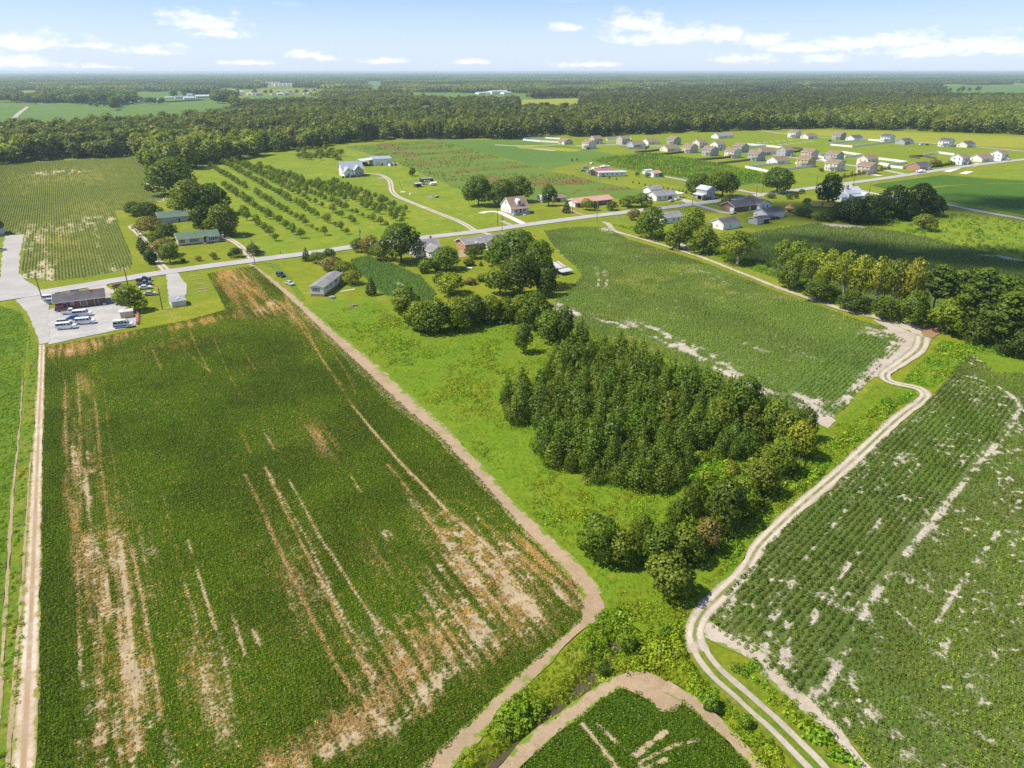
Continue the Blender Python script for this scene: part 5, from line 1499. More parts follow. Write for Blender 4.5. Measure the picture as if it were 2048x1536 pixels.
for i in range(15):
    px, py = 1673 + i * 7.4, 359 - i * 1.45
    big = i % 2 == 0
    tree_at(K_CEDAR if big else K_BUSH, px, py, py - (12 if big else 6), 8, PINEC if big else RED, 'pointed evergreen in the roadside hedge row of the village' if big else 'reddish shrub in the roadside hedge row of the village',
            'shrub', 'evergreens of the village hedge row' if big else 'reddish shrubs of the village hedge row', 'hedge_evergreen' if big else 'hedge_shrub')
for i in range(9):
    px, py = 1850 + i * 7, 337 - i * .9
    tree_at(K_BUSH, px, py, py - (7 + 4 * (i % 3 == 1)), 10, [DARK, BROWN, MIDG][i % 3], 'shrub in the dark hedge beside the brick village house', 'shrub', 'shrubs beside the brick village house')

# ---------------------------------------------------------------- the forest
CLEAR = [PP(q) for q in (
    [(-300, 335), (0, 331), (60, 322), (180, 318), (268, 314), (300, 345), (345, 350), (405, 332), (470, 322), (560, 303), (640, 294), (692, 286), (790, 279), (870, 278), (1050, 279), (1110, 272), (1180, 274), (1300, 268), (1420, 264),
     (1525, 260), (1640, 257), (1800, 261), (2048, 270), (2400, 284), (2600, 1500), (-600, 1500)],
    [(-80, 205), (60, 206), (230, 208), (217, 252), (172, 269), (24, 273), (-80, 271)], [(216, 240), (238, 211), (320, 203), (400, 198), (464, 207), (472, 235), (362, 253), (250, 265), (220, 261)],
    [(243, 195), (250, 185), (330, 183), (426, 182), (426, 201), (340, 206), (248, 207)], [(465, 196), (520, 190), (642, 188), (642, 213), (560, 216), (478, 217)], [(800, 190), (870, 185), (950, 186), (1064, 188), (1064, 209), (900, 211), (828, 206)],
    [(1034, 206), (1042, 199), (1160, 196), (1165, 227), (1112, 233), (1040, 231)], [(715, 171), (730, 163), (778, 162), (778, 183), (740, 187)], [(416, 179), (424, 167), (444, 166), (454, 176), (472, 183), (440, 185)],
    [(1862, 183), (1870, 171), (2060, 169), (2200, 171), (2200, 203), (2040, 199), (1940, 197), (1878, 195)], [(-20, 197), (60, 192), (134, 191), (134, 198), (40, 203), (-20, 205)], [(240, 203), (300, 199), (380, 193), (440, 190), (440, 196), (330, 204), (245, 208)],
    [(400, 186), (470, 180), (660, 176), (660, 189), (470, 196)], [(512, 182), (520, 170), (606, 166), (608, 182), (560, 188)], [(950, 187), (1010, 183), (1024, 190), (1020, 202), (950, 203)])]
FAR_SPOTS = ((730, 174), (742, 173), (768, 166), (813, 185), (850, 222), (862, 221), (905, 222), (1048, 225), (918, 181), (1197, 175), (1221, 181), (1242, 181.5), (1290, 172), (1275, 169), (1806, 191), (1874, 179), (147, 175.5),
             (160, 174), (128, 173.5))
FOREST_CLEAR_EXTRA = [PP([(x - 10, y - 1.5), (x + 10, y - 1.5), (x + 12, y + 6 + y * .05), (x - 12, y + 6 + y * .05)]) for x, y in FAR_SPOTS] + [PP([(x - w, y), (x + w, y - 1), (x + w, y + d), (x - w, y + d)]) for x, y, w, d in (
    (1150, 170, 60, 9), (1320, 176, 50, 10), (1500, 188, 60, 12), (640, 181, 40, 10), (300, 168, 40, 8), (1650, 176, 60, 9), (900, 170, 50, 9), (60, 182, 50, 11))] + [PP([(1765, 178), (1800, 185), (1830, 192), (1800, 194), (1770, 188)])]


nrm_of = {}


def blob_tree(name, h, w, n_lobes, seed, pine=False, sub=1):
    """far tree: a lumpy crown of leafy clumps on a short trunk"""
    r = np.random.default_rng(seed)
    lobes = []
    for i in range(n_lobes):
        a = 2.4 * i
        f = (i + .5) / n_lobes
        rr = w * .30 * (1 - .7 * max(0, f - .4)) * r.uniform(.7, 1.2) * (0 if i == n_lobes - 1 else 1)
        s = w * r.uniform(.22, .32)
        zz = h * ((.30 if not pine else .45) + .5 * f)
        lobes.append((math.cos(a) * rr, math.sin(a) * rr, zz, s, s, min(s * (1.0 if not pine else .6), h - zz)))
    n = 280 if sub else 90
    lobes = np.array(lobes)
    k = r.integers(0, len(lobes), n)
    d = r.normal(0, 1, (n, 3))
    d /= np.linalg.norm(d, axis=1)[:, None]
    p = lobes[k, :3] + d * lobes[k, 3:] * r.uniform(.65, 1.05, n)[:, None]
    v, f, lv = leaf_cloud(p, d + np.array([0, 0, .3]), w * (.095 if sub else .15), .42, seed)
    lob = np.repeat(r.uniform(0, 1, len(lobes))[k], 4)
    nrm_of[id(v)] = soft_normals(p, d + np.array([0, 0, .3]), np.array([0, 0, h * .45]), .45, seed)
    return v, f, .5 * lv + .5 * lob


def proto(name, parts, mat=None):
    V, F, L, N, k = [], [], [], [], 0
    for v, f, l in parts:
        V.append(v), F.append(f + k), L.append(l), N.append(nrm_of[id(v)])
        k += len(v)
    return fast_mesh(name, np.vstack(V), np.vstack(F), [mat or LEAF_I], {'lv': np.concatenate(L)}, normals=np.vstack(N))


K_FOREST = Kind('forest_tree', 20, 13, [])
far_trees = [proto('forest_tree', [blob_tree('forest_tree', 20, 13, 10, 600 + i, i >= 5)]) for i in range(7)]
for i in range(6):
    v, f, l = blob_tree('forest_tree', 20, 13, 10, 600 + i, i >= 5)
    K_FOREST.variants.append((fast_mesh('forest_crown', v, f, [LEAF], {'lv': l}, normals=nrm_of[id(v)]), tubes_mesh('forest_trunk', [((0, 0, -.3), (0, 0, 11), .35, .2)], BARK)))


def in_clear(p):
    r = np.zeros(len(p), bool)
    for c in CLEAR + FOREST_CLEAR_EXTRA:
        r |= inside(p, c)
    return r


def forest_tint(p):
    n1, n2, n3 = fbm(p, 120, 4, 501), fbm(p, 30, 3, 503), rng.random(len(p))
    a, b, c, d = np.array((0.062, 0.092, 0.018)), np.array((0.086, 0.122, 0.020)), np.array((0.120, 0.136, 0.026)), np.array((0.046, 0.072, 0.019))
    k1, k2, k3 = sst(n1, .35, .65)[:, None], (n3 > .86)[:, None] * 0.8, sst(n2 + (n3 - .5) * .3, .55, .75)[:, None]
    t = a * (1 - k1) + b * k1
    t = t * (1 - k3) + d * k3
    t = t * (1 - k2) + c * k2
    belt = fbm(p, 1, 4, 505, (380, 1400))
    t = t * (0.70 + 0.75 * sst(belt, .34, .62))[:, None]
    return t * rng.normal(1, .16, (len(p), 1)).clip(.6, 1.5)


def wedge(r0, r1, spacing):
    """random points in the view, between two distances"""
    half = 0.70
    area = half * (r1 ** 2 - r0 ** 2)
    n = int(area / spacing ** 2)
    rr = np.sqrt(rng.uniform(r0 ** 2, r1 ** 2, n))
    th = rng.uniform(-half, half, n)
    p = np.c_[rr * np.sin(th), rr * np.cos(th)]
    px = PX(p)
    return p[(px[:, 0] > -150) & (px[:, 0] < 2200)]


near_f = wedge(500, 2300, 8.2)
near_f = near_f[~in_clear(near_f)]
# trees on the rim of the forest stand alone: the ones nearest the camera become single trees
d_rim = seg_dist(near_f, CLEAR[0][1:-2])
order = np.argsort(d_rim)
rim_i = order[:260]
rim_set = np.zeros(len(near_f), bool)
rim_set[rim_i] = True
seg_names = [(-1e9, 300, 'behind the row crop field'), (300, 690, 'behind the orchard'), (690, 1100, 'behind the fallow field'), (1100, 1540, 'behind the new village'), (1540, 1e9, 'behind the yellow field')]
rt = forest_tint(near_f[rim_i])
for i, q in enumerate(near_f[rim_i]):
    px = PX(q[None])[0, 0]
    where = [s for a, b, s in seg_names if a <= px < b][0]
    h = random.uniform(13, 22)
    c_ = rt[i]
    l2 = ('tall ' if h > 19 else 'low ' if h < 15 else '') + ('yellowish' if c_[0] > .085 else 'dark' if c_[1] < .085 else 'mid green') + ' tree on the forest rim ' + where
    plant(K_FOREST, q, h, random.uniform(10, 15), tuple(c_), l2, 'tree', l2.replace(' tree ', ' trees '))
pts = near_f[~rim_set]
n = len(pts)
var = np.where(fbm(pts, 150, 3, 511) > .58, rng.integers(5, 7, n), rng.integers(0, 6, n))
sc_ = np.c_[rng.uniform(.75, 1.2, n), rng.uniform(.75, 1.2, n), rng.uniform(.62, 1.10, n)]
scatter('forest', 'broad mixed forest behind the fields', pts, far_trees, sc_, forest_tint(pts), 0, var=var, tilt=.03)
# brush along the rim closes the forest's foot
q = near_f[order[:1500]] + rng.normal(0, 3, (1500, 2))
q = q[~in_clear(q)]
scatter('forest_edge_brush', 'green brush along the foot of the forest', q, TUFT_WEED, np.c_[rng.uniform(3, 6, len(q)), rng.uniform(3, 6, len(q)), rng.uniform(3, 7, len(q))], tints(len(q), (0.065, 0.120, 0.018), .2), 0)


def grove(seed, size, n, h, w):
    r = np.random.default_rng(seed)
    parts = []
    for i in range(n):
        v, f, l = blob_tree('t', h * r.uniform(.75, 1.2), w * r.uniform(.8, 1.2), 5, seed * 50 + i, r.random() < .35, 0)
        nv = nrm_of.pop(id(v))
        v = v + np.array([*r.uniform(-size / 2, size / 2, 2), 0])
        nrm_of[id(v)] = nv
        parts.append((v, f, np.clip(l * .5 + r.uniform(0, .5), 0, 1)))
    return proto('grove', parts)


GROVES = [grove(30 + i, 80, 60, 17, 11) for i in range(4)]
p = wedge(2150, 8000, 62)
p = p[~in_clear(p)]
gap = fbm(p, 420, 3, 521)
p = p[gap < .64]
scatter('far_forest', 'distant wooded plain', p, GROVES, np.c_[rng.uniform(.9, 1.2, (len(p), 2)), rng.uniform(.8, 1.15, len(p))], forest_tint(p), 0, tilt=0.0)
p = wedge(7800, 26000, 210)
gap = fbm(p, 2200, 3, 523)
p = p[gap < .66]
scatter('horizon_forest', 'forest fading into the haze at the horizon', p, GROVES, np.c_[rng.uniform(3.2, 4.2, (len(p), 2)), rng.uniform(.9, 1.4, len(p))], forest_tint(p), 0, tilt=0.0)
# groups of trees round the distant farms
for (px0, px1, py, ytop, n_, lab) in ((55, 75, 209, 190, 2, 'by the far farm lane'), (80, 100, 207, 188, 2, 'beside the far white farmhouse'), (105, 150, 205, 172, 5, 'behind the far farm houses'), (150, 230, 208, 180, 8, 'between the two far farms'),
                                       (180, 240, 214, 200, 7, 'in the far hedge row'), (262, 330, 208, 195, 8, 'around the long far sheds'), (344, 352, 196, 178, 2, 'before the far strip field'), (362, 420, 194, 172, 6, 'behind the far farm yard'),
                                       (430, 475, 207, 182, 6, 'at the end of the far meadow'), (1045, 1110, 222, 205, 7, 'below the far yellow field'), (1050, 1075, 196, 186, 3, 'above the far yellow field'), (640, 700, 190, 176, 6, 'by the far road'),
                                       (1880, 1960, 184, 172, 6, 'along the far right field'), (500, 640, 188, 178, 8, 'around the far hamlet')):
    for i in range(n_):
        px = px0 + (px1 - px0) * (i + random.uniform(.2, .8)) / n_
        y = py + random.uniform(-1, 1)
        h = min(26, max(8, top_height(px, y, ytop + random.uniform(-2, 4))))
        plant(K_FOREST, P(px, y), h, h * random.uniform(.7, 1.1), (0.045, 0.080, 0.018), 'dark distant tree ' + lab, 'tree', 'dark distant trees ' + lab, name='distant_tree')

# ---------------------------------------------------------------- buildings
class MB:
    """collects boxes, prisms and bars; build() links them as one mesh object"""
    def __init__(self):
        self.V, self.F, self.I = [], [], []

    def add(self, v, f, mi=0):
        k = len(self.V)
        self.V += [tuple(map(float, q)) for q in v]
        self.F += [tuple(i + k for i in q) for q in f]
        self.I += [mi] * len(f)
        return self

    def box(self, x0, y0, z0, x1, y1, z1, mi=0):
        v = [(x, y, z) for z in (z0, z1) for y in (y0, y1) for x in (x0, x1)]
        return self.add(v, [(0, 2, 3, 1), (4, 5, 7, 6), (0, 1, 5, 4), (1, 3, 7, 5), (3, 2, 6, 7), (2, 0, 4, 6)], mi)

    def prism(self, prof, x0, x1, mi=0):
        """a (y, z) outline drawn out along x"""
        n = len(prof)
        v = [(x0, *p) for p in prof] + [(x1, *p) for p in prof]
        f = [(i, (i + 1) % n, n + (i + 1) % n, n + i) for i in range(n)] + [tuple(range(n))[::-1], tuple(range(n, 2 * n))]
        return self.add(v, f, mi)

    def prism_y(self, prof, y0, y1, mi=0):
        """an (x, z) outline drawn out along y"""
        n = len(prof)
        v = [(p[0], y0, p[1]) for p in prof] + [(p[0], y1, p[1]) for p in prof]
        f = [(i, (i + 1) % n, n + (i + 1) % n, n + i)[::-1] for i in range(n)] + [tuple(range(n)), tuple(range(n, 2 * n))[::-1]]
        return self.add(v, f, mi)

    def cyl(self, p0, p1, r0, r1, n=10, mi=0):
        v, f = tube(p0, p1, r0, r1, n)
        return self.add(v, f + [tuple(range(n))[::-1], tuple(range(n, 2 * n))], mi)

    def mesh(self, name, mats, bevel=0.0):
        me = bpy.data.meshes.new(name)
        me.from_pydata(self.V, [], self.F)
        for m in (mats if isinstance(mats, (list, tuple)) else [mats]):
            me.materials.append(m)
        me.polygons.foreach_set('material_index', self.I)
        if bevel:
            import bmesh
            bm = bmesh.new()
            bm.from_mesh(me)
            bmesh.ops.recalc_face_normals(bm, faces=bm.faces[:])
            bmesh.ops.bevel(bm, geom=[e for e in bm.edges if len(e.link_faces) == 2 and e.calc_face_angle(0) > 0.5], offset=bevel, segments=2, affect='EDGES', clamp_overlap=True)
            bm.to_mesh(me)
            bm.free()
        me.update()
        return me

    def build(self, name, mats, parent=None, bevel=0.0, **props):
        return link(name, self.mesh(name, mats, bevel), parent, **props)


def thing(name, label, cat, xy, ang=0.0, z=0.0, group=None):
    o = link(name, None, label=label, category=cat, group=group)
    o.empty_display_size = 0.5
    o.location, o.rotation_euler = (xy[0], xy[1], z), (0, 0, ang)
    return o


def siding(name, col, pitch=0.2, dirt=0.12):
    m, t, b = material(name)
    p = t.n('ShaderNodeTexCoord').outputs['Object']
    x, y, z = t.sep(p)
    lap = t.m('FRACT', t.m('DIVIDE', z, pitch))
    c = t.mix(t.step(lap, 0.82, 1.0, 0, .35), col, tuple(k * .5 for k in col))
    c = t.mix(t.m('MULTIPLY', t.step(t.noise(p, .7, 5, .65), .45, .8), dirt * 2), c, tuple(k * .72 for k in col))
    finish(t, b, c, .6, lap, .02, .3)
    return m


def shingles(name, col, var=.25):
    m, t, b = material(name)
    p = t.n('ShaderNodeTexCoord').outputs['Object']
    n1, n2 = t.noise(p, .35, 5, .6), t.noise(p, 3.5, 5, .75)
    c = t.mix(t.step(n1, .3, .7), tuple(k * (1 - var) for k in col), tuple(k * (1 + var * .6) for k in col))
    c = t.mix(t.step(n2, .3, .7, .4, 0), c, tuple(k * .55 for k in col))
    finish(t, b, c, .85, n2, .03, .2)
    return m


def brick_mat(name, col, col2, mortar):
    m, t, b = material(name)
    nd = t.n('ShaderNodeTexBrick')
    x, y, z = t.sep(t.n('ShaderNodeTexCoord').outputs['Object'])
    t.put(nd.inputs['Vector'], t.comb(t.m('ADD', x, y), z))
    for k, v in (('Color1', col), ('Color2', col2), ('Mortar', mortar)):
        t.put(nd.inputs[k], v)
    nd.inputs['Scale'].default_value = 4.5
    finish(t, b, nd.outputs['Color'], .85)
    return m


W_WHITE, W_CREAM, W_BEIGE = siding('white_siding', (.76, .76, .74)), siding('cream_siding', (.68, .64, .54)), siding('beige_siding', (.52, .45, .34))
W_GREY, W_BLUEGREY, W_GREEN = siding('grey_siding', (.36, .38, .38)), siding('blue_grey_siding', (.40, .46, .54)), siding('grey_green_siding', (.33, .35, .29))
W_TAN, W_BRICK, W_BRICK2 = siding('tan_siding', (.52, .38, .22)), brick_mat('brown_brick', (.17, .075, .05), (.22, .10, .065), (.24, .20, .17)), brick_mat('red_brick', (.36, .14, .09), (.42, .18, .12), (.40, .35, .30))
R_TAN, R_BROWN, R_GREY, R_DARK = shingles('tan_shingles', (.235, .172, .125)), shingles('brown_shingles', (.26, .185, .14)), shingles('grey_shingles', (.24, .235, .24)), shingles('charcoal_shingles', (.105, .10, .11))
R_GREEN, R_PINK, R_RUST = shingles('green_shingles', (.105, .165, .115), .15), shingles('pink_shingles', (.50, .28, .23), .12), shingles('rust_shingles', (.34, .15, .14))
R_METAL, R_BLUE = simple('galvanised_sheet', (.55, .57, .60), .45, .3, var=.12, scale=.6), simple('blue_grey_metal_roof', (.36, .40, .46), .45, .3, var=.1, scale=.5)
TRIM, GLASS, DOORM, DARK_AND_SHADE = simple('white_trim', (.80, .80, .78), .5, var=.05), simple('window_glass', (.035, .045, .055), .12, spec=.7, var=.2), simple('dark_door', (.10, .06, .05), .5), simple('dark_paint_and_shade', (.03, .028, .026), .9)  # near-black: dark parts, and painted shade of open bays and truck beds
GARAGE = simple('white_garage_door', (.74, .74, .73), .5, var=.05)
WOOD, WOOD_D, VINYL = simple('weathered_wood', (.24, .185, .135), .9, var=.3, scale=2), simple('dark_stained_wood', (.12, .085, .06), .9, var=.3, scale=2), simple('white_vinyl', (.78, .78, .77), .45, var=.04)
CONC, STEEL, RUST, GREENP = simple('grey_concrete', (.40, .39, .37), .9, var=.15), simple('dull_steel', (.36, .37, .38), .5, .5), simple('rusty_tin', (.34, .22, .16), .8, .2, var=.35, scale=.8), simple('dark_green_paint', (.03, .09, .055), .6)

_win = {}


def window_mesh(w, h, shutter=None):
    k = (round(w, 2), round(h, 2))
    if k not in _win:
        f, g = MB(), MB()
        t = .10
        f.box(-w / 2 - t, -.05, -t, w / 2 + t, .02, 0).box(-w / 2 - t, -.05, h, w / 2 + t, .02, h + t)
        f.box(-w / 2 - t, -.05, 0, -w / 2, .02, h).box(w / 2, -.05, 0, w / 2 + t, .02, h).box(-w / 2, -.045, h * .5 - .03, w / 2, .02, h * .5 + .03)
        g.box(-w / 2, -.03, 0, w / 2, .01, h)
        _win[k] = (f.mesh('window', TRIM), g.mesh('pane', GLASS))
    return _win[k]


_slab = {}


def house(name, label, cat, xy, ang, L, W_, h, pitch, wall, roof, wins=(), doors=(), over=.4, base=0.0, base_mat=None, group=None, z=0.0, trim=True, chimney=None, shutters=None, wall_open=None):
    """a gabled building: x along its ridge. wins/doors: (side, along, z, w, h[, kind]); sides S (-y), N (+y), E (+x), W (-x)"""
    o = thing(name, label, cat, xy, ang, z, group)
    pk = W_ / 2 * pitch
    b = MB()
    prof = [(-W_ / 2, base), (W_ / 2, base), (W_ / 2, h), (0, h + pk), (-W_ / 2, h)]
    b.prism(prof, -L / 2, L / 2)
    b.build('wall', wall, o)
    if base > 0:
        MB().box(-L / 2 + .06, -W_ / 2 + .06, -.1, L / 2 - .06, W_ / 2 - .06, base - .004).build('foundation', base_mat or CONC, o)
    e, ze, th, lift = W_ / 2 + over, h - over * pitch, .14, .03
    r = MB().prism([(-e, ze + lift), (0, h + pk + lift), (e, ze + lift), (e, ze + th + lift), (0, h + pk + th * 1.2 + lift), (-e, ze + th + lift)], -L / 2 - over, L / 2 + over)
    ro = r.build('roof', roof, o)
    if trim:
        f = MB()
        for sx in (-1, 1):
            x = sx * (L / 2 + over)
            a, c = (x, x + .05) if sx > 0 else (x - .05, x)
            f.prism([(-e, ze - .02), (0, h + pk - .02), (e, ze - .02), (e, ze + th), (0, h + pk + th * 1.15), (-e, ze + th)], a, c)
        for sy in (-1, 1):
            y = sy * e
            f.box(-L / 2 - over, min(y, y + sy * .05), ze - .02, L / 2 + over, max(y, y + sy * .05), ze + th)
        f.build('fascia', TRIM, o)
    if chimney:
        cx, cy_, cw, top, cm = chimney
        MB().box(cx - cw / 2, cy_ - cw / 2, h * .8, cx + cw / 2, cy_ + cw / 2, h + pk + top).build('chimney', cm, ro)

    def place(ob, side, a, zz, out=0.0):
        if side == 'S':
            ob.location, ob.rotation_euler = (a, -W_ / 2 - out, zz), (0, 0, 0)
        elif side == 'N':
            ob.location, ob.rotation_euler = (a, W_ / 2 + out, zz), (0, 0, math.pi)
        elif side == 'E':
            ob.location, ob.rotation_euler = (L / 2 + out, a, zz), (0, 0, math.pi / 2)
        else:
            ob.location, ob.rotation_euler = (-L / 2 - out, a, zz), (0, 0, -math.pi / 2)
    for wn in wins:
        side, a, zz, w, hh = wn[:5]
        fm, pm = window_mesh(w, hh)
        fo = link('window', fm, o)
        place(fo, side, a, zz)
        link('pane', pm, fo)
        if shutters:
            for s in (-1, 1):
                k = ('sh', round(hh, 2), shutters.name)
                if k not in _slab:
                    _slab[k] = MB().box(-.2, -.045, 0, .2, .01, hh).mesh('shutter', shutters)
                so = link('shutter', _slab[k], fo)
                so.location = (s * (w / 2 + .33), 0, 0)
    for d in doors:
        side, a, zz, w, hh, nm, mt = d
        k = (nm, round(w, 2), round(hh, 2), mt.name)
        if k not in _slab:
            q = MB()
            if nm == 'garage_door':
                for i in range(4):
                    q.box(-w / 2, -.06 + .004 * (i % 2), hh * i / 4 + .01, w / 2, .01, hh * (i + 1) / 4 - .02)
            else:
                q.box(-w / 2, -.06, 0, w / 2, .01, hh).box(-w / 2 - .09, -.05, 0, -w / 2 - .002, .012, hh + .09, 1).box(w / 2 + .002, -.05, 0, w / 2 + .09, .012, hh + .09, 1)  # open bays: a dark slab on the closed wall, inner shade as colour
            _slab[k] = q.mesh(nm, [mt, TRIM])
        do = link(nm, _slab[k], o)
        place(do, side, a, zz)
    o['_dim'] = 0
    del o['_dim']
    return o, ro


def porch(o, x0, x1, y0, y1, h, drop, roofm, posts=3, rail=False, deck=.4):
    """a lean-to roof on posts, from the wall at y1 out to y0"""
    MB().prism([(y0 - .2, h - drop), (y1, h), (y1, h + .12), (y0 - .2, h - drop + .12)], x0 - .2, x1 + .2).build('porch_roof', roofm, o)
    if deck:
        MB().box(x0, y0, 0, x1, y1 - .01, deck).build('porch_floor', CONC, o)
    pm = MB().box(-.08, -.08, 0, .08, .08, h - drop - deck).mesh('porch_post', TRIM)
    for i in range(posts):
        q = link('porch_post', pm, o)
        q.location = (x0 + .15 + (x1 - x0 - .3) * i / (posts - 1), y0 + (.12 if y0 < y1 else -.12), deck)
    if rail:
        MB().box(x0, y0, deck + .85, x1, y0 + .06, deck + .93).box(x0, y0, deck + .12, x1, y0 + .06, deck + .2).build('railing', TRIM, o)


def near(xy, du=0.0, dv=0.0):
    """a point moved along the field axes: du towards the camera, dv away to the right"""
    return (xy[0] + UDIR[0] * du + VDIR[0] * dv, xy[1] + UDIR[1] * du + VDIR[1] * dv)


# brick office and its yard
c = P(163, 609)
o, ro = house('brick_building', 'long low brick building with charcoal roof and white-framed window by the parking lot', 'building', c, ANG_V - .03, 13.5, 7.5, 2.7, .42, W_BRICK, R_DARK,
              wins=(('S', 0.9, .75, 1.7, 1.35), ('S', -4.2, 1.0, 1.0, 1.0), ('S', -2.2, 1.5, .9, .5), ('N', -3, 1, 1.2, 1.2), ('N', 3, 1, 1.2, 1.2), ('W', 0, 1, 1.1, 1.2)), doors=(('S', 4.4, 0, .95, 2.05, 'door', DOORM),),
              over=.55, chimney=(3.4, -.6, .55, .35, W_BRICK2))
MB().box(6.0, -4.9, 0, 6.9, -4.1, .8).build('utility_box', STEEL, o)
MB().prism([(-1.0, 0), (0, 1.3), (1.0, 0)], -1.2, 1.2).build('roof_gable', R_DARK, ro).location = (-1.0, 2.2, 2.95)
c = P(255, 634)
o, ro = house('storage_shed', 'small tan storage shed with white metal roof at the edge of the parking lot', 'shed', c, ANG_V - .05, 3.5, 2.5, 2.0, .30, W_TAN, R_METAL, doors=(('S', .0, 0.05, 1.3, 1.75, 'door', W_TAN),), over=.12)
# the grey sunken concrete slab structure with its bright front wall
c = P(356, 609)
o = thing('concrete_shed', 'squat pale concrete shed with a roof hatch at the end of the short gravel drive', 'shed', c, ANG_V + .04)
MB().prism([(-2.7, 0), (2.7, 0), (2.7, 2.0), (0, 2.35), (-2.7, 1.7)], -2.1, 2.1).build('wall', M_CONCRETE, o)
MB().prism([(-2.9, 1.72), (0, 2.37), (2.9, 2.02), (2.9, 2.12), (0, 2.50), (-2.9, 1.82)], -2.3, 2.3).build('roof', STEEL, o)
MB().box(-.2, -1.6, 1.9, .45, -1.0, 2.5).build('roof_hatch', TRIM, o)
MB().box(-4.3, -2.9, 0, -2.2, -2.7, .18).build('kerb', M_CONCRETE, o)

# green-roofed house and garage
c = P(396, 484)
o, ro = house('ranch_house', 'white ranch house with green shingle roof and green shutters on the front lawn', 'house', c, ANG_V - .02, 16.5, 8.4, 2.9, .40, W_CREAM, R_GREEN,
              wins=(('S', -6.6, 1.1, 1.0, 1.25), ('S', -2.6, 1.1, 1.0, 1.25), ('S', -.9, 1.1, 1.0, 1.25), ('S', 5.2, 1.1, 1.0, 1.25), ('S', 7.0, 1.1, 1.0, 1.25), ('W', 1.6, 1.1, .9, 1.2)), doors=(('S', 2.5, .5, .95, 2.05, 'door', DOORM),),
              over=.4, base=.5, base_mat=W_BRICK2, shutters=GREENP)
MB().prism([(-1.5, 2.55), (0, 3.45), (1.5, 2.55)], -1.6, 1.6).build('porch_gable', R_GREEN, o).matrix_local = Matrix.Translation((2.6, -4.1, 0)) @ Matrix.Rotation(math.pi / 2, 4, 'Z')
MB().box(1.2, -5.6, 0, 4.0, -4.21, .5).box(1.6, -6.4, 0, 2.6, -5.61, .25).build('front_steps', W_BRICK2, o)
c = P(346, 442)
o, ro = house('garage', 'grey garage with green shingle roof behind the white ranch house', 'garage', c, ANG_V - .02, 13.0, 8.6, 2.9, .46, W_GREY, R_GREEN, wins=(('S', 1.4, 1.1, .8, .9), ('S', 4.2, 1.3, .8, .7), ('W', 0, 1.2, 1, 1)),
              doors=(('S', 2.6, .0, .9, 2.0, 'door', DARK_AND_SHADE), ('E', -1.8, 0, 2.6, 2.2, 'garage_door', GARAGE), ('E', 1.8, 0, 2.6, 2.2, 'garage_door', GARAGE)), over=.4)
# round-topped carport
c = P(443, 467)
o = thing('carport', 'open round-topped metal carport with dark inside between oak and white ranch house', 'carport', c, ANG_U + math.pi / 2)
arc = [(2.2 * math.cos(a), 1.3 + 1.1 * math.sin(a)) for a in np.linspace(0, math.pi, 10)]
q = MB()
for (y0, z0), (y1, z1) in zip(arc[:-1], arc[1:]):
    q.add([(-3, y0, z0), (3, y0, z0), (3, y1, z1), (-3, y1, z1), (-3, y0 * .98, z0 - .06), (3, y0 * .98, z0 - .06), (3, y1 * .98, z1 - .06), (-3, y1 * .98, z1 - .06)], [(0, 1, 2, 3), (7, 6, 5, 4), (0, 4, 5, 1), (2, 6, 7, 3), (0, 3, 7, 4), (1, 5, 6, 2)])
q.build('roof', simple('dark_red_metal', (.12, .045, .04), .5), o)
pm = MB().box(-.07, -.07, 0, .07, .07, 1.3).mesh('post', TRIM)
for x in (-2.9, 0, 2.9):
    for y in (-2.15, 2.15):
        link('post', pm, o).location = (x, y, 0)
# deck beside the white ranch house
c = P(440, 482)
o = thing('wooden_deck', 'weathered wooden deck with rail at the end of the white ranch house', 'deck', c, ANG_V)
bm_ = MB().box(-2.2, -.13, .42, 2.2, .13, .47).mesh('plank', WOOD)
for i in range(14):
    link('plank', bm_, o).location = (0, -2.0 + i * .29, 0)
rm = MB().box(-2.2, -.04, .47, 2.2, .04, .55).box(-2.2, -.04, 1.25, 2.2, .04, 1.33).mesh('rail', TRIM)
for y in (-2.05, 1.95):
    link('rail', rm, o).location = (0, y, 0)

# grey trailer home
A, B2 = np.array(P(636, 592.5)), np.array(P(671, 557))
c = (np.array(P(647, 595)) + np.array(P(684, 566)) + np.array(P(623.3, 591.3)) + (np.array(P(684, 566)) - np.array(P(647, 595))) + np.array(P(623.3, 591.3)) - np.array(P(623.3, 591.3))) / 4
f0, f1, b1 = np.array(P(623.3, 591.3)), np.array(P(647, 595)), np.array(P(684, 566))
ax = b1 - f1
ang = math.atan2(ax[1], ax[0])
c = (f0 + f1) / 2 + ax / 2
o, ro = house('trailer_home', 'long narrow grey trailer home with brick skirting beside the crop plot', 'mobile home', c, ang, float(np.linalg.norm(ax)), 4.7, 3.3, .28, W_CREAM, R_GREY,
              wins=(('W', .2, 1.7, 1.2, 1.2), ('S', -5.5, 1.9, .6, .8), ('S', -2.2, 1.9, .6, .8), ('S', 2.4, 1.9, .8, .9), ('N', -4, 1.8, .8, .9), ('N', 2, 1.8, .8, .9)), doors=(('S', 5.3, .9, .95, 2.0, 'door', TRIM),),
              over=.22, base=.8, base_mat=W_BRICK2, shutters=GREENP)
MB().box(5.0, -3.9, 0, 7.0, -2.38, .85).build('steps', WOOD, o)
c = P(696, 581)
MB().box(-2.6, -.35, 0, 2.6, .35, .12).build('concrete_walk', M_CONCRETE, None, label='short pale concrete walk on the grass beside the trailer', category='path').matrix_world = Matrix.Translation((*c, .02)) @ Matrix.Rotation(ANG_V + .1, 4, 'Z')
c = P(664, 596)
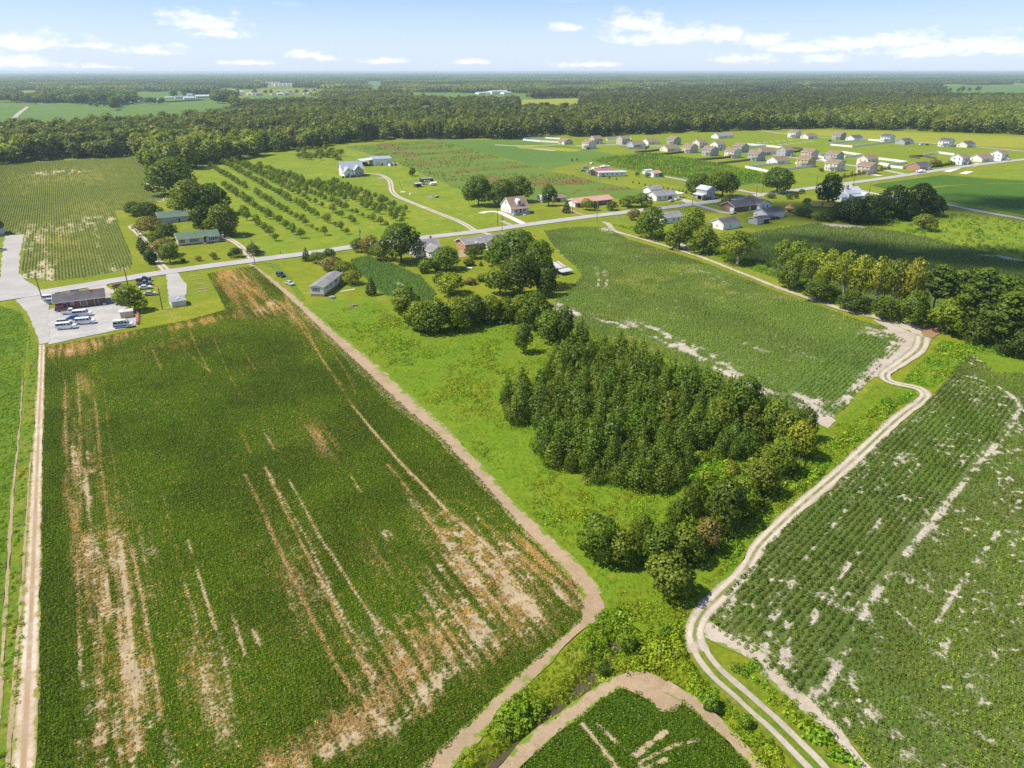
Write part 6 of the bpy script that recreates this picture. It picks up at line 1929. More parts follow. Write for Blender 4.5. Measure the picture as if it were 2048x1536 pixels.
MB().cyl((0, 0, 0), (0, 0, .55), 1.0, 1.05, 14).build('water_trough', STEEL, None, label='round pale metal trough in the grass in front of the trailer', category='trough').location = (*c, 0)
c = P(706, 613)
o = thing('scrap_heap', 'low heap of grey boards and scrap in the meadow below the trailer', 'scrap heap', c, .4)
for i in range(9):
    q = MB().box(-random.uniform(.8, 1.6), -.13, 0, random.uniform(.8, 1.6), .13, .06).build('board', WOOD if i % 3 else STEEL, o)
    q.location, q.rotation_euler = (random.uniform(-.8, .8), random.uniform(-.6, .6), .05 + i * .05), (random.uniform(-.12, .12), random.uniform(-.1, .1), random.uniform(-1.2, 1.2))

# farmhouse, ranch and shed inside the tree belt
c = P(848, 508)
o, ro = house('farmhouse', 'white farmhouse with grey gabled roof half hidden by trees', 'house', c, ANG_V, 11, 8, 3.4, .62, W_WHITE, R_GREY, wins=(('S', -3.5, 1, .9, 1.5), ('S', -1, 1, .9, 1.5), ('W', -2, 1, .9, 1.5), ('W', 2, 1, .9, 1.5), ('S', 3.5, 1, .9, 1.5)), base=.4,
              chimney=(3.5, .8, .8, 1.0, W_BRICK2))
o2, _ = house('farmhouse_wing', 'white gabled kitchen wing at the back of the tree-hidden farmhouse', 'house wing', near(c, 7.0, 1.5), ANG_U, 7, 5.5, 3.0, .7, W_WHITE, R_GREY, wins=(('E', 0, 1, .9, 1.4), ('S', 1, 1, .9, 1.4)), base=.4)
c = P(968, 492)
o, ro = house('ranch_house', 'long ranch house with pale grey roof and brick end beside the great tree clump', 'house', c, ANG_V, 22, 8.6, 2.8, .36, W_BRICK2, R_GREY, wins=[('S', x, 1, 1.2, 1.2) for x in (-4, 2.5, 5, 7.5)] + [('W', 1, 1, 1, 1.1)], over=.6)
MB().box(-6.2, -4.9, 3.0, -5.7, -.2, 3.2).build('roof_seam', TRIM, ro).location = (0, 0, 0)
o2, _ = house('garage_wing', 'white garage with nearly black roof in front of the long ranch house', 'garage', near(P(982, 496), 6.5, 0), ANG_U, 9, 7, 2.8, .30, W_WHITE, R_DARK, wins=(('S', 2, 1, 1, 1.1),), doors=(('E', 0, 0, 3.2, 2.2, 'garage_door', GARAGE),))
# tin shed: every roof sheet its own piece
c = P(1112, 545)
o = thing('tin_shed', 'old open shed of bleached roof sheets sagging beside the cotton field', 'shed', c, ANG_V + .12)
sm = MB().prism_y([(0, 0), (4.6, 1.15), (4.6, 1.19), (0, .04)], -.40, .40).mesh('roof_sheet', R_METAL)
sm2 = MB().prism_y([(0, 0), (4.6, 1.15), (4.6, 1.19), (0, .04)], -.40, .40).mesh('roof_sheet', RUST)
for i in range(8):
    q = link('roof_sheet', sm2 if i in (2, 6) else sm, o)
    q.location, q.rotation_euler = (-3.2 + i * .82, -2.4, 2.2 + random.uniform(-.03, .05)), (0, 0, math.pi / 2)
sm3 = MB().prism_y([(0, 0), (2.6, .5), (2.6, .54), (0, .04)], -.40, .40).mesh('lean_to_sheet', R_METAL)
for i in range(7):
    q = link('lean_to_sheet', sm3, o)
    q.location, q.rotation_euler = (-1.4 + i * .82, -5.2, 1.3 + random.uniform(-.05, .05)), (0, random.uniform(-.05, .05), math.pi / 2)
pm = MB().box(-.09, -.09, 0, .09, .09, 2.2).mesh('post', WOOD)
for x in (-3.4, 0, 2.8):
    for y, k in ((-2.3, 1), (2.0, 1.45), (-5.0, .6)):
        q = link('post', pm, o)
        q.location, q.scale = (x, y, 0), (1, 1, k)
MB().box(-3.4, 2.05, 0, 2.8, 2.15, 3.1).box(-3.5, -2.2, 0, -3.42, 2.04, 2.4).build('wall', WOOD_D, o)

# white house with a dormer, close to the road
f0, f1, b1 = np.array(P(1005.5, 424)), np.array(P(1031, 434)), np.array(P(1059, 429))
c = P(1029, 425)
o, ro = house('dormer_house', 'white house with brown roof, dormer and front porch on a bright lawn by the road', 'house', c, ANG_V, 10.5, 10.5, 4.0, .78, W_WHITE, R_BROWN,
              wins=(('W', -3, 1.2, .8, 1.3), ('W', -1, 1.2, .8, 1.3), ('W', 1, 1.2, .8, 1.3), ('W', 3, 1.2, .8, 1.3), ('W', 0, 5.0, 1.0, 1.4), ('S', -3.4, 1.4, .9, 1.6), ('S', -1.8, 1.4, .9, 1.6), ('S', 3.2, 1.4, .9, 1.6)),
              doors=(('S', .6, .8, 1.0, 2.1, 'door', DOORM),), base=.8, base_mat=W_BRICK2)
porch(o, -5.0, 5.0, -7.6, -5.3, 3.75, .7, R_BROWN, 5, True, .8)
MB().box(.0, -9.0, 0, 1.6, -7.65, .4).build('front_steps', TRIM, o)
d = MB().prism([(-1.5, 4.6), (1.5, 4.6), (1.5, 6.6), (0, 7.5), (-1.5, 6.6)], -2.2, 2.2).build('dormer', W_WHITE, ro)
d.matrix_local = Matrix.Translation((.3, -2.6, 0)) @ Matrix.Rotation(math.pi / 2, 4, 'Z')
d2 = MB().prism([(-1.75, 6.47), (0, 7.52), (1.75, 6.47), (1.75, 6.6), (0, 7.68), (-1.75, 6.6)], -2.4, 2.45).build('dormer_roof', R_BROWN, ro)
d2.matrix_local = d.matrix_local
d3 = MB().box(-.6, -4.87, 5.0, .6, -4.82, 6.4).build('dormer_window', GLASS, ro)
d3.location = (.3, 0, 0)
# pink-roofed ranch and outbuildings
c = P(1180, 409)
house('ranch_house', 'low ranch house with a long pink roof and dark brick front across the road', 'house', c, ANG_V, 24, 9, 2.8, .34, W_BRICK, R_PINK, wins=[('S', x, 1, 1.4, 1.2) for x in (-2, 1, 5, 8)] + [('E', 0, 1, 1, 1.1)], over=.7)
house('carport_wing', 'white carport wing at the drive end of the pink-roofed ranch', 'carport', near(P(1152, 411), 1, 0), ANG_V, 8, 7.5, 2.7, .30, W_WHITE, R_PINK, doors=(('S', 0, 0, 5.6, 2.2, 'opening_shade', DARK_AND_SHADE),), over=.5)
house('outbuilding', 'small white outbuilding beside the narrow dark tree', 'shed', P(1087, 403), ANG_V, 5, 5, 2.6, .5, W_WHITE, R_METAL, wins=(('S', 0, 1, .8, .9),))
house('outbuilding', 'low brown-roofed shed behind the narrow dark tree', 'shed', P(1114, 402), ANG_V, 8, 6, 2.4, .4, W_CREAM, R_BROWN, doors=(('S', -1, 0, 2.6, 2.0, 'opening_shade', DARK_AND_SHADE),))
# gable house with silver roof, and the barn
c = P(703, 351)
o, ro = house('gable_house', 'big white house with steep silver-blue gables at the end of the curving drive', 'house', c, ANG_V - .1, 15, 11, 5.0, .85, W_WHITE, R_BLUE,
              wins=(('W', 0, 5.4, 1.0, 1.3), ('W', -3, 1.2, .9, 1.5), ('S', -5, 1.2, 1, 1.6), ('S', 1.5, 1.2, 1, 1.6), ('S', 4, 1.2, 1, 1.6), ('W', 3, 1.2, .9, 1.5)), doors=(('S', 5.8, .2, 1.1, 2.2, 'door', DOORM),), base=.2)
w1, _ = house('gable_wing', 'white front gable wing of the big silver-roofed house', 'house wing', near(c, 6.6, -5.0), ANG_U, 6, 6.4, 3.6, .95, W_WHITE, R_BLUE, wins=(('E', 0, 1.2, 1.2, 1.6), ('E', 0, 4.4, .7, .9)))
w1, _ = house('gable_wing', 'upper front gable wing next to the porch of the silver-roofed house', 'house wing', near(c, 6.2, 2.6), ANG_U, 5, 5.6, 4.8, .95, W_GREY, R_BLUE, wins=(('E', 0, 4.6, 1.1, 1.3), ('E', -1.2, 1.2, .9, 1.5), ('E', 1.2, 1.2, .9, 1.5)))
porch(o, 4.6, 8.6, -7.8, -5.6, 3.2, .5, R_BLUE, 3, False, .3)
for i, dv in enumerate((-9.5, -6.5, -2.5, 1.5, 5.5, 8.5)):
    p_ = near(c, 10.8 - abs(dv + 1) * .12, dv)
    plant(K_BUSH, p_, 1.6, 2.6, DARK, ['first', 'second', 'third', 'fourth', 'fifth', 'last'][i] + ' dark bush in the bed before the silver-roofed house, counted from the orchard', 'shrub')
c = P(761, 329)
o, ro = house('barn', 'big white metal barn with blue-grey roof and an open lean-to by the fallow field', 'barn', c, ANG_V - .1, 15, 14, 5.0, .18, W_WHITE, R_BLUE, wins=(('S', -4, 1.4, 1, 1), ('S', 4, 1.4, 1, 1)), doors=(('S', -.5, 0, 1.1, 2.1, 'door', DARK_AND_SHADE),), over=.3, trim=False)
MB().prism_y([(-16.5, 3.9), (-7.6, 4.75), (-7.6, 4.9), (-16.5, 4.05)], -7.4, 7.4).build('lean_to_roof', R_METAL, o)
pm = MB().box(-.12, -.12, 0, .12, .12, 3.95).mesh('lean_to_post', WOOD)
for i in range(6):
    link('lean_to_post', pm, o).location = (-16.0, -7.1 + i * 2.84, 0)
MB().box(-15, -2, 0, -10.5, 3, 1.3).box(-13, 4, 0, -9.5, 6, 1.7).build('stored_gear', DARK_AND_SHADE, o)
c = P(786, 331)
o = thing('hoop_cover', 'low dark hoop-covered stack beside the big barn', 'cover', c, ANG_V)
arc = [(2.6 * math.cos(a), 1.7 * math.sin(a)) for a in np.linspace(0, math.pi, 9)]
MB().prism(arc, -3, 3).build('cover', simple('dark_tarp', (.045, .05, .05), .6), o)
for x in (-3.02, 0, 3.02):
    MB().prism([(k[0] * 1.02, k[1] * 1.03) for k in arc], x - .12, x + .12).build('hoop', TRIM, o)
# sheds on the farm lawn
for px, py, L, W_, h, wall, roof, nm, lab in ((835, 374, 4.2, 3.2, 2.3, WOOD_D, R_METAL, 'animal_shed', 'small dark shed with a bright tin roof on the farm lawn'), (853, 363.5, 8, 4.5, 2.2, DARK_AND_SHADE, R_GREY, 'animal_shelter', 'long low dark shelter behind the small tin-roofed shed')):
    o, _ = house(nm, lab, 'shed', P(px, py), ANG_V, L, W_, h, .18, wall, roof, doors=(('S', 0, 0, L * .6, h * .8, 'opening_shade', DARK_AND_SHADE),), over=.35, trim=False)
c = P(854, 365.5)
o = thing('hoop_pen', 'small white hoop frame pen in front of the long low shelter', 'pen', c, ANG_V)
for x in (-1.8, -.6, .6, 1.8):
    q = MB()
    pts = [(1.5 * math.cos(a), 1.6 * math.sin(a)) for a in np.linspace(0, math.pi, 9)]
    for (y0, z0), (y1, z1) in zip(pts[:-1], pts[1:]):
        q.cyl((x, y0, z0), (x, y1, z1), .08, .08, 5)
    q.build('hoop', TRIM, o)
for px, py, mat_, nm, lab, r_ in ((848, 369.5, GREENP, 'feed_bin', 'low green feed bin beside the tin-roofed shed', 1.0), (852.5, 370, STEEL, 'feed_bin', 'pale grey tub next to the green feed bin', .8), (821, 390, TRIM, 'white_tub', 'small white tub near the drive bend on the farm lawn', .7)):
    MB().cyl((0, 0, 0), (0, 0, 1.0), r_, r_ * 1.08, 12).build(nm, mat_, None, label=lab, category='tub').location = (*P(px, py), 0)
c = P(805.5, 384)
MB().cyl((0, 0, 0), (0, 0, .12), 1.5, 1.6, 16).cyl((0, 0, .12), (0, 0, .5), .3, .25, 8).build('well_pad', M_CONCRETE, None, label='round pale concrete pad in the lawn by the curving drive', category='pad').location = (*c, .01)
o = thing('leaning_post', 'dark leaning post beside the pale concrete pad on the farm lawn', 'post', P(805, 379))
MB().cyl((0, 0, 0), (-2.2, 1.2, 5.0), .12, .08, 6).build('post', WOOD_D, o)
MB().cyl((-2.2, 1.2, 5.0), (-1.6, .9, 5.05), .06, .05, 5).build('arm', WOOD_D, o)
# farm cluster with boats and campers
house('workshop', 'dark open-fronted workshop with rust red roof among the parked boats', 'workshop', P(1203, 350), ANG_V, 15, 9, 3.2, .3, WOOD_D, R_RUST, doors=(('W', 0, 0, 6, 2.8, 'opening_shade', DARK_AND_SHADE), ('S', -3, 0, 4, 2.6, 'opening_shade', DARK_AND_SHADE)))
house('trailer_home', 'long pale trailer home in front of the rust-roofed workshop', 'mobile home', P(1222, 352), ANG_V - .35, 20, 5.5, 2.9, .2, W_WHITE, R_METAL, wins=[('S', x, 1.2, 1, 1) for x in (-7, -3.5, 0, 3.5, 7)], base=.4)
house('cottage', 'white cottage with a turquoise lean-to at the end of the farm lane', 'house', P(1309, 353), ANG_V, 7, 6, 2.8, .4, W_WHITE, R_PINK, wins=(('S', -1, 1, 1, 1), ('W', 0, 1, 1, 1)))
house('lean_to', 'small turquoise lean-to against the white cottage', 'shed', near(P(1303, 352), 0, -2), ANG_V, 4, 5, 2.5, .2, simple('turquoise_paint', (.10, .35, .36), .6), R_BLUE)
house('garden_shed', 'small pale shed with tin roof behind the fruit trees of the farm lane', 'shed', P(1294, 347), ANG_V, 6, 4, 2.4, .3, W_CREAM, R_METAL, wins=(('S', 0, 1, .8, .8),))
for i, (px, py) in enumerate(((1274, 352), (1294, 355), (1322, 354))):
    tree_at(K_ROUND, px, py, py - 9, 9, [MIDG, OLIVE, DARK][i], ['young tree between the pale trailer and the turquoise lean-to', 'young tree in front of the turquoise lean-to', 'dark young tree beside the white cottage'][i], 'tree')
# white house with carport, tall shed, dark roofed house and its garages
c = P(1322, 398)
house('ranch_house', 'white house with grey gables and a red porch beside the road junction', 'house', c, ANG_V, 15, 9, 3.0, .4, W_WHITE, R_GREY, wins=(('S', -5, 1, 1, 1.2), ('S', -1, 1, 1, 1.2), ('W', 0, 1, 1.2, 1.2)), doors=(('S', 2.8, .1, 3.0, 1.9, 'porch_screen', simple('dark_red_screen', (.16, .045, .045), .8)),))
house('upper_wing', 'small upper gabled wing behind the white house at the junction', 'house wing', near(P(1316, 394), -5, 0), ANG_V, 9, 6.5, 4.4, .45, W_WHITE, R_GREY, wins=(('S', 1, 2.6, .8, 1.0), ('S', 3, 2.6, .8, 1.0)))
o = thing('carport', 'flat white carport with a car under it beside the junction house', 'carport', P(1352, 395), ANG_V)
MB().box(-3.4, -3.4, 2.6, 3.4, 3.4, 2.8).build('roof', TRIM, o)
for x in (-3.2, 3.2):
    for y in (-3.2, 3.2):
        MB().box(x - .08, y - .08, 0, x + .08, y + .08, 2.6).build('post', TRIM, o)
o, ro = house('tall_shed', 'tall narrow grey shed with a bright tin roof beside large round trees', 'shed', P(1410, 397), ANG_U, 8.5, 6.5, 5.6, .5, W_GREY, R_METAL, doors=(('S', -1, 0, 2.6, 2.6, 'opening_shade', DARK_AND_SHADE), ('E', 0, 0, 1, 2, 'door', WOOD_D)), wins=(('E', 0, 3.4, .8, 1),))
porch(o, -4.0, 3.8, -6.4, -3.3, 3.2, .6, R_METAL, 3, False, 0)
c = P(1492, 418)
house('ranch_house', 'brick house with large charcoal hip-like roof in the cloud shade', 'house', near(c, -1, -4.5), ANG_V, 17, 9.5, 2.9, .42, W_BRICK, R_DARK, wins=(('S', 0, 1, 1.2, 1.2), ('W', 0, 1, 1.2, 1.1)), doors=(('S', 3, 0, 1, 2, 'door', TRIM), ('W', -3, 0, 2.8, 2.2, 'garage_door', GARAGE)), over=.6)
house('house_wing', 'white wing of the charcoal-roofed brick house', 'house wing', near(P(1510, 416), 0, 1), ANG_U, 12, 9, 3.0, .45, W_WHITE, R_DARK, wins=(('E', -2, 1, .9, 1.4), ('E', 1.5, 1, .9, 1.4), ('S', -2, 1, .9, 1.3), ('S', 2.5, 1, .9, 1.3)), over=.5)
house('garage', 'white garage with grey roof behind the charcoal-roofed house', 'garage', P(1537, 434), ANG_V, 13, 8.5, 3.0, .42, W_WHITE, R_DARK, wins=(('W', 2.6, 1.1, .7, .9),), doors=(('W', -.5, 0, 3.2, 2.3, 'garage_door', GARAGE), ('S', -3.6, 0, 3.4, 2.3, 'garage_door', W_BLUEGREY)), over=.35)
o, ro = house('open_shed', 'small grey shed with open bay and clutter below the white garage', 'shed', P(1517, 446), ANG_V, 8.5, 5.5, 2.4, .32, W_GREY, R_DARK, wins=(('W', -1.4, 1.1, .7, .9),), doors=(('S', 2.2, 0, 3.6, 2.0, 'opening_shade', DARK_AND_SHADE), ('S', -2.6, 0, 2.6, 2.0, 'door', siding('mint_siding', (.48, .60, .48)))), over=.35)
house('garage', 'detached white garage with dark grey roof standing alone on the shaded lawn', 'garage', P(1450, 455), ANG_V, 11, 8, 2.9, .44, W_WHITE, R_DARK, wins=(('W', 0, 1, .8, .9), ('S', -1, 1, .8, .9)), doors=(('S', 2.6, 0, .9, 2.0, 'door', TRIM),), over=.35)
o = thing('lumber_rack', 'dark open lumber rack beside the detached white garage', 'rack', P(1424, 454), ANG_V)
MB().box(-2.2, -1.2, 1.9, 2.2, 1.2, 2.05).build('roof', WOOD_D, o)
for x in (-2, 2):
    for y in (-1.1, 1.1):
        MB().box(x - .08, y - .08, 0, x + .08, y + .08, 1.9).build('post', WOOD_D, o)
for i in range(5):
    MB().box(-1.9, -.9 + i * .36, .3, 1.9, -.66 + i * .36, .3 + .2 * (i % 3 + 1)).build('board_stack', WOOD, o)
house('cottage', 'pale house with grey roof half hidden by the hedge track trees', 'house', P(1336, 443), ANG_V, 12, 8, 2.9, .45, W_WHITE, R_GREY, wins=(('S', 0, 1, 1, 1.2), ('S', 3, 1, 1, 1.2), ('W', 0, 1, 1, 1.2)))
# gazebo
c = P(1578, 425)
o = thing('gazebo', 'round wooden gazebo with an orange two-tier roof on the shaded lawn', 'gazebo', c)
OR = simple('orange_cedar', (.55, .27, .12), .7)
MB().cyl((0, 0, .35), (0, 0, .5), 2.1, 2.1, 8).build('floor', WOOD, o)
MB().cyl((0, 0, 2.5), (0, 0, 3.5), 2.6, .8, 8).build('roof', OR, o)
MB().cyl((0, 0, 3.75), (0, 0, 4.3), 1.1, .06, 8).build('roof_cap', OR, o)
MB().cyl((0, 0, 3.45), (0, 0, 3.78), .75, .75, 8).build('vent', WOOD_D, o)
for i in range(8):
    a = i * math.pi / 4
    MB().box(-.07, -.07, 0, .07, .07, 2.55).build('post', OR, o).location = (1.95 * math.cos(a), 1.95 * math.sin(a), 0)
    if i != 5:
        q = MB().box(-.7, -.03, .5, .7, .03, 1.2).build('rail_panel', OR, o)
        q.location, q.rotation_euler = (1.8 * math.cos(a + .39), 1.8 * math.sin(a + .39), 0), (0, 0, a + .39 + math.pi / 2)
# yellow container
c = P(1646, 413)
o = thing('shipping_container', 'long yellow shipping container on the shaded grass beside dark shrubs', 'container', c, -.30)
YEL = simple('yellow_paint', (.80, .54, .13), .6, var=.18, scale=.5)
MB().box(-6, -1.25, .15, 6, 1.25, 2.75).build('body', YEL, o)
rib_m = MB().box(-.06, -.05, .2, .06, 0, 2.7).mesh('rib', YEL)
for i in range(24):
    link('rib', rib_m, o).location = (-5.75 + i * .5, -1.25, 0)
MB().box(6, -1.15, .2, 6.06, -.02, 2.7).box(6, .02, .2, 6.06, 1.15, 2.7).build('door', YEL, o)
MB().box(-1.1, -1.33, .5, -.1, -1.30, 2.4).build('rust_patch', RUST, o)
# tin-roofed farmhouse
c = P(1697, 398)
o, ro = house('farmhouse', 'white farmhouse with shining tin roof and brick chimney behind the shaded grove', 'house', c, ANG_V - .1, 11, 9, 4.0, .62, W_WHITE, R_METAL, wins=(('W', -2, 1.2, .9, 1.5), ('W', 2, 1.2, .9, 1.5), ('W', 0, 4.4, .8, 1.2)), base=.4, chimney=(-4, -1.2, .9, 1.6, W_BRICK2))
porch(o, -4.5, 5.2, -8.0, -4.55, 3.5, .7, R_METAL, 5, True, .4)
house('tin_roof_wing', 'low tin-roofed wing at the far end of the shaded farmhouse', 'house wing', near(P(1721, 399), 0, 0), ANG_U, 6, 5.5, 2.8, .5, W_WHITE, R_METAL, wins=(('E', 0, 1, 1, 1.2),))
house('tin_roof_wing', 'low gabled wing at the near end of the shaded farmhouse', 'house wing', near(P(1680, 402), 0, 0), ANG_V, 5, 5, 2.8, .6, W_WHITE, R_METAL, wins=(('W', -.8, 1, .8, 1.4), ('W', .8, 1, .8, 1.4)))
house('white_shed', 'white building cut by the picture edge beside the gravel yard', 'shed', P(-14, 468), ANG_V, 9, 6, 3, .4, W_WHITE, R_GREY)
tree_at(K_TREE, -8, 470, 428, 34, DARK, 'dark tree at the picture edge behind the gravel yard')

# ---------------------------------------------------------------- the new village
def vhouse(px, py, storeys, axis, wall, roof, label, L=None, W_=None, side=None, garage=True):
    ang = ANG_U if axis == 'u' else ANG_V
    L = L or (10.5 if storeys == 2 else 15)
    W_ = W_ or (9.5 if storeys == 2 else 10.5)
    h = 5.6 if storeys == 2 else 2.9
    wn = []
    for zz in ([.9, 3.6] if storeys == 2 else [.9]):
        wn += [('S', x, zz, 1.0, 1.35) for x in (-L * .32, 0, L * .32)]
        wn += [('E' if axis == 'u' else 'W', y, zz, .9, 1.3) for y in ((-W_ * .25, W_ * .2) if storeys == 2 else (W_ * .25,))]
    if garage:
        wn = [w for w in wn if not (w[0] == 'S' and w[2] < 2 and w[1] > 0)]
    dr = [('S', L * .28, 0.05, 4.2, 2.2, 'garage_door', GARAGE)] if garage else []
    dr.append(('S', -L * .13, .05, .95, 2.05, 'door', DOORM))
    o, ro = house('village_house', label, 'house', P(px, py), ang, L, W_, h, .50, wall, roof, wn, dr, over=.35, group='houses of the new village')
    if storeys == 2 and garage:
        MB().prism([(-W_ / 2 - 2.2, 2.75), (-W_ / 2, 3.3), (-W_ / 2, 3.42), (-W_ / 2 - 2.2, 2.87)], 0, L / 2 + .2).build('porch_roof', roof, o)
        for x in (.2, L / 2):
            MB().box(x - .08, -W_ / 2 - 2.0, 0, x + .08, -W_ / 2 - 1.84, 2.8).build('porch_post', TRIM, o)
    if side:
        MB().box(L / 2 + .01, -W_ / 2 + .02, .02, L / 2 + .03, W_ / 2 - .02, h).build('end_wall', side, o)
    return o


V2 = [
    (1131, 288, 1, 'u', W_BEIGE, R_TAN, 'tan-roofed single-storey house at the end of the long white fence', 11), (1178, 297, 2, 'u', W_CREAM, R_TAN, 'two-storey cream house in front of the orange dirt patch'),
    (1191, 288, 2, 'v', W_BEIGE, R_TAN, 'two-storey house on the orange dirt patch near the forest'), (1246, 288, 2, 'v', W_BEIGE, R_TAN, 'tall house inside the small white fence ring near the forest'),
    (1272, 294, 1, 'v', W_BLUEGREY, R_TAN, 'single-storey house with pale blue end wall and wooden fence'), (1301, 288, 1, 'v', W_WHITE, R_TAN, 'small white-fronted house with driveway near the forest'),
    (1347, 289, 2, 'u', W_GREEN, R_TAN, 'big grey-green house with steep roof nearest the forest'), (1339, 302, 1, 'v', W_CREAM, R_TAN, 'single-storey house with brown deck above the wooden fences'),
    (1380, 305, 2, 'u', W_BEIGE, R_TAN, 'beige two-storey house at the corner of the brown wooden fence'), (1399, 296, 2, 'v', W_CREAM, R_TAN, 'two-storey house with cream front before the long white lodge'),
    (1445, 276, 1, 'v', W_WHITE, R_GREY, 'long white single-storey lodge with grey roof at the forest', 24), (1420, 311, 2, 'u', W_GREY, R_TAN, 'grey-sided two-storey house second in the middle row'),
    (1435, 300, 2, 'v', W_WHITE, R_TAN, 'white two-storey house behind the grey-sided one'), (1465, 315, 2, 'u', W_CREAM, R_TAN, 'cream two-storey house at the head of the dark fenced yard'),
    (1481, 304, 2, 'u', W_GREY, R_TAN, 'grey house at the corner of the white fence by the street'), (1512, 321, 2, 'u', W_GREY, R_TAN, 'grey two-storey house below the dark fenced yard'),
    (1529, 309, 1, 'v', W_BEIGE, R_TAN, 'low tan-roofed house behind the grey two-storey one'), (1569, 312, 2, 'v', W_GREY, R_TAN, 'grey house with white porch in the middle of the village'),
    (1556, 327, 1, 'v', W_WHITE, R_TAN, 'white single-storey house along the white-fenced yard'), (1611, 333, 2, 'u', W_TAN, R_TAN, 'tan two-storey house at the end of the white-fenced yard'),
    (1618, 317, 2, 'u', W_BEIGE, R_TAN, 'beige house directly behind the tan two-storey one'), (1668, 341, 2, 'u', W_CREAM, R_TAN, 'cream two-storey house with back deck by the yellow lawn'),
    (1668, 322, 2, 'u', W_GREY, R_TAN, 'grey house behind the cream house with back deck'), (1588, 275, 2, 'u', W_WHITE, R_TAN, 'white two-storey house in the upper row at the forest street'),
    (1617, 277, 1, 'v', W_CREAM, R_TAN, 'low cream house next to the white one on the forest street'), (1677, 279, 2, 'u', W_GREY, R_TAN, 'grey gabled house on the forest street above the white fence'),
    (1708, 281, 1, 'v', W_WHITE, R_DARK, 'white low house with dark roof on the forest street'), (1774, 284, 2, 'u', W_WHITE, R_DARK, 'white two-storey house with dark roof inside the long white fence'),
    (1808, 288, 1, 'v', W_GREY, R_DARK, 'grey low house with dark roof at the edge of the yellow field'), (1891, 293, 2, 'u', W_WHITE, R_DARK, 'white two-storey house with dark roof alone by the yellow field'),
    (1931, 294, 1, 'v', W_CREAM, R_DARK, 'low cream house with dark roof, last on the forest street'), (1733, 331, 2, 'v', W_CREAM, R_TAN, 'large cream house with wide tan roof above the road hedge', 13),
    (1732, 347, 2, 'u', W_BEIGE, R_TAN, 'beige two-storey house right behind the roadside hedge row'), (1837, 339, 1, 'v', W_BRICK2, R_DARK, 'brick house with dark roof and white porch by the road', 15),
    (1918, 328, 2, 'v', W_WHITE, R_TAN, 'tall white house with gable towards the road, cars beside it'), (1962, 322, 1, 'v', W_WHITE, R_BROWN, 'long white single-storey house with brown roof by the road', 18),
    (1996, 320, 2, 'v', W_WHITE, R_TAN, 'white gabled house by the road nearest the picture edge'),
]
for T in V2:
    o = vhouse(*T[:7], L=T[7] if len(T) > 7 else None, garage=T[2] == 2 or 'lodge' not in T[6])

# fences: every panel its own piece
_pan = {}


def fence(label, pts, kind, h=1.8, group=None):
    mat_ = VINYL if kind == 'vinyl' else (WOOD if kind == 'wood' else WOOD_D)
    pw = PP(pts)
    o = thing('white_vinyl_fence' if kind == 'vinyl' else 'wooden_fence', label, 'fence', pw[0], group=group)
    k = (kind, h)
    if k not in _pan:
        if kind == 'vinyl':
            a = MB().box(0, -.03, .08, 2.3, .03, h - .1).box(0, -.05, h - .1, 2.3, .05, h)
        else:
            a = MB()
            for i in range(8):
                a.box(i * .29, -.02 + .012 * (i % 2), .05, i * .29 + .27, .02 + .012 * (i % 2), h - random.uniform(0, .05))
        _pan[k] = (a.mesh('panel', mat_), MB().box(-.08, -.08, 0, .08, .08, h + .08).mesh('post', mat_))
    for a, b in zip(pw[:-1], pw[1:]):
        d = b - a
        n = max(1, int(np.linalg.norm(d) / 2.45))
        ang = math.atan2(d[1], d[0])
        s = np.linalg.norm(d) / n / 2.45
        for i in range(n):
            q = a + d * i / n - pw[0]
            p1, p2 = link('panel', _pan[k][0], o), link('post', _pan[k][1], o)
            p1.location, p1.rotation_euler, p1.scale = (q[0] + .075 * d[0] / n, q[1], 0), (0, 0, ang), (s, 1, 1)
            p2.location = (q[0], q[1], 0)


fence('white vinyl fence running from the meadow to the first tan house', [(1122, 286), (1080, 284), (1046, 281), (1048, 278), (1090, 277), (1120, 279)], 'vinyl')
fence('small white vinyl fence ring round the tall house near the forest', [(1236, 284), (1215, 284), (1212, 278), (1235, 277), (1262, 279), (1262, 283), (1256, 284)], 'vinyl')
fence('low wooden fence before the house with the pale blue end wall', [(1242, 294), (1258, 298), (1290, 299), (1298, 294)], 'wood')
fence('dark wooden fence of the upper yard below the single-storey deck house', [(1324, 301), (1300, 304), (1270, 306), (1305, 312)], 'dark')
fence('dark wooden fence of the lower yard beside the beige corner house', [(1368, 306), (1340, 309), (1305, 312)], 'dark')
fence('dark wooden fence on the far side of the long fenced yard', [(1480, 314), (1440, 318), (1390, 322), (1412, 326)], 'dark')
fence('brown wooden fence on the near side of the long fenced yard', [(1525, 318), (1480, 324), (1436, 329), (1412, 326)], 'wood')
fence('white vinyl fence along the far side of the big white-fenced yard', [(1578, 326), (1540, 331), (1490, 336), (1512, 340), (1536, 345)], 'vinyl')
fence('white vinyl fence along the near side of the big white-fenced yard', [(1562, 342), (1600, 337), (1627, 334), (1612, 331), (1590, 328)], 'vinyl')
fence('white vinyl fence behind the grey house at the street corner', [(1494, 296), (1491, 290), (1530, 293), (1565, 297)], 'vinyl')
fence('white vinyl fence between the grey corner house and the street', [(1494, 297), (1520, 294), (1534, 293)], 'vinyl')
fence('dark wooden fence behind the grey house with white porch', [(1586, 306), (1606, 302), (1600, 299), (1584, 298)], 'dark')
fence('white vinyl fence ring behind the grey and cream house pair', [(1635, 313), (1655, 308), (1684, 306), (1724, 312), (1690, 316), (1684, 311)], 'vinyl')
fence('white vinyl fence joining the two houses by the street', [(1634, 314), (1648, 318), (1650, 312)], 'vinyl')
fence('long white vinyl fence of the yard below the forest street', [(1660, 291), (1682, 293), (1704, 295), (1745, 290), (1787, 285)], 'vinyl')
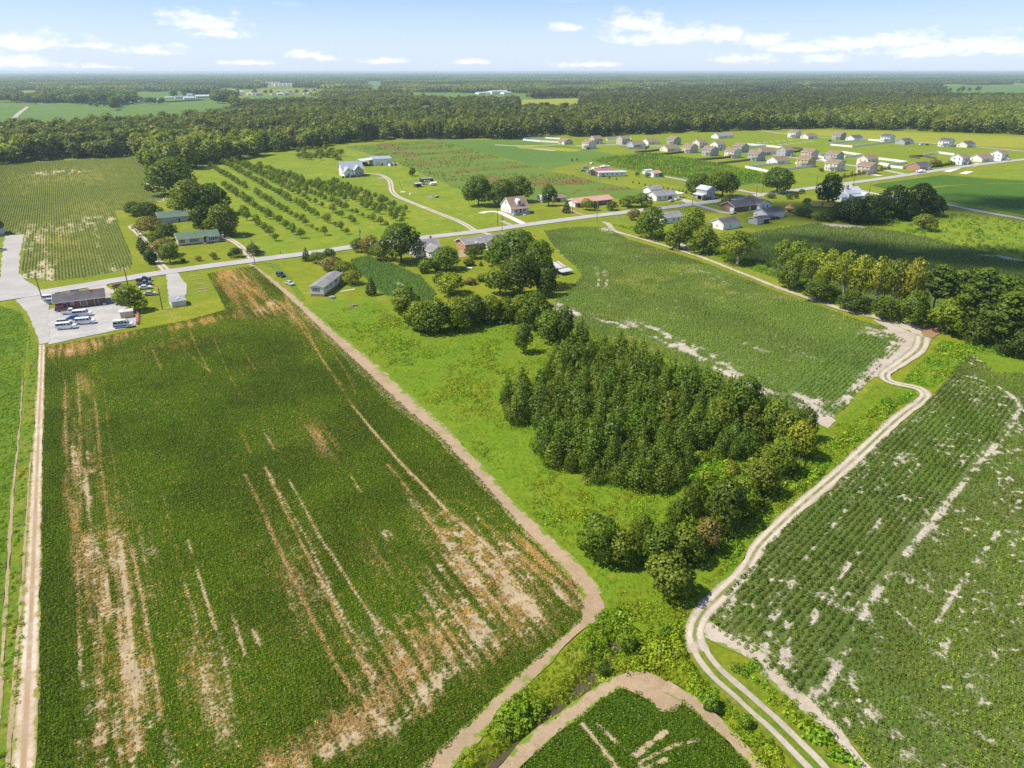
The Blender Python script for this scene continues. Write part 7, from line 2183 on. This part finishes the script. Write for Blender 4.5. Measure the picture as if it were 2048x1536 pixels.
fence('white vinyl fence along the upper side of the forest street yard', [(1656, 289), (1690, 285), (1735, 281), (1762, 283)], 'vinyl')
fence('white vinyl fence behind the large cream house with wide roof', [(1755, 319), (1790, 323), (1815, 327), (1778, 332), (1757, 328)], 'vinyl')
fence('white vinyl fence beside the brick house with dark roof', [(1757, 329), (1780, 335), (1805, 338), (1820, 334)], 'vinyl')
fence('dark wooden fence of the yard with bare soil near the tall white house', [(1872, 319), (1845, 314), (1818, 315), (1840, 318)], 'dark')
fence('white vinyl fence behind the tall white house with cars', [(1848, 312), (1876, 307), (1908, 311)], 'vinyl')
# rows of white stakes on the unbuilt lots
for r_, (x0, y0, x1, y1) in enumerate(((1506, 288, 1580, 281), (1548, 292, 1622, 284))):
    for i in range(7):
        c = P(x0 + (x1 - x0) * i / 6, y0 + (y1 - y0) * i / 6)
        o = thing('white_stakes', 'cluster of short white stakes in the %s row on the unbuilt lots' % ('far' if r_ == 0 else 'near'), 'stakes', c, ANG_U, group='white stakes in the %s row of unbuilt lots' % ('far' if r_ == 0 else 'near'))
        sm = MB().box(-.15, -.15, 0, .15, .15, 1.0).mesh('stake', VINYL) if (r_, i) == (0, 0) else sm
        for j in range(4):
            link('stake', sm, o).location = (-2.4 + 1.6 * j, 0, 0)

# ---------------------------------------------------------------- far buildings and towers
def far_house(px, py, L, W_, h, wall, roof, label, ang=None, nm='far_house', cat='house', pitch=.45, nw=3):
    return house(nm, label, cat, P(px, py), ANG_V if ang is None else ang, L, W_, h, pitch, wall, roof, [('S', L * (-.5 + (i + 1) / (nw + 1)), h * .3, 1.6, 1.4) for i in range(nw)], over=.6, trim=False)


for i, (px, py, lab) in enumerate(((68, 205, 'small pale shed at the end of the far farm lane'), (80, 204, 'pale far house left of the big white farmhouse'), (112, 203, 'big white far farmhouse beyond the green field'), (130, 203.5, 'tan-roofed far house next to the white farmhouse'),
                                   (147, 204, 'brown-roofed far house in the middle of the farm row'), (160, 203, 'white-gabled far house in the farm row'), (172, 203.5, 'last pale far house of the farm row'))):
    far_house(px, py, [8, 14, 24, 16, 18, 14, 16][i], [6, 10, 14, 11, 11, 10, 10][i], [3, 3.5, 6, 4, 4, 6, 4][i], W_WHITE if i != 4 else W_BEIGE, [R_METAL, R_GREY, R_METAL, R_TAN, R_BROWN, R_GREY, R_TAN][i], lab)
for i, (px, py, L) in enumerate(((245, 208, 46), (282, 205.5, 50), (298, 203.5, 46))):
    far_house(px, py, L, 13, 3.5, W_GREY, R_METAL, ['first', 'second', 'third'][i] + ' long tin-roofed poultry house beyond the forest, counted from the lane', ANG_V, 'poultry_house', 'barn', .3, 0)
far_house(358, 197.5, 20, 12, 5, W_WHITE, R_GREY, 'white far house between dark trees beyond the meadow')
far_house(378, 199, 26, 12, 4.5, W_WHITE, R_METAL, 'bright white far barn beyond the meadow', nm='far_barn', cat='barn')
far_house(380, 195.5, 14, 10, 7, W_WHITE, R_BLUE, 'pointed blue-roofed far barn behind the bright white one', nm='far_barn', cat='barn', pitch=.9)
far_house(408, 196, 44, 16, 5, W_BLUEGREY, R_METAL, 'long pale blue far shed beside the meadow', nm='far_shed', cat='shed')
far_house(340, 197, 24, 8, 3, W_BLUEGREY, R_METAL, 'low grey far shed left of the farm yard', nm='far_shed', cat='shed')
far_house(476, 191, 26, 14, 3, W_BRICK2, R_RUST, 'red-roofed far building at the crossroads'), far_house(481, 187, 18, 12, 6, W_WHITE, R_METAL, 'white far barn behind the red-roofed building', nm='far_barn', cat='barn')
for i, px in enumerate((502, 512, 518, 549, 562, 573, 584, 612, 620, 629, 640)):
    far_house(px, 190.5 - (px - 500) * .012 + (i % 3) * .5, random.uniform(14, 24), 10, random.uniform(3.5, 6.5), [W_WHITE, W_CREAM, W_BEIGE][i % 3], [R_METAL, R_GREY, R_TAN, R_RUST][i % 4], '%s pale building of the hamlet strung along the far field' % ['first', 'second', 'third', 'fourth', 'fifth', 'sixth', 'seventh', 'eighth', 'ninth', 'tenth', 'last'][i])
for i, px in enumerate((531, 542, 552, 558, 566, 574, 582, 590)):
    far_house(px, 172.5 - (i < 3) * 3.0, 42, 18, 11, W_WHITE, R_GREY, '%s white block of the distant apartment complex' % ['first', 'second', 'third', 'fourth', 'fifth', 'sixth', 'seventh', 'last'][i], ANG_V, 'apartment_block', 'apartments', .5, 5)
for i, (px, py, L, h) in enumerate(((962, 188.5, 30, 5), (980, 188, 34, 6), (996, 188, 60, 9), (1012, 188.5, 30, 6))):
    far_house(px, py, L, 26, h, W_WHITE, R_METAL, ['low white end', 'pale office', 'largest white hall', 'last white shed'][i] + ' of the distant factory', ANG_V, 'factory_hall', 'factory', .15, 4)
for i, (px, py) in enumerate(FAR_SPOTS):
    far_house(px, py, 24, 13, 6, [W_WHITE, W_CREAM][i % 2], [R_METAL, R_TAN, R_GREY][i % 3], 'pale building showing among the trees %s' % ['at the far clearing', 'beside the far clearing', 'at the head of the far clearing', 'by the far road', 'behind the forest belt', 'right of the first behind the forest belt', 'deep in the forest belt', 'below the yellow far field',
                'near the distant factory', 'in the wooded suburb', 'low in the wooded suburb', 'last in the wooded suburb', 'highest in the wooded suburb', 'behind the wooded suburb', 'in the big right-hand forest', 'at the far right field', 'above the far left farm', 'right of that above the left farm', 'left of that above the left farm'][i])


def water_tower(px, ybase, ytop, label, r):
    x, y = P(px, ybase)
    h = min(62.0, top_height(px, ybase, ytop))
    o = thing('water_tower', label, 'water tower', (x, y))
    q = MB()
    prof = [(0, h - 1.0 * r), (r * .6, h - .85 * r), (r, h - .35 * r), (r * .92, h - .1 * r), (r * .5, h + .25 * r), (0, h + .35 * r)]
    n = 14
    v, f = [], []
    for (rr, zz) in prof:
        v += [(rr * math.cos(2 * math.pi * k / n), rr * math.sin(2 * math.pi * k / n), zz) for k in range(n)]
    for i in range(len(prof) - 1):
        f += [(i * n + k, i * n + (k + 1) % n, (i + 1) * n + (k + 1) % n, (i + 1) * n + k) for k in range(n)]
    q.add(v, f).build('tank', TRIM, o)
    lm = MB().cyl((0, 0, 0), (0, 0, h - .6 * r), r * .07, r * .06, 8).mesh('leg', TRIM)
    for k in range(5):
        link('leg', lm, o).location = (r * .8 * math.cos(k * 1.257), r * .8 * math.sin(k * 1.257), 0)
    MB().cyl((0, 0, 0), (0, 0, h - .8 * r), r * .14, r * .14, 8).build('riser', TRIM, o)


water_tower(158, 154.5, 146, 'pale water tower among the trees on the far left horizon', 16)
water_tower(424, 151, 143.5, 'slim white water tower left of the middle of the horizon', 14)
water_tower(708, 149.5, 143.5, 'small water tower on the middle horizon', 16)
water_tower(1492, 152, 145, 'rusty white water tower on the right horizon', 16)

# ---------------------------------------------------------------- poles
def pole(px, py, label, ytop=None, lean=(0, 0), arm=True, h=11.0, lamp=False):
    if ytop:
        h = min(13.5, max(7, top_height(px, py, ytop)))
    o = thing('utility_pole', label, 'utility pole', P(px, py), ANG_V)
    MB().cyl((0, 0, -.2), (lean[0], lean[1], h), .17, .11, 8).build('post', WOOD_D if not lamp else WOOD, o)
    if arm:
        a = MB().box(-.06, -1.15, h - .75, .06, 1.15, h - .6).build('crossarm', WOOD, o)
        a.location = (lean[0] + .13, lean[1], 0)
        im = MB().cyl((0, 0, 0), (0, 0, .25), .06, .05, 6).mesh('insulator', STEEL)
        for y in (-1.0, .0, 1.0):
            link('insulator', im, a).location = (0, y, h - .6)
    if lamp:
        MB().cyl((0, 0, h - 2.2), (.0, 0, h - 1.2), .28, .28, 10).build('transformer', STEEL, o).location = (lean[0] + .45, lean[1], 0)


for i, (px, py, yt, lab, ar) in enumerate((
        (84.7, 599, 551, 'leaning dark pole where the gravel lane meets the road', False), (255.6, 569, 527, 'dark pole on the verge behind the parked cars', False), (236, 611, 579, 'plain pole beside the gravel drive of the brick building', False),
        (325, 619, 577, 'thin dark pole on the lawn left of the concrete shed', False), (510, 529, 478, 'pole at the driveway mouth beside the round bush', True), (722.8, 503, 455, 'tall pole rising behind the roadside bush', True),
        (995, 451, 415, 'pole on the verge across from the curving drive', False), (1004, 464, 431, 'pole between the road and the long ranch house', True), (1145, 426, 405, 'short pole beside the pink-roofed ranch drive', False),
        (1194, 444, 401, 'pole at the corner of the cotton field by the road', True), (1384, 416, 388, 'pole at the road junction near the white house', True), (1512, 398, 371, 'pole behind the charcoal-roofed house', True),
        (1525, 383, 359, 'pole beside the lone round oak', False), (1630, 386, 351, 'pole on the road bank near the layered dark tree', True), (1706, 374, 351, 'pole where the side road leaves the main road', True), (1737, 393, 374, 'dark pole behind the tin-roofed farmhouse', False),
        (1862, 260, 226, 'tall bare tower pole in front of the forest', False))):
    pole(px, py, lab, yt, (random.uniform(-.25, .25), random.uniform(-.2, .2)), ar, lamp=i in (4, 5, 7, 9))


def mailbox(px, py, label):
    o = thing('mailbox', label, 'mailbox', P(px, py), ANG_V)
    MB().box(-.06, -.06, 0, .06, .06, 1.0).build('post', WOOD_D, o)
    MB().box(-.14, -.28, 1.0, .14, .28, 1.14).prism_y([(-.14, 1.141), (.14, 1.141), (.09, 1.26), (-.09, 1.26)], -.28, .28).build('box', DARK_AND_SHADE, o)


for px, py, lab in ((170, 559, 'mailbox on the verge beside the row crop field'), (313, 541, 'mailbox at the mouth of the two-rut drive'), (561, 508, 'mailbox on the orchard verge'), (912, 465, 'mailbox by the curving drive'), (1255, 417, 'mailbox near the olive thicket'), (1360, 412, 'mailbox before the white junction house'),
                    (1402, 414, 'mailbox at the brick house lane')):
    mailbox(px, py, lab)
c = P(1237, 436)
o = thing('estate_sign', 'white sign board on two posts beside the road above the cotton field', 'sign', c, ANG_V)
for x in (-.9, .9):
    MB().box(x - .06, -.06, 0, x + .06, .06, 1.6).build('post', TRIM, o)
MB().box(-1.1, -.1, .5, 1.1, -.065, 1.7).build('board', TRIM, o)
c = P(1365, 418)
o = thing('estate_sign', 'white sign board on two posts at the road junction', 'sign', c, ANG_V)
for x in (-.9, .9):
    MB().box(x - .06, -.06, 0, x + .06, .06, 1.6).build('post', TRIM, o)
MB().box(-1.1, -.1, .5, 1.1, -.065, 1.7).build('board', TRIM, o)
c = P(939, 537)
MB().box(-1.0, -.5, .0, 1.0, .5, .35).build('white_tank', TRIM, None, label='low white oblong tank lid on the back lawn of the ranch house', category='tank lid').location = (*c, 0)

# ---------------------------------------------------------------- vehicles
RUBBER, RIM, GLS = simple('tyre_rubber', (.02, .02, .02), .8), simple('wheel_rim', (.5, .5, .52), .35, .6), simple('car_glass', (.02, .025, .03), .08, spec=.8, var=.05)
LAMP, RED_L = simple('headlight_glass', (.75, .76, .78), .15, spec=.8), simple('tail_light', (.35, .02, .02), .3)
_paint = {}


def paint(col):
    if col not in _paint:
        m = simple('car_paint', col, .28, 0.0, .6, .05)
        m.node_tree.nodes['Principled BSDF'].inputs['Coat Weight'].default_value = .5
        _paint[col] = m
    return _paint[col]


CARK = {   # length, width, height, bonnet height, belt height, cabin: rear base, rear top, front top, front base
    'sedan': (4.7, 1.8, 1.45, .92, .95, -1.75, -1.05, .35, 1.15), 'suv': (4.8, 1.95, 1.8, 1.08, 1.1, -2.3, -2.05, .45, 1.15), 'van': (5.9, 2.05, 2.15, 1.25, 1.3, -2.93, -2.85, 1.25, 1.95), 'pickup': (5.7, 2.0, 1.85, 1.15, 1.15, -.55, -.35, .75, 1.5)}
_car = {}
_wheel = None


def car_meshes(kind, col):
    global _wheel
    if (kind, col) in _car:
        return _car[(kind, col)]
    L, W_, H, hb, belt, r0, r1, f1, f0 = CARK[kind]
    x0, x1 = -L / 2, L / 2
    body = MB()
    prof = [(x0 + .1, .32), (x1 - .12, .32), (x1, .5), (x1 - .02, hb - .22), (x1 - .25, hb - .03), (f0, belt + .01)]
    prof += [(r0, belt + .01)] if kind in ('van', 'suv') else [(r0, belt), (x0 + .12, belt - .03)]
    prof += [(x0 + .02, belt - .15), (x0, .5)]
    body.prism_y(prof, -W_ / 2, W_ / 2)
    cab = MB()
    wb, wt = W_ / 2 - .03, W_ / 2 - (.2 if kind != 'van' else .12)
    v = [(r0, -wb, belt), (f0, -wb, belt), (f0, wb, belt), (r0, wb, belt), (r1, -wt, H), (f1, -wt, H), (f1, wt, H), (r1, wt, H)]
    cab.add(v, [(0, 3, 2, 1), (4, 5, 6, 7), (0, 1, 5, 4), (1, 2, 6, 5), (2, 3, 7, 6), (3, 0, 4, 7)])
    v = [np.array(q) for q in v]

    def pane(a, b, c, d, u0, u1, w0, w1):
        """a thin pane on the quad a-b-c-d (bottom left, bottom right, top right, top left)"""
        def at(u, w):
            return (a * (1 - u) + b * u) * (1 - w) + (d * (1 - u) + c * u) * w
        n = np.cross(b - a, d - a)
        n /= np.linalg.norm(n)
        q = [at(u0, w0), at(u1, w0), at(u1, w1), at(u0, w1)]
        return MB().add([p + n * .02 for p in q] + [p - n * .01 for p in q], [(0, 1, 2, 3), (7, 6, 5, 4), (0, 4, 5, 1), (1, 5, 6, 2), (2, 6, 7, 3), (3, 7, 4, 0)])
    panes = [('windshield', pane(v[1], v[2], v[6], v[5], .06, .94, .1, .92)), ('rear_window', pane(v[3], v[0], v[4], v[7], .1, .9, .25, .85))]
    cuts = {'sedan': ((.12, .48), (.52, .90)), 'suv': ((.05, .30), (.33, .62), (.65, .93)), 'van': ((.03, .30), (.33, .52), (.55, .70), (.76, .95)), 'pickup': ((.10, .48), (.52, .92))}[kind]
    for a, b in cuts:
        panes.append(('side_window', pane(v[0], v[1], v[5], v[4], a, b, .15, .85)))
        panes.append(('side_window', pane(v[2], v[3], v[7], v[6], 1 - b, 1 - a, .15, .85)))
    res = [('body', body.mesh('body', paint(col), .06)), ('cabin', cab.mesh('cabin', paint(col), .05))]
    res += [(n, p.mesh(n, GLS)) for n, p in panes]
    if kind == 'pickup':
        res.append(('bed', MB().box(x0 + .2, -W_ / 2 + .15, belt - .025, r0 - .1, W_ / 2 - .15, belt + .004).mesh('bed', DARK_AND_SHADE)))  # flat dark plate, the shade of an open bed put into its colour
    for y in (-1, 1):
        res.append(('headlight', MB().box(x1 - .1, y * (W_ / 2 - .32) - .2, hb - .42, x1 + .015, y * (W_ / 2 - .32) + .2, hb - .24).mesh('headlight', LAMP)))
        res.append(('tail_light', MB().box(x0 - .015, y * (W_ / 2 - .14) - .09, belt - .45, x0 + .05, y * (W_ / 2 - .14) + .09, belt - .18).mesh('tail_light', RED_L)))
    if _wheel is None:
        _wheel = (MB().cyl((0, -.12, 0), (0, .12, 0), .36, .36, 16).mesh('wheel', RUBBER, .03), MB().cyl((0, -.135, 0), (0, .135, 0), .22, .22, 12).mesh('rim', RIM))
    _car[(kind, col)] = (res, L, W_)
    return _car[(kind, col)]


def car(kind, px, py, ang, col, label, cat=None, z=.11, xy=None):
    parts, L, W_ = car_meshes(kind, col)
    o = thing({'sedan': 'parked_car', 'suv': 'parked_suv', 'van': 'passenger_van', 'pickup': 'pickup_truck'}[kind], label, cat or {'sedan': 'car', 'suv': 'car', 'van': 'van', 'pickup': 'pickup truck'}[kind], xy or P(px, py), ang, z)
    o.scale = (.88, .88, .92)
    for n, me in parts:
        link(n, me, o)
    for x in (-L * .30, L * .31):
        for y in (-1, 1):
            w = link('wheel', _wheel[0], o)
            w.location = (x, y * (W_ / 2 - .09), .36)
            link('rim', _wheel[1], w)
    return o


WH, SILVER, NAVY, BLUE, BLACK, GREYC, TANC, MAROON = (.78, .78, .78), (.45, .46, .48), (.02, .03, .07), (.03, .10, .32), (.025, .025, .028), (.16, .17, .18), (.52, .47, .38), (.10, .03, .03)
AV = ANG_V - .24
car('van', 134, 658, AV, WH, 'white passenger van nearest the field at the lane end of the parking lot'), car('van', 172, 648, AV, WH, 'white passenger van in the middle of the parking lot'), car('van', 166, 632.5, AV, WH, 'white passenger van closest to the brick building')
car('sedan', 151, 639.5, AV, BLUE, 'bright blue car between two white vans'), car('suv', 131, 649, AV, SILVER, 'silver car half hidden behind the van nearest the field'), car('pickup', 142, 628, AV, WH, 'white pickup truck in front of the brick wall')
car('suv', 127, 622.5, AV, MAROON, 'dark maroon car against the brick wall')
o = car('van', 248, 655, AV + .05, WH, 'white van with a blue stripe and raised roof at the far end of the lot')
BL = simple('blue_stripe', (.06, .16, .42), .4)
MB().box(-2.9, -1.055, .55, 1.2, -1.03, 1.05).box(-2.9, 1.03, .55, 1.2, 1.055, 1.05).build('stripe', BL, o)
MB().box(-2.8, -.9, 2.14, .9, .9, 2.5).build('roof_box', paint(WH), o)
MB().box(-.5, -.98, 2.2, .4, -.895, 2.44).build('box_window', GLS, o)
car('van', 105, 601, AV + .1, WH, 'white van on the grass behind the brick building'), car('suv', 109, 607, AV + .1, SILVER, 'silver-blue car beside the van behind the brick building')
car('pickup', 288, 563, AV + .1, NAVY, 'navy blue pickup truck, uppermost on the lawn by the road'), car('pickup', 289.5, 570.5, AV + .1, GREYC, 'grey pickup truck second on the lawn'), car('sedan', 291, 578, AV + .05, WH, 'white car third on the lawn')
car('sedan', 301, 590.5, AV, TANC, 'tan car by itself on the lawn below the others'), car('sedan', 238.5, 575, AV, (.16, .07, .03), 'rust brown car on the grass island beside the road')
car('sedan', 239, 588, AV + .4, SILVER, 'silver car partly under the shade tree'), car('suv', 245, 603, AV + .3, BLACK, 'black car in the shade of the lot tree'), car('sedan', 256, 611, AV, GREYC, 'dark grey car below the shade tree by the tan shed')
car('suv', 562, 553.5, ANG_U + .3, BLACK, 'black car on the dirt track beside the brown field'), car('sedan', 580, 570, ANG_U + .3, SILVER, 'silver car on the dirt track nearer the trailer')
car('sedan', 519, 507, ANG_V, NAVY, 'dark car under the round roadside tree'), car('suv', 374, 427, ANG_V + 1.2, WH, 'white car parked behind the green-roofed garage'), car('sedan', 410, 457, ANG_V + 1, WH, 'white car between the garage and the conical tree')
car('pickup', 1356, 400, ANG_V + .1, WH, 'white pickup truck leaving the carport by the junction'), car('sedan', 1343, 404, ANG_V + .2, SILVER, 'silver car in front of the white junction house'), car('sedan', 1150, 411, ANG_V, WH, 'white car under the pink-roofed carport')
car('pickup', 1412, 400, ANG_V, BLACK, 'black pickup truck beside the tall grey shed'), car('sedan', 1467, 428, ANG_V + .2, SILVER, 'silver car at the garage of the charcoal-roofed house'), car('suv', 1523, 438, ANG_V, BLACK, 'black car between the white garage and the open shed')
car('sedan', 1543, 439.5, ANG_V, NAVY, 'dark blue car in front of the white garage'), car('sedan', 1553, 438.5, ANG_V, BLACK, 'black car beside the dark blue one'), car('sedan', 2, 502, ANG_V + .3, SILVER, 'silver-blue car at the picture edge by the gravel yard')
car('suv', 1654, 340, ANG_V, GREYC, 'dark car on the yellow lawn beside the cream house'), car('pickup', 1938, 327, ANG_V, BLACK, 'dark pickup beside the tall white house by the road'), car('suv', 1912, 293, ANG_V, BLACK, 'black car between the last two dark-roofed houses')
car('suv', 1660, 283, ANG_V, BLACK, 'dark car at the forest street corner'), car('suv', 1177, 299, ANG_V, BLACK, 'dark car in front of the cream house at the village end'), car('van', 1842, 290.5, ANG_V, WH, 'white camper van on the shaded lawn by the yellow field')
car('suv', 1854, 291, ANG_V, BLACK, 'dark car beside the white camper van'), car('suv', 1795, 287, ANG_V, WH, 'white car next to the grey low house')
for i, (px, py, k, col, lab) in enumerate(((1172, 338, 'van', SILVER, 'silver camper with blue front among the farm boats'), (1166, 343, 'sedan', GREYC, 'grey car wreck at the end of the farm yard'), (1180, 345.5, 'pickup', SILVER, 'pale pickup in front of the farm boats'), (1193, 347, 'sedan', WH, 'white car nearest the farm workshop'),
                                         (1184, 328, 'sedan', WH, 'white car with red tail alone above the farm yard'))):
    car(k, px, py, ANG_V + .2 * (i - 2), col, lab)


def boat(px, py, ang, L, label, cover=False, z=.0):
    o = thing('boat_on_trailer', label, 'boat', P(px, py), ang, z)
    secs = [(-.5, 1.0, .0), (-.25, 1.05, .0), (.1, 1.0, .05), (.33, .72, .2), (.5, .06, .5)]
    v, f = [], []
    for (x, w, k) in secs:
        w *= L * .18
        v += [(x * L, -w, 1.9 + k * .4), (x * L, -w * .85, 1.15 + k * .7), (x * L, 0, .8 + k * 1.0), (x * L, w * .85, 1.15 + k * .7), (x * L, w, 1.9 + k * .4)]
    for i in range(4):
        f += [(i * 5 + j, i * 5 + j + 1, i * 5 + j + 6, i * 5 + j + 5) for j in range(4)] + [(i * 5, i * 5 + 5, i * 5 + 9, i * 5 + 4)]
    f.append((4, 3, 2, 1, 0))
    MB().add(v, f).build('hull', TRIM, o)
    MB().prism_y([(-.12 * L, 1.9), (.2 * L, 1.98), (.1 * L, 2.6), (-.12 * L, 2.6)], -L * .11, L * .11).build('cabin', paint(WH), o)
    MB().box(-.5 * L - .5, -.2, 1.0, -.5 * L - .02, .2, 2.0).build('outboard_motor', BLACK and paint(BLACK), o)
    MB().box(-.5 * L, -.6, .55, .55 * L, -.5, .65).box(-.5 * L, .5, .55, .55 * L, .6, .65).box(.55 * L, -.6, .55, .75 * L, .6, .62).build('trailer', STEEL, o)
    for y in (-1.0, 1.0):
        w = link('wheel', _wheel[0], o)
        w.location = (-.1 * L, y, .36)


boat(1188, 341, ANG_V + .2, 8, 'white boat on a trailer in the middle of the farm yard'), boat(1209, 337, ANG_V - .1, 9, 'white cabin boat on a trailer behind the workshop'), boat(1842, 346, ANG_V - .1, 8, 'white boat on a trailer parked by the road in front of the brick house')
c = P(860.5, 395)
o = thing('small_boat', 'small upturned pale blue boat lying on the farm lawn', 'boat', c, ANG_V - .2)
MB().add([(-2.2, -.8, 0), (-2.2, .8, 0), (-2.2, 0, .9), (1, -.8, 0), (1, .8, 0), (1, 0, .95), (2.6, 0, .05)], [(0, 3, 5, 2), (1, 2, 5, 4), (3, 6, 5), (4, 5, 6), (0, 2, 1), (0, 1, 4, 6, 3)]).build('hull', R_BLUE, o)
o = thing('tarped_mower', 'riding mower with a white seat parked on the farm lawn beside the upturned boat', 'mower', P(874, 395.5), ANG_V)
MB().prism_y([(-1.0, .35), (1.0, .35), (1.0, .9), (.2, .95), (.1, .55), (-.3, .55), (-.35, .9), (-1.0, .9)], -.5, .5).build('body', paint(BLACK), o)
MB().box(-.8, -.3, .9, -.4, .3, 1.4).build('seat', TRIM, o)
for x, r_ in ((-.6, .9), (.75, .6)):
    for y in (-.55, .55):
        w = link('wheel', _wheel[0], o)
        w.location, w.scale = (x, y, .36 * r_), (r_, 1, r_)
o = thing('hay_wagon', 'white covered wagon beside the animal sheds', 'wagon', P(866.5, 371), ANG_V)
MB().box(-2.0, -1.0, .8, 2.0, 1.0, 1.9).build('body', TRIM, o)
MB().prism([(-1.1, 1.9), (1.1, 1.9), (0, 2.4)], -2.1, 2.1).build('roof', TRIM, o)
for x in (-1.3, 1.3):
    for y in (-.95, .95):
        link('wheel', _wheel[0], o).location = (x, y, .4)
# orange drums in a line at the end of the lot
OD = simple('orange_plastic', (.72, .20, .06), .5)
dm = [MB().cyl((0, 0, .06), (0, 0, 1.0), .32, .24, 12).mesh('drum', OD), MB().cyl((0, 0, .42), (0, 0, .56), .295, .28, 12).cyl((0, 0, .72), (0, 0, .84), .272, .262, 12).mesh('white_band', TRIM), MB().cyl((0, 0, 0), (0, 0, .06), .42, .42, 12).mesh('rubber_base', RUBBER)]
for i in range(9):
    o = thing('traffic_drum', 'orange traffic drum in the line at the grassy end of the parking lot', 'traffic drum', P(275 + (i % 2) * 3.0 - i * .15, 631 + i * 2.3), 0, .1, 'orange traffic drums by the lot')
    for me in dm:
        link(me.name.split('.')[0], me, o)
c = P(1436, 100 + 372)
sheet('sand_patch', PP([(1352, 488), (1392, 484), (1398, 494), (1370, 500)]), 0.1, M_SAND, 1.0, .5, seed=130)

# ---------------------------------------------------------------- the air, and the cloud that shades the far right
m = bpy.data.materials.new('haze')
m.use_nodes = True
t = NT(m.node_tree)
m.node_tree.nodes.remove(m.node_tree.nodes['Principled BSDF'])
v = t.n('ShaderNodeVolumePrincipled')
v.inputs['Color'].default_value = (0.66, 0.83, 1.0, 1)
v.inputs['Density'].default_value = 8.5e-5
v.inputs['Anisotropy'].default_value = 0.25
t.put(m.node_tree.nodes['Material Output'].inputs['Volume'], v.outputs[0])
B, z0, z1 = 65000.0, -3.0, 71.0
hv = [(-B, -B, z0), (B, -B, z0), (B, B, z0), (-B, B, z0), (-B, -B, z1), (B, -B, z1), (B, B, z1), (-B, B, z1)]
link('haze', fast_mesh('haze', hv, [(0, 3, 2, 1), (4, 5, 6, 7), (0, 1, 5, 4), (1, 2, 6, 5), (2, 3, 7, 6), (3, 0, 4, 7)], [m]), kind='stuff')


def cloud(spots, zc):
    """a low cumulus overhead, outside the picture: many soft lumps, each spot given by where its shade falls"""
    m, t, b = material('cloud')
    nt = m.node_tree
    nt.nodes.remove(b)
    d, tr, mx = t.n('ShaderNodeBsdfDiffuse'), t.n('ShaderNodeBsdfTransparent'), t.n('ShaderNodeMixShader')
    d.inputs['Color'].default_value = (.85, .85, .87, 1)
    mx.inputs[0].default_value = 0.22
    t.put(mx.inputs[1], tr.outputs[0])
    t.put(mx.inputs[2], d.outputs[0])
    t.put(nt.nodes['Material Output'].inputs['Surface'], mx.outputs[0])
    V, F, k = [], [], 0
    off = np.array([to_sun.x, to_sun.y]) / to_sun.z * zc
    r = np.random.default_rng(3)
    for (px, py, rx, ry) in spots:
        c = np.array(P(px, py)) + off
        n = int(6 + rx * ry / 260)
        for i in range(n):
            a, q = r.uniform(0, 6.28), r.uniform(0, 1) ** .6
            s = r.uniform(9, 20)
            o = c + np.array([math.cos(a) * q * rx, math.sin(a) * q * ry])
            u_, w_ = np.meshgrid(np.linspace(0, math.pi, 7), np.linspace(0, 2 * math.pi, 10, endpoint=False), indexing='ij')
            v = np.stack([np.sin(u_) * np.cos(w_) * s, np.sin(u_) * np.sin(w_) * s, np.cos(u_) * s * .6], -1).reshape(-1, 3)
            v *= (1 + .25 * (vnoise(v[:, 0] / 5 + i, v[:, 1] / 5, i) - .5))[:, None]
            V.append(v + np.array([*o, zc + r.uniform(-4, 14)]))
            idx = np.arange(70).reshape(7, 10)
            F.append(np.stack([idx[:-1], np.roll(idx[:-1], -1, 1), np.roll(idx[1:], -1, 1), idx[1:]], -1).reshape(-1, 4) + k)
            k += 70
    link('cloud', fast_mesh('cloud', np.vstack(V), np.vstack(F), [m], smooth=True), kind='stuff')


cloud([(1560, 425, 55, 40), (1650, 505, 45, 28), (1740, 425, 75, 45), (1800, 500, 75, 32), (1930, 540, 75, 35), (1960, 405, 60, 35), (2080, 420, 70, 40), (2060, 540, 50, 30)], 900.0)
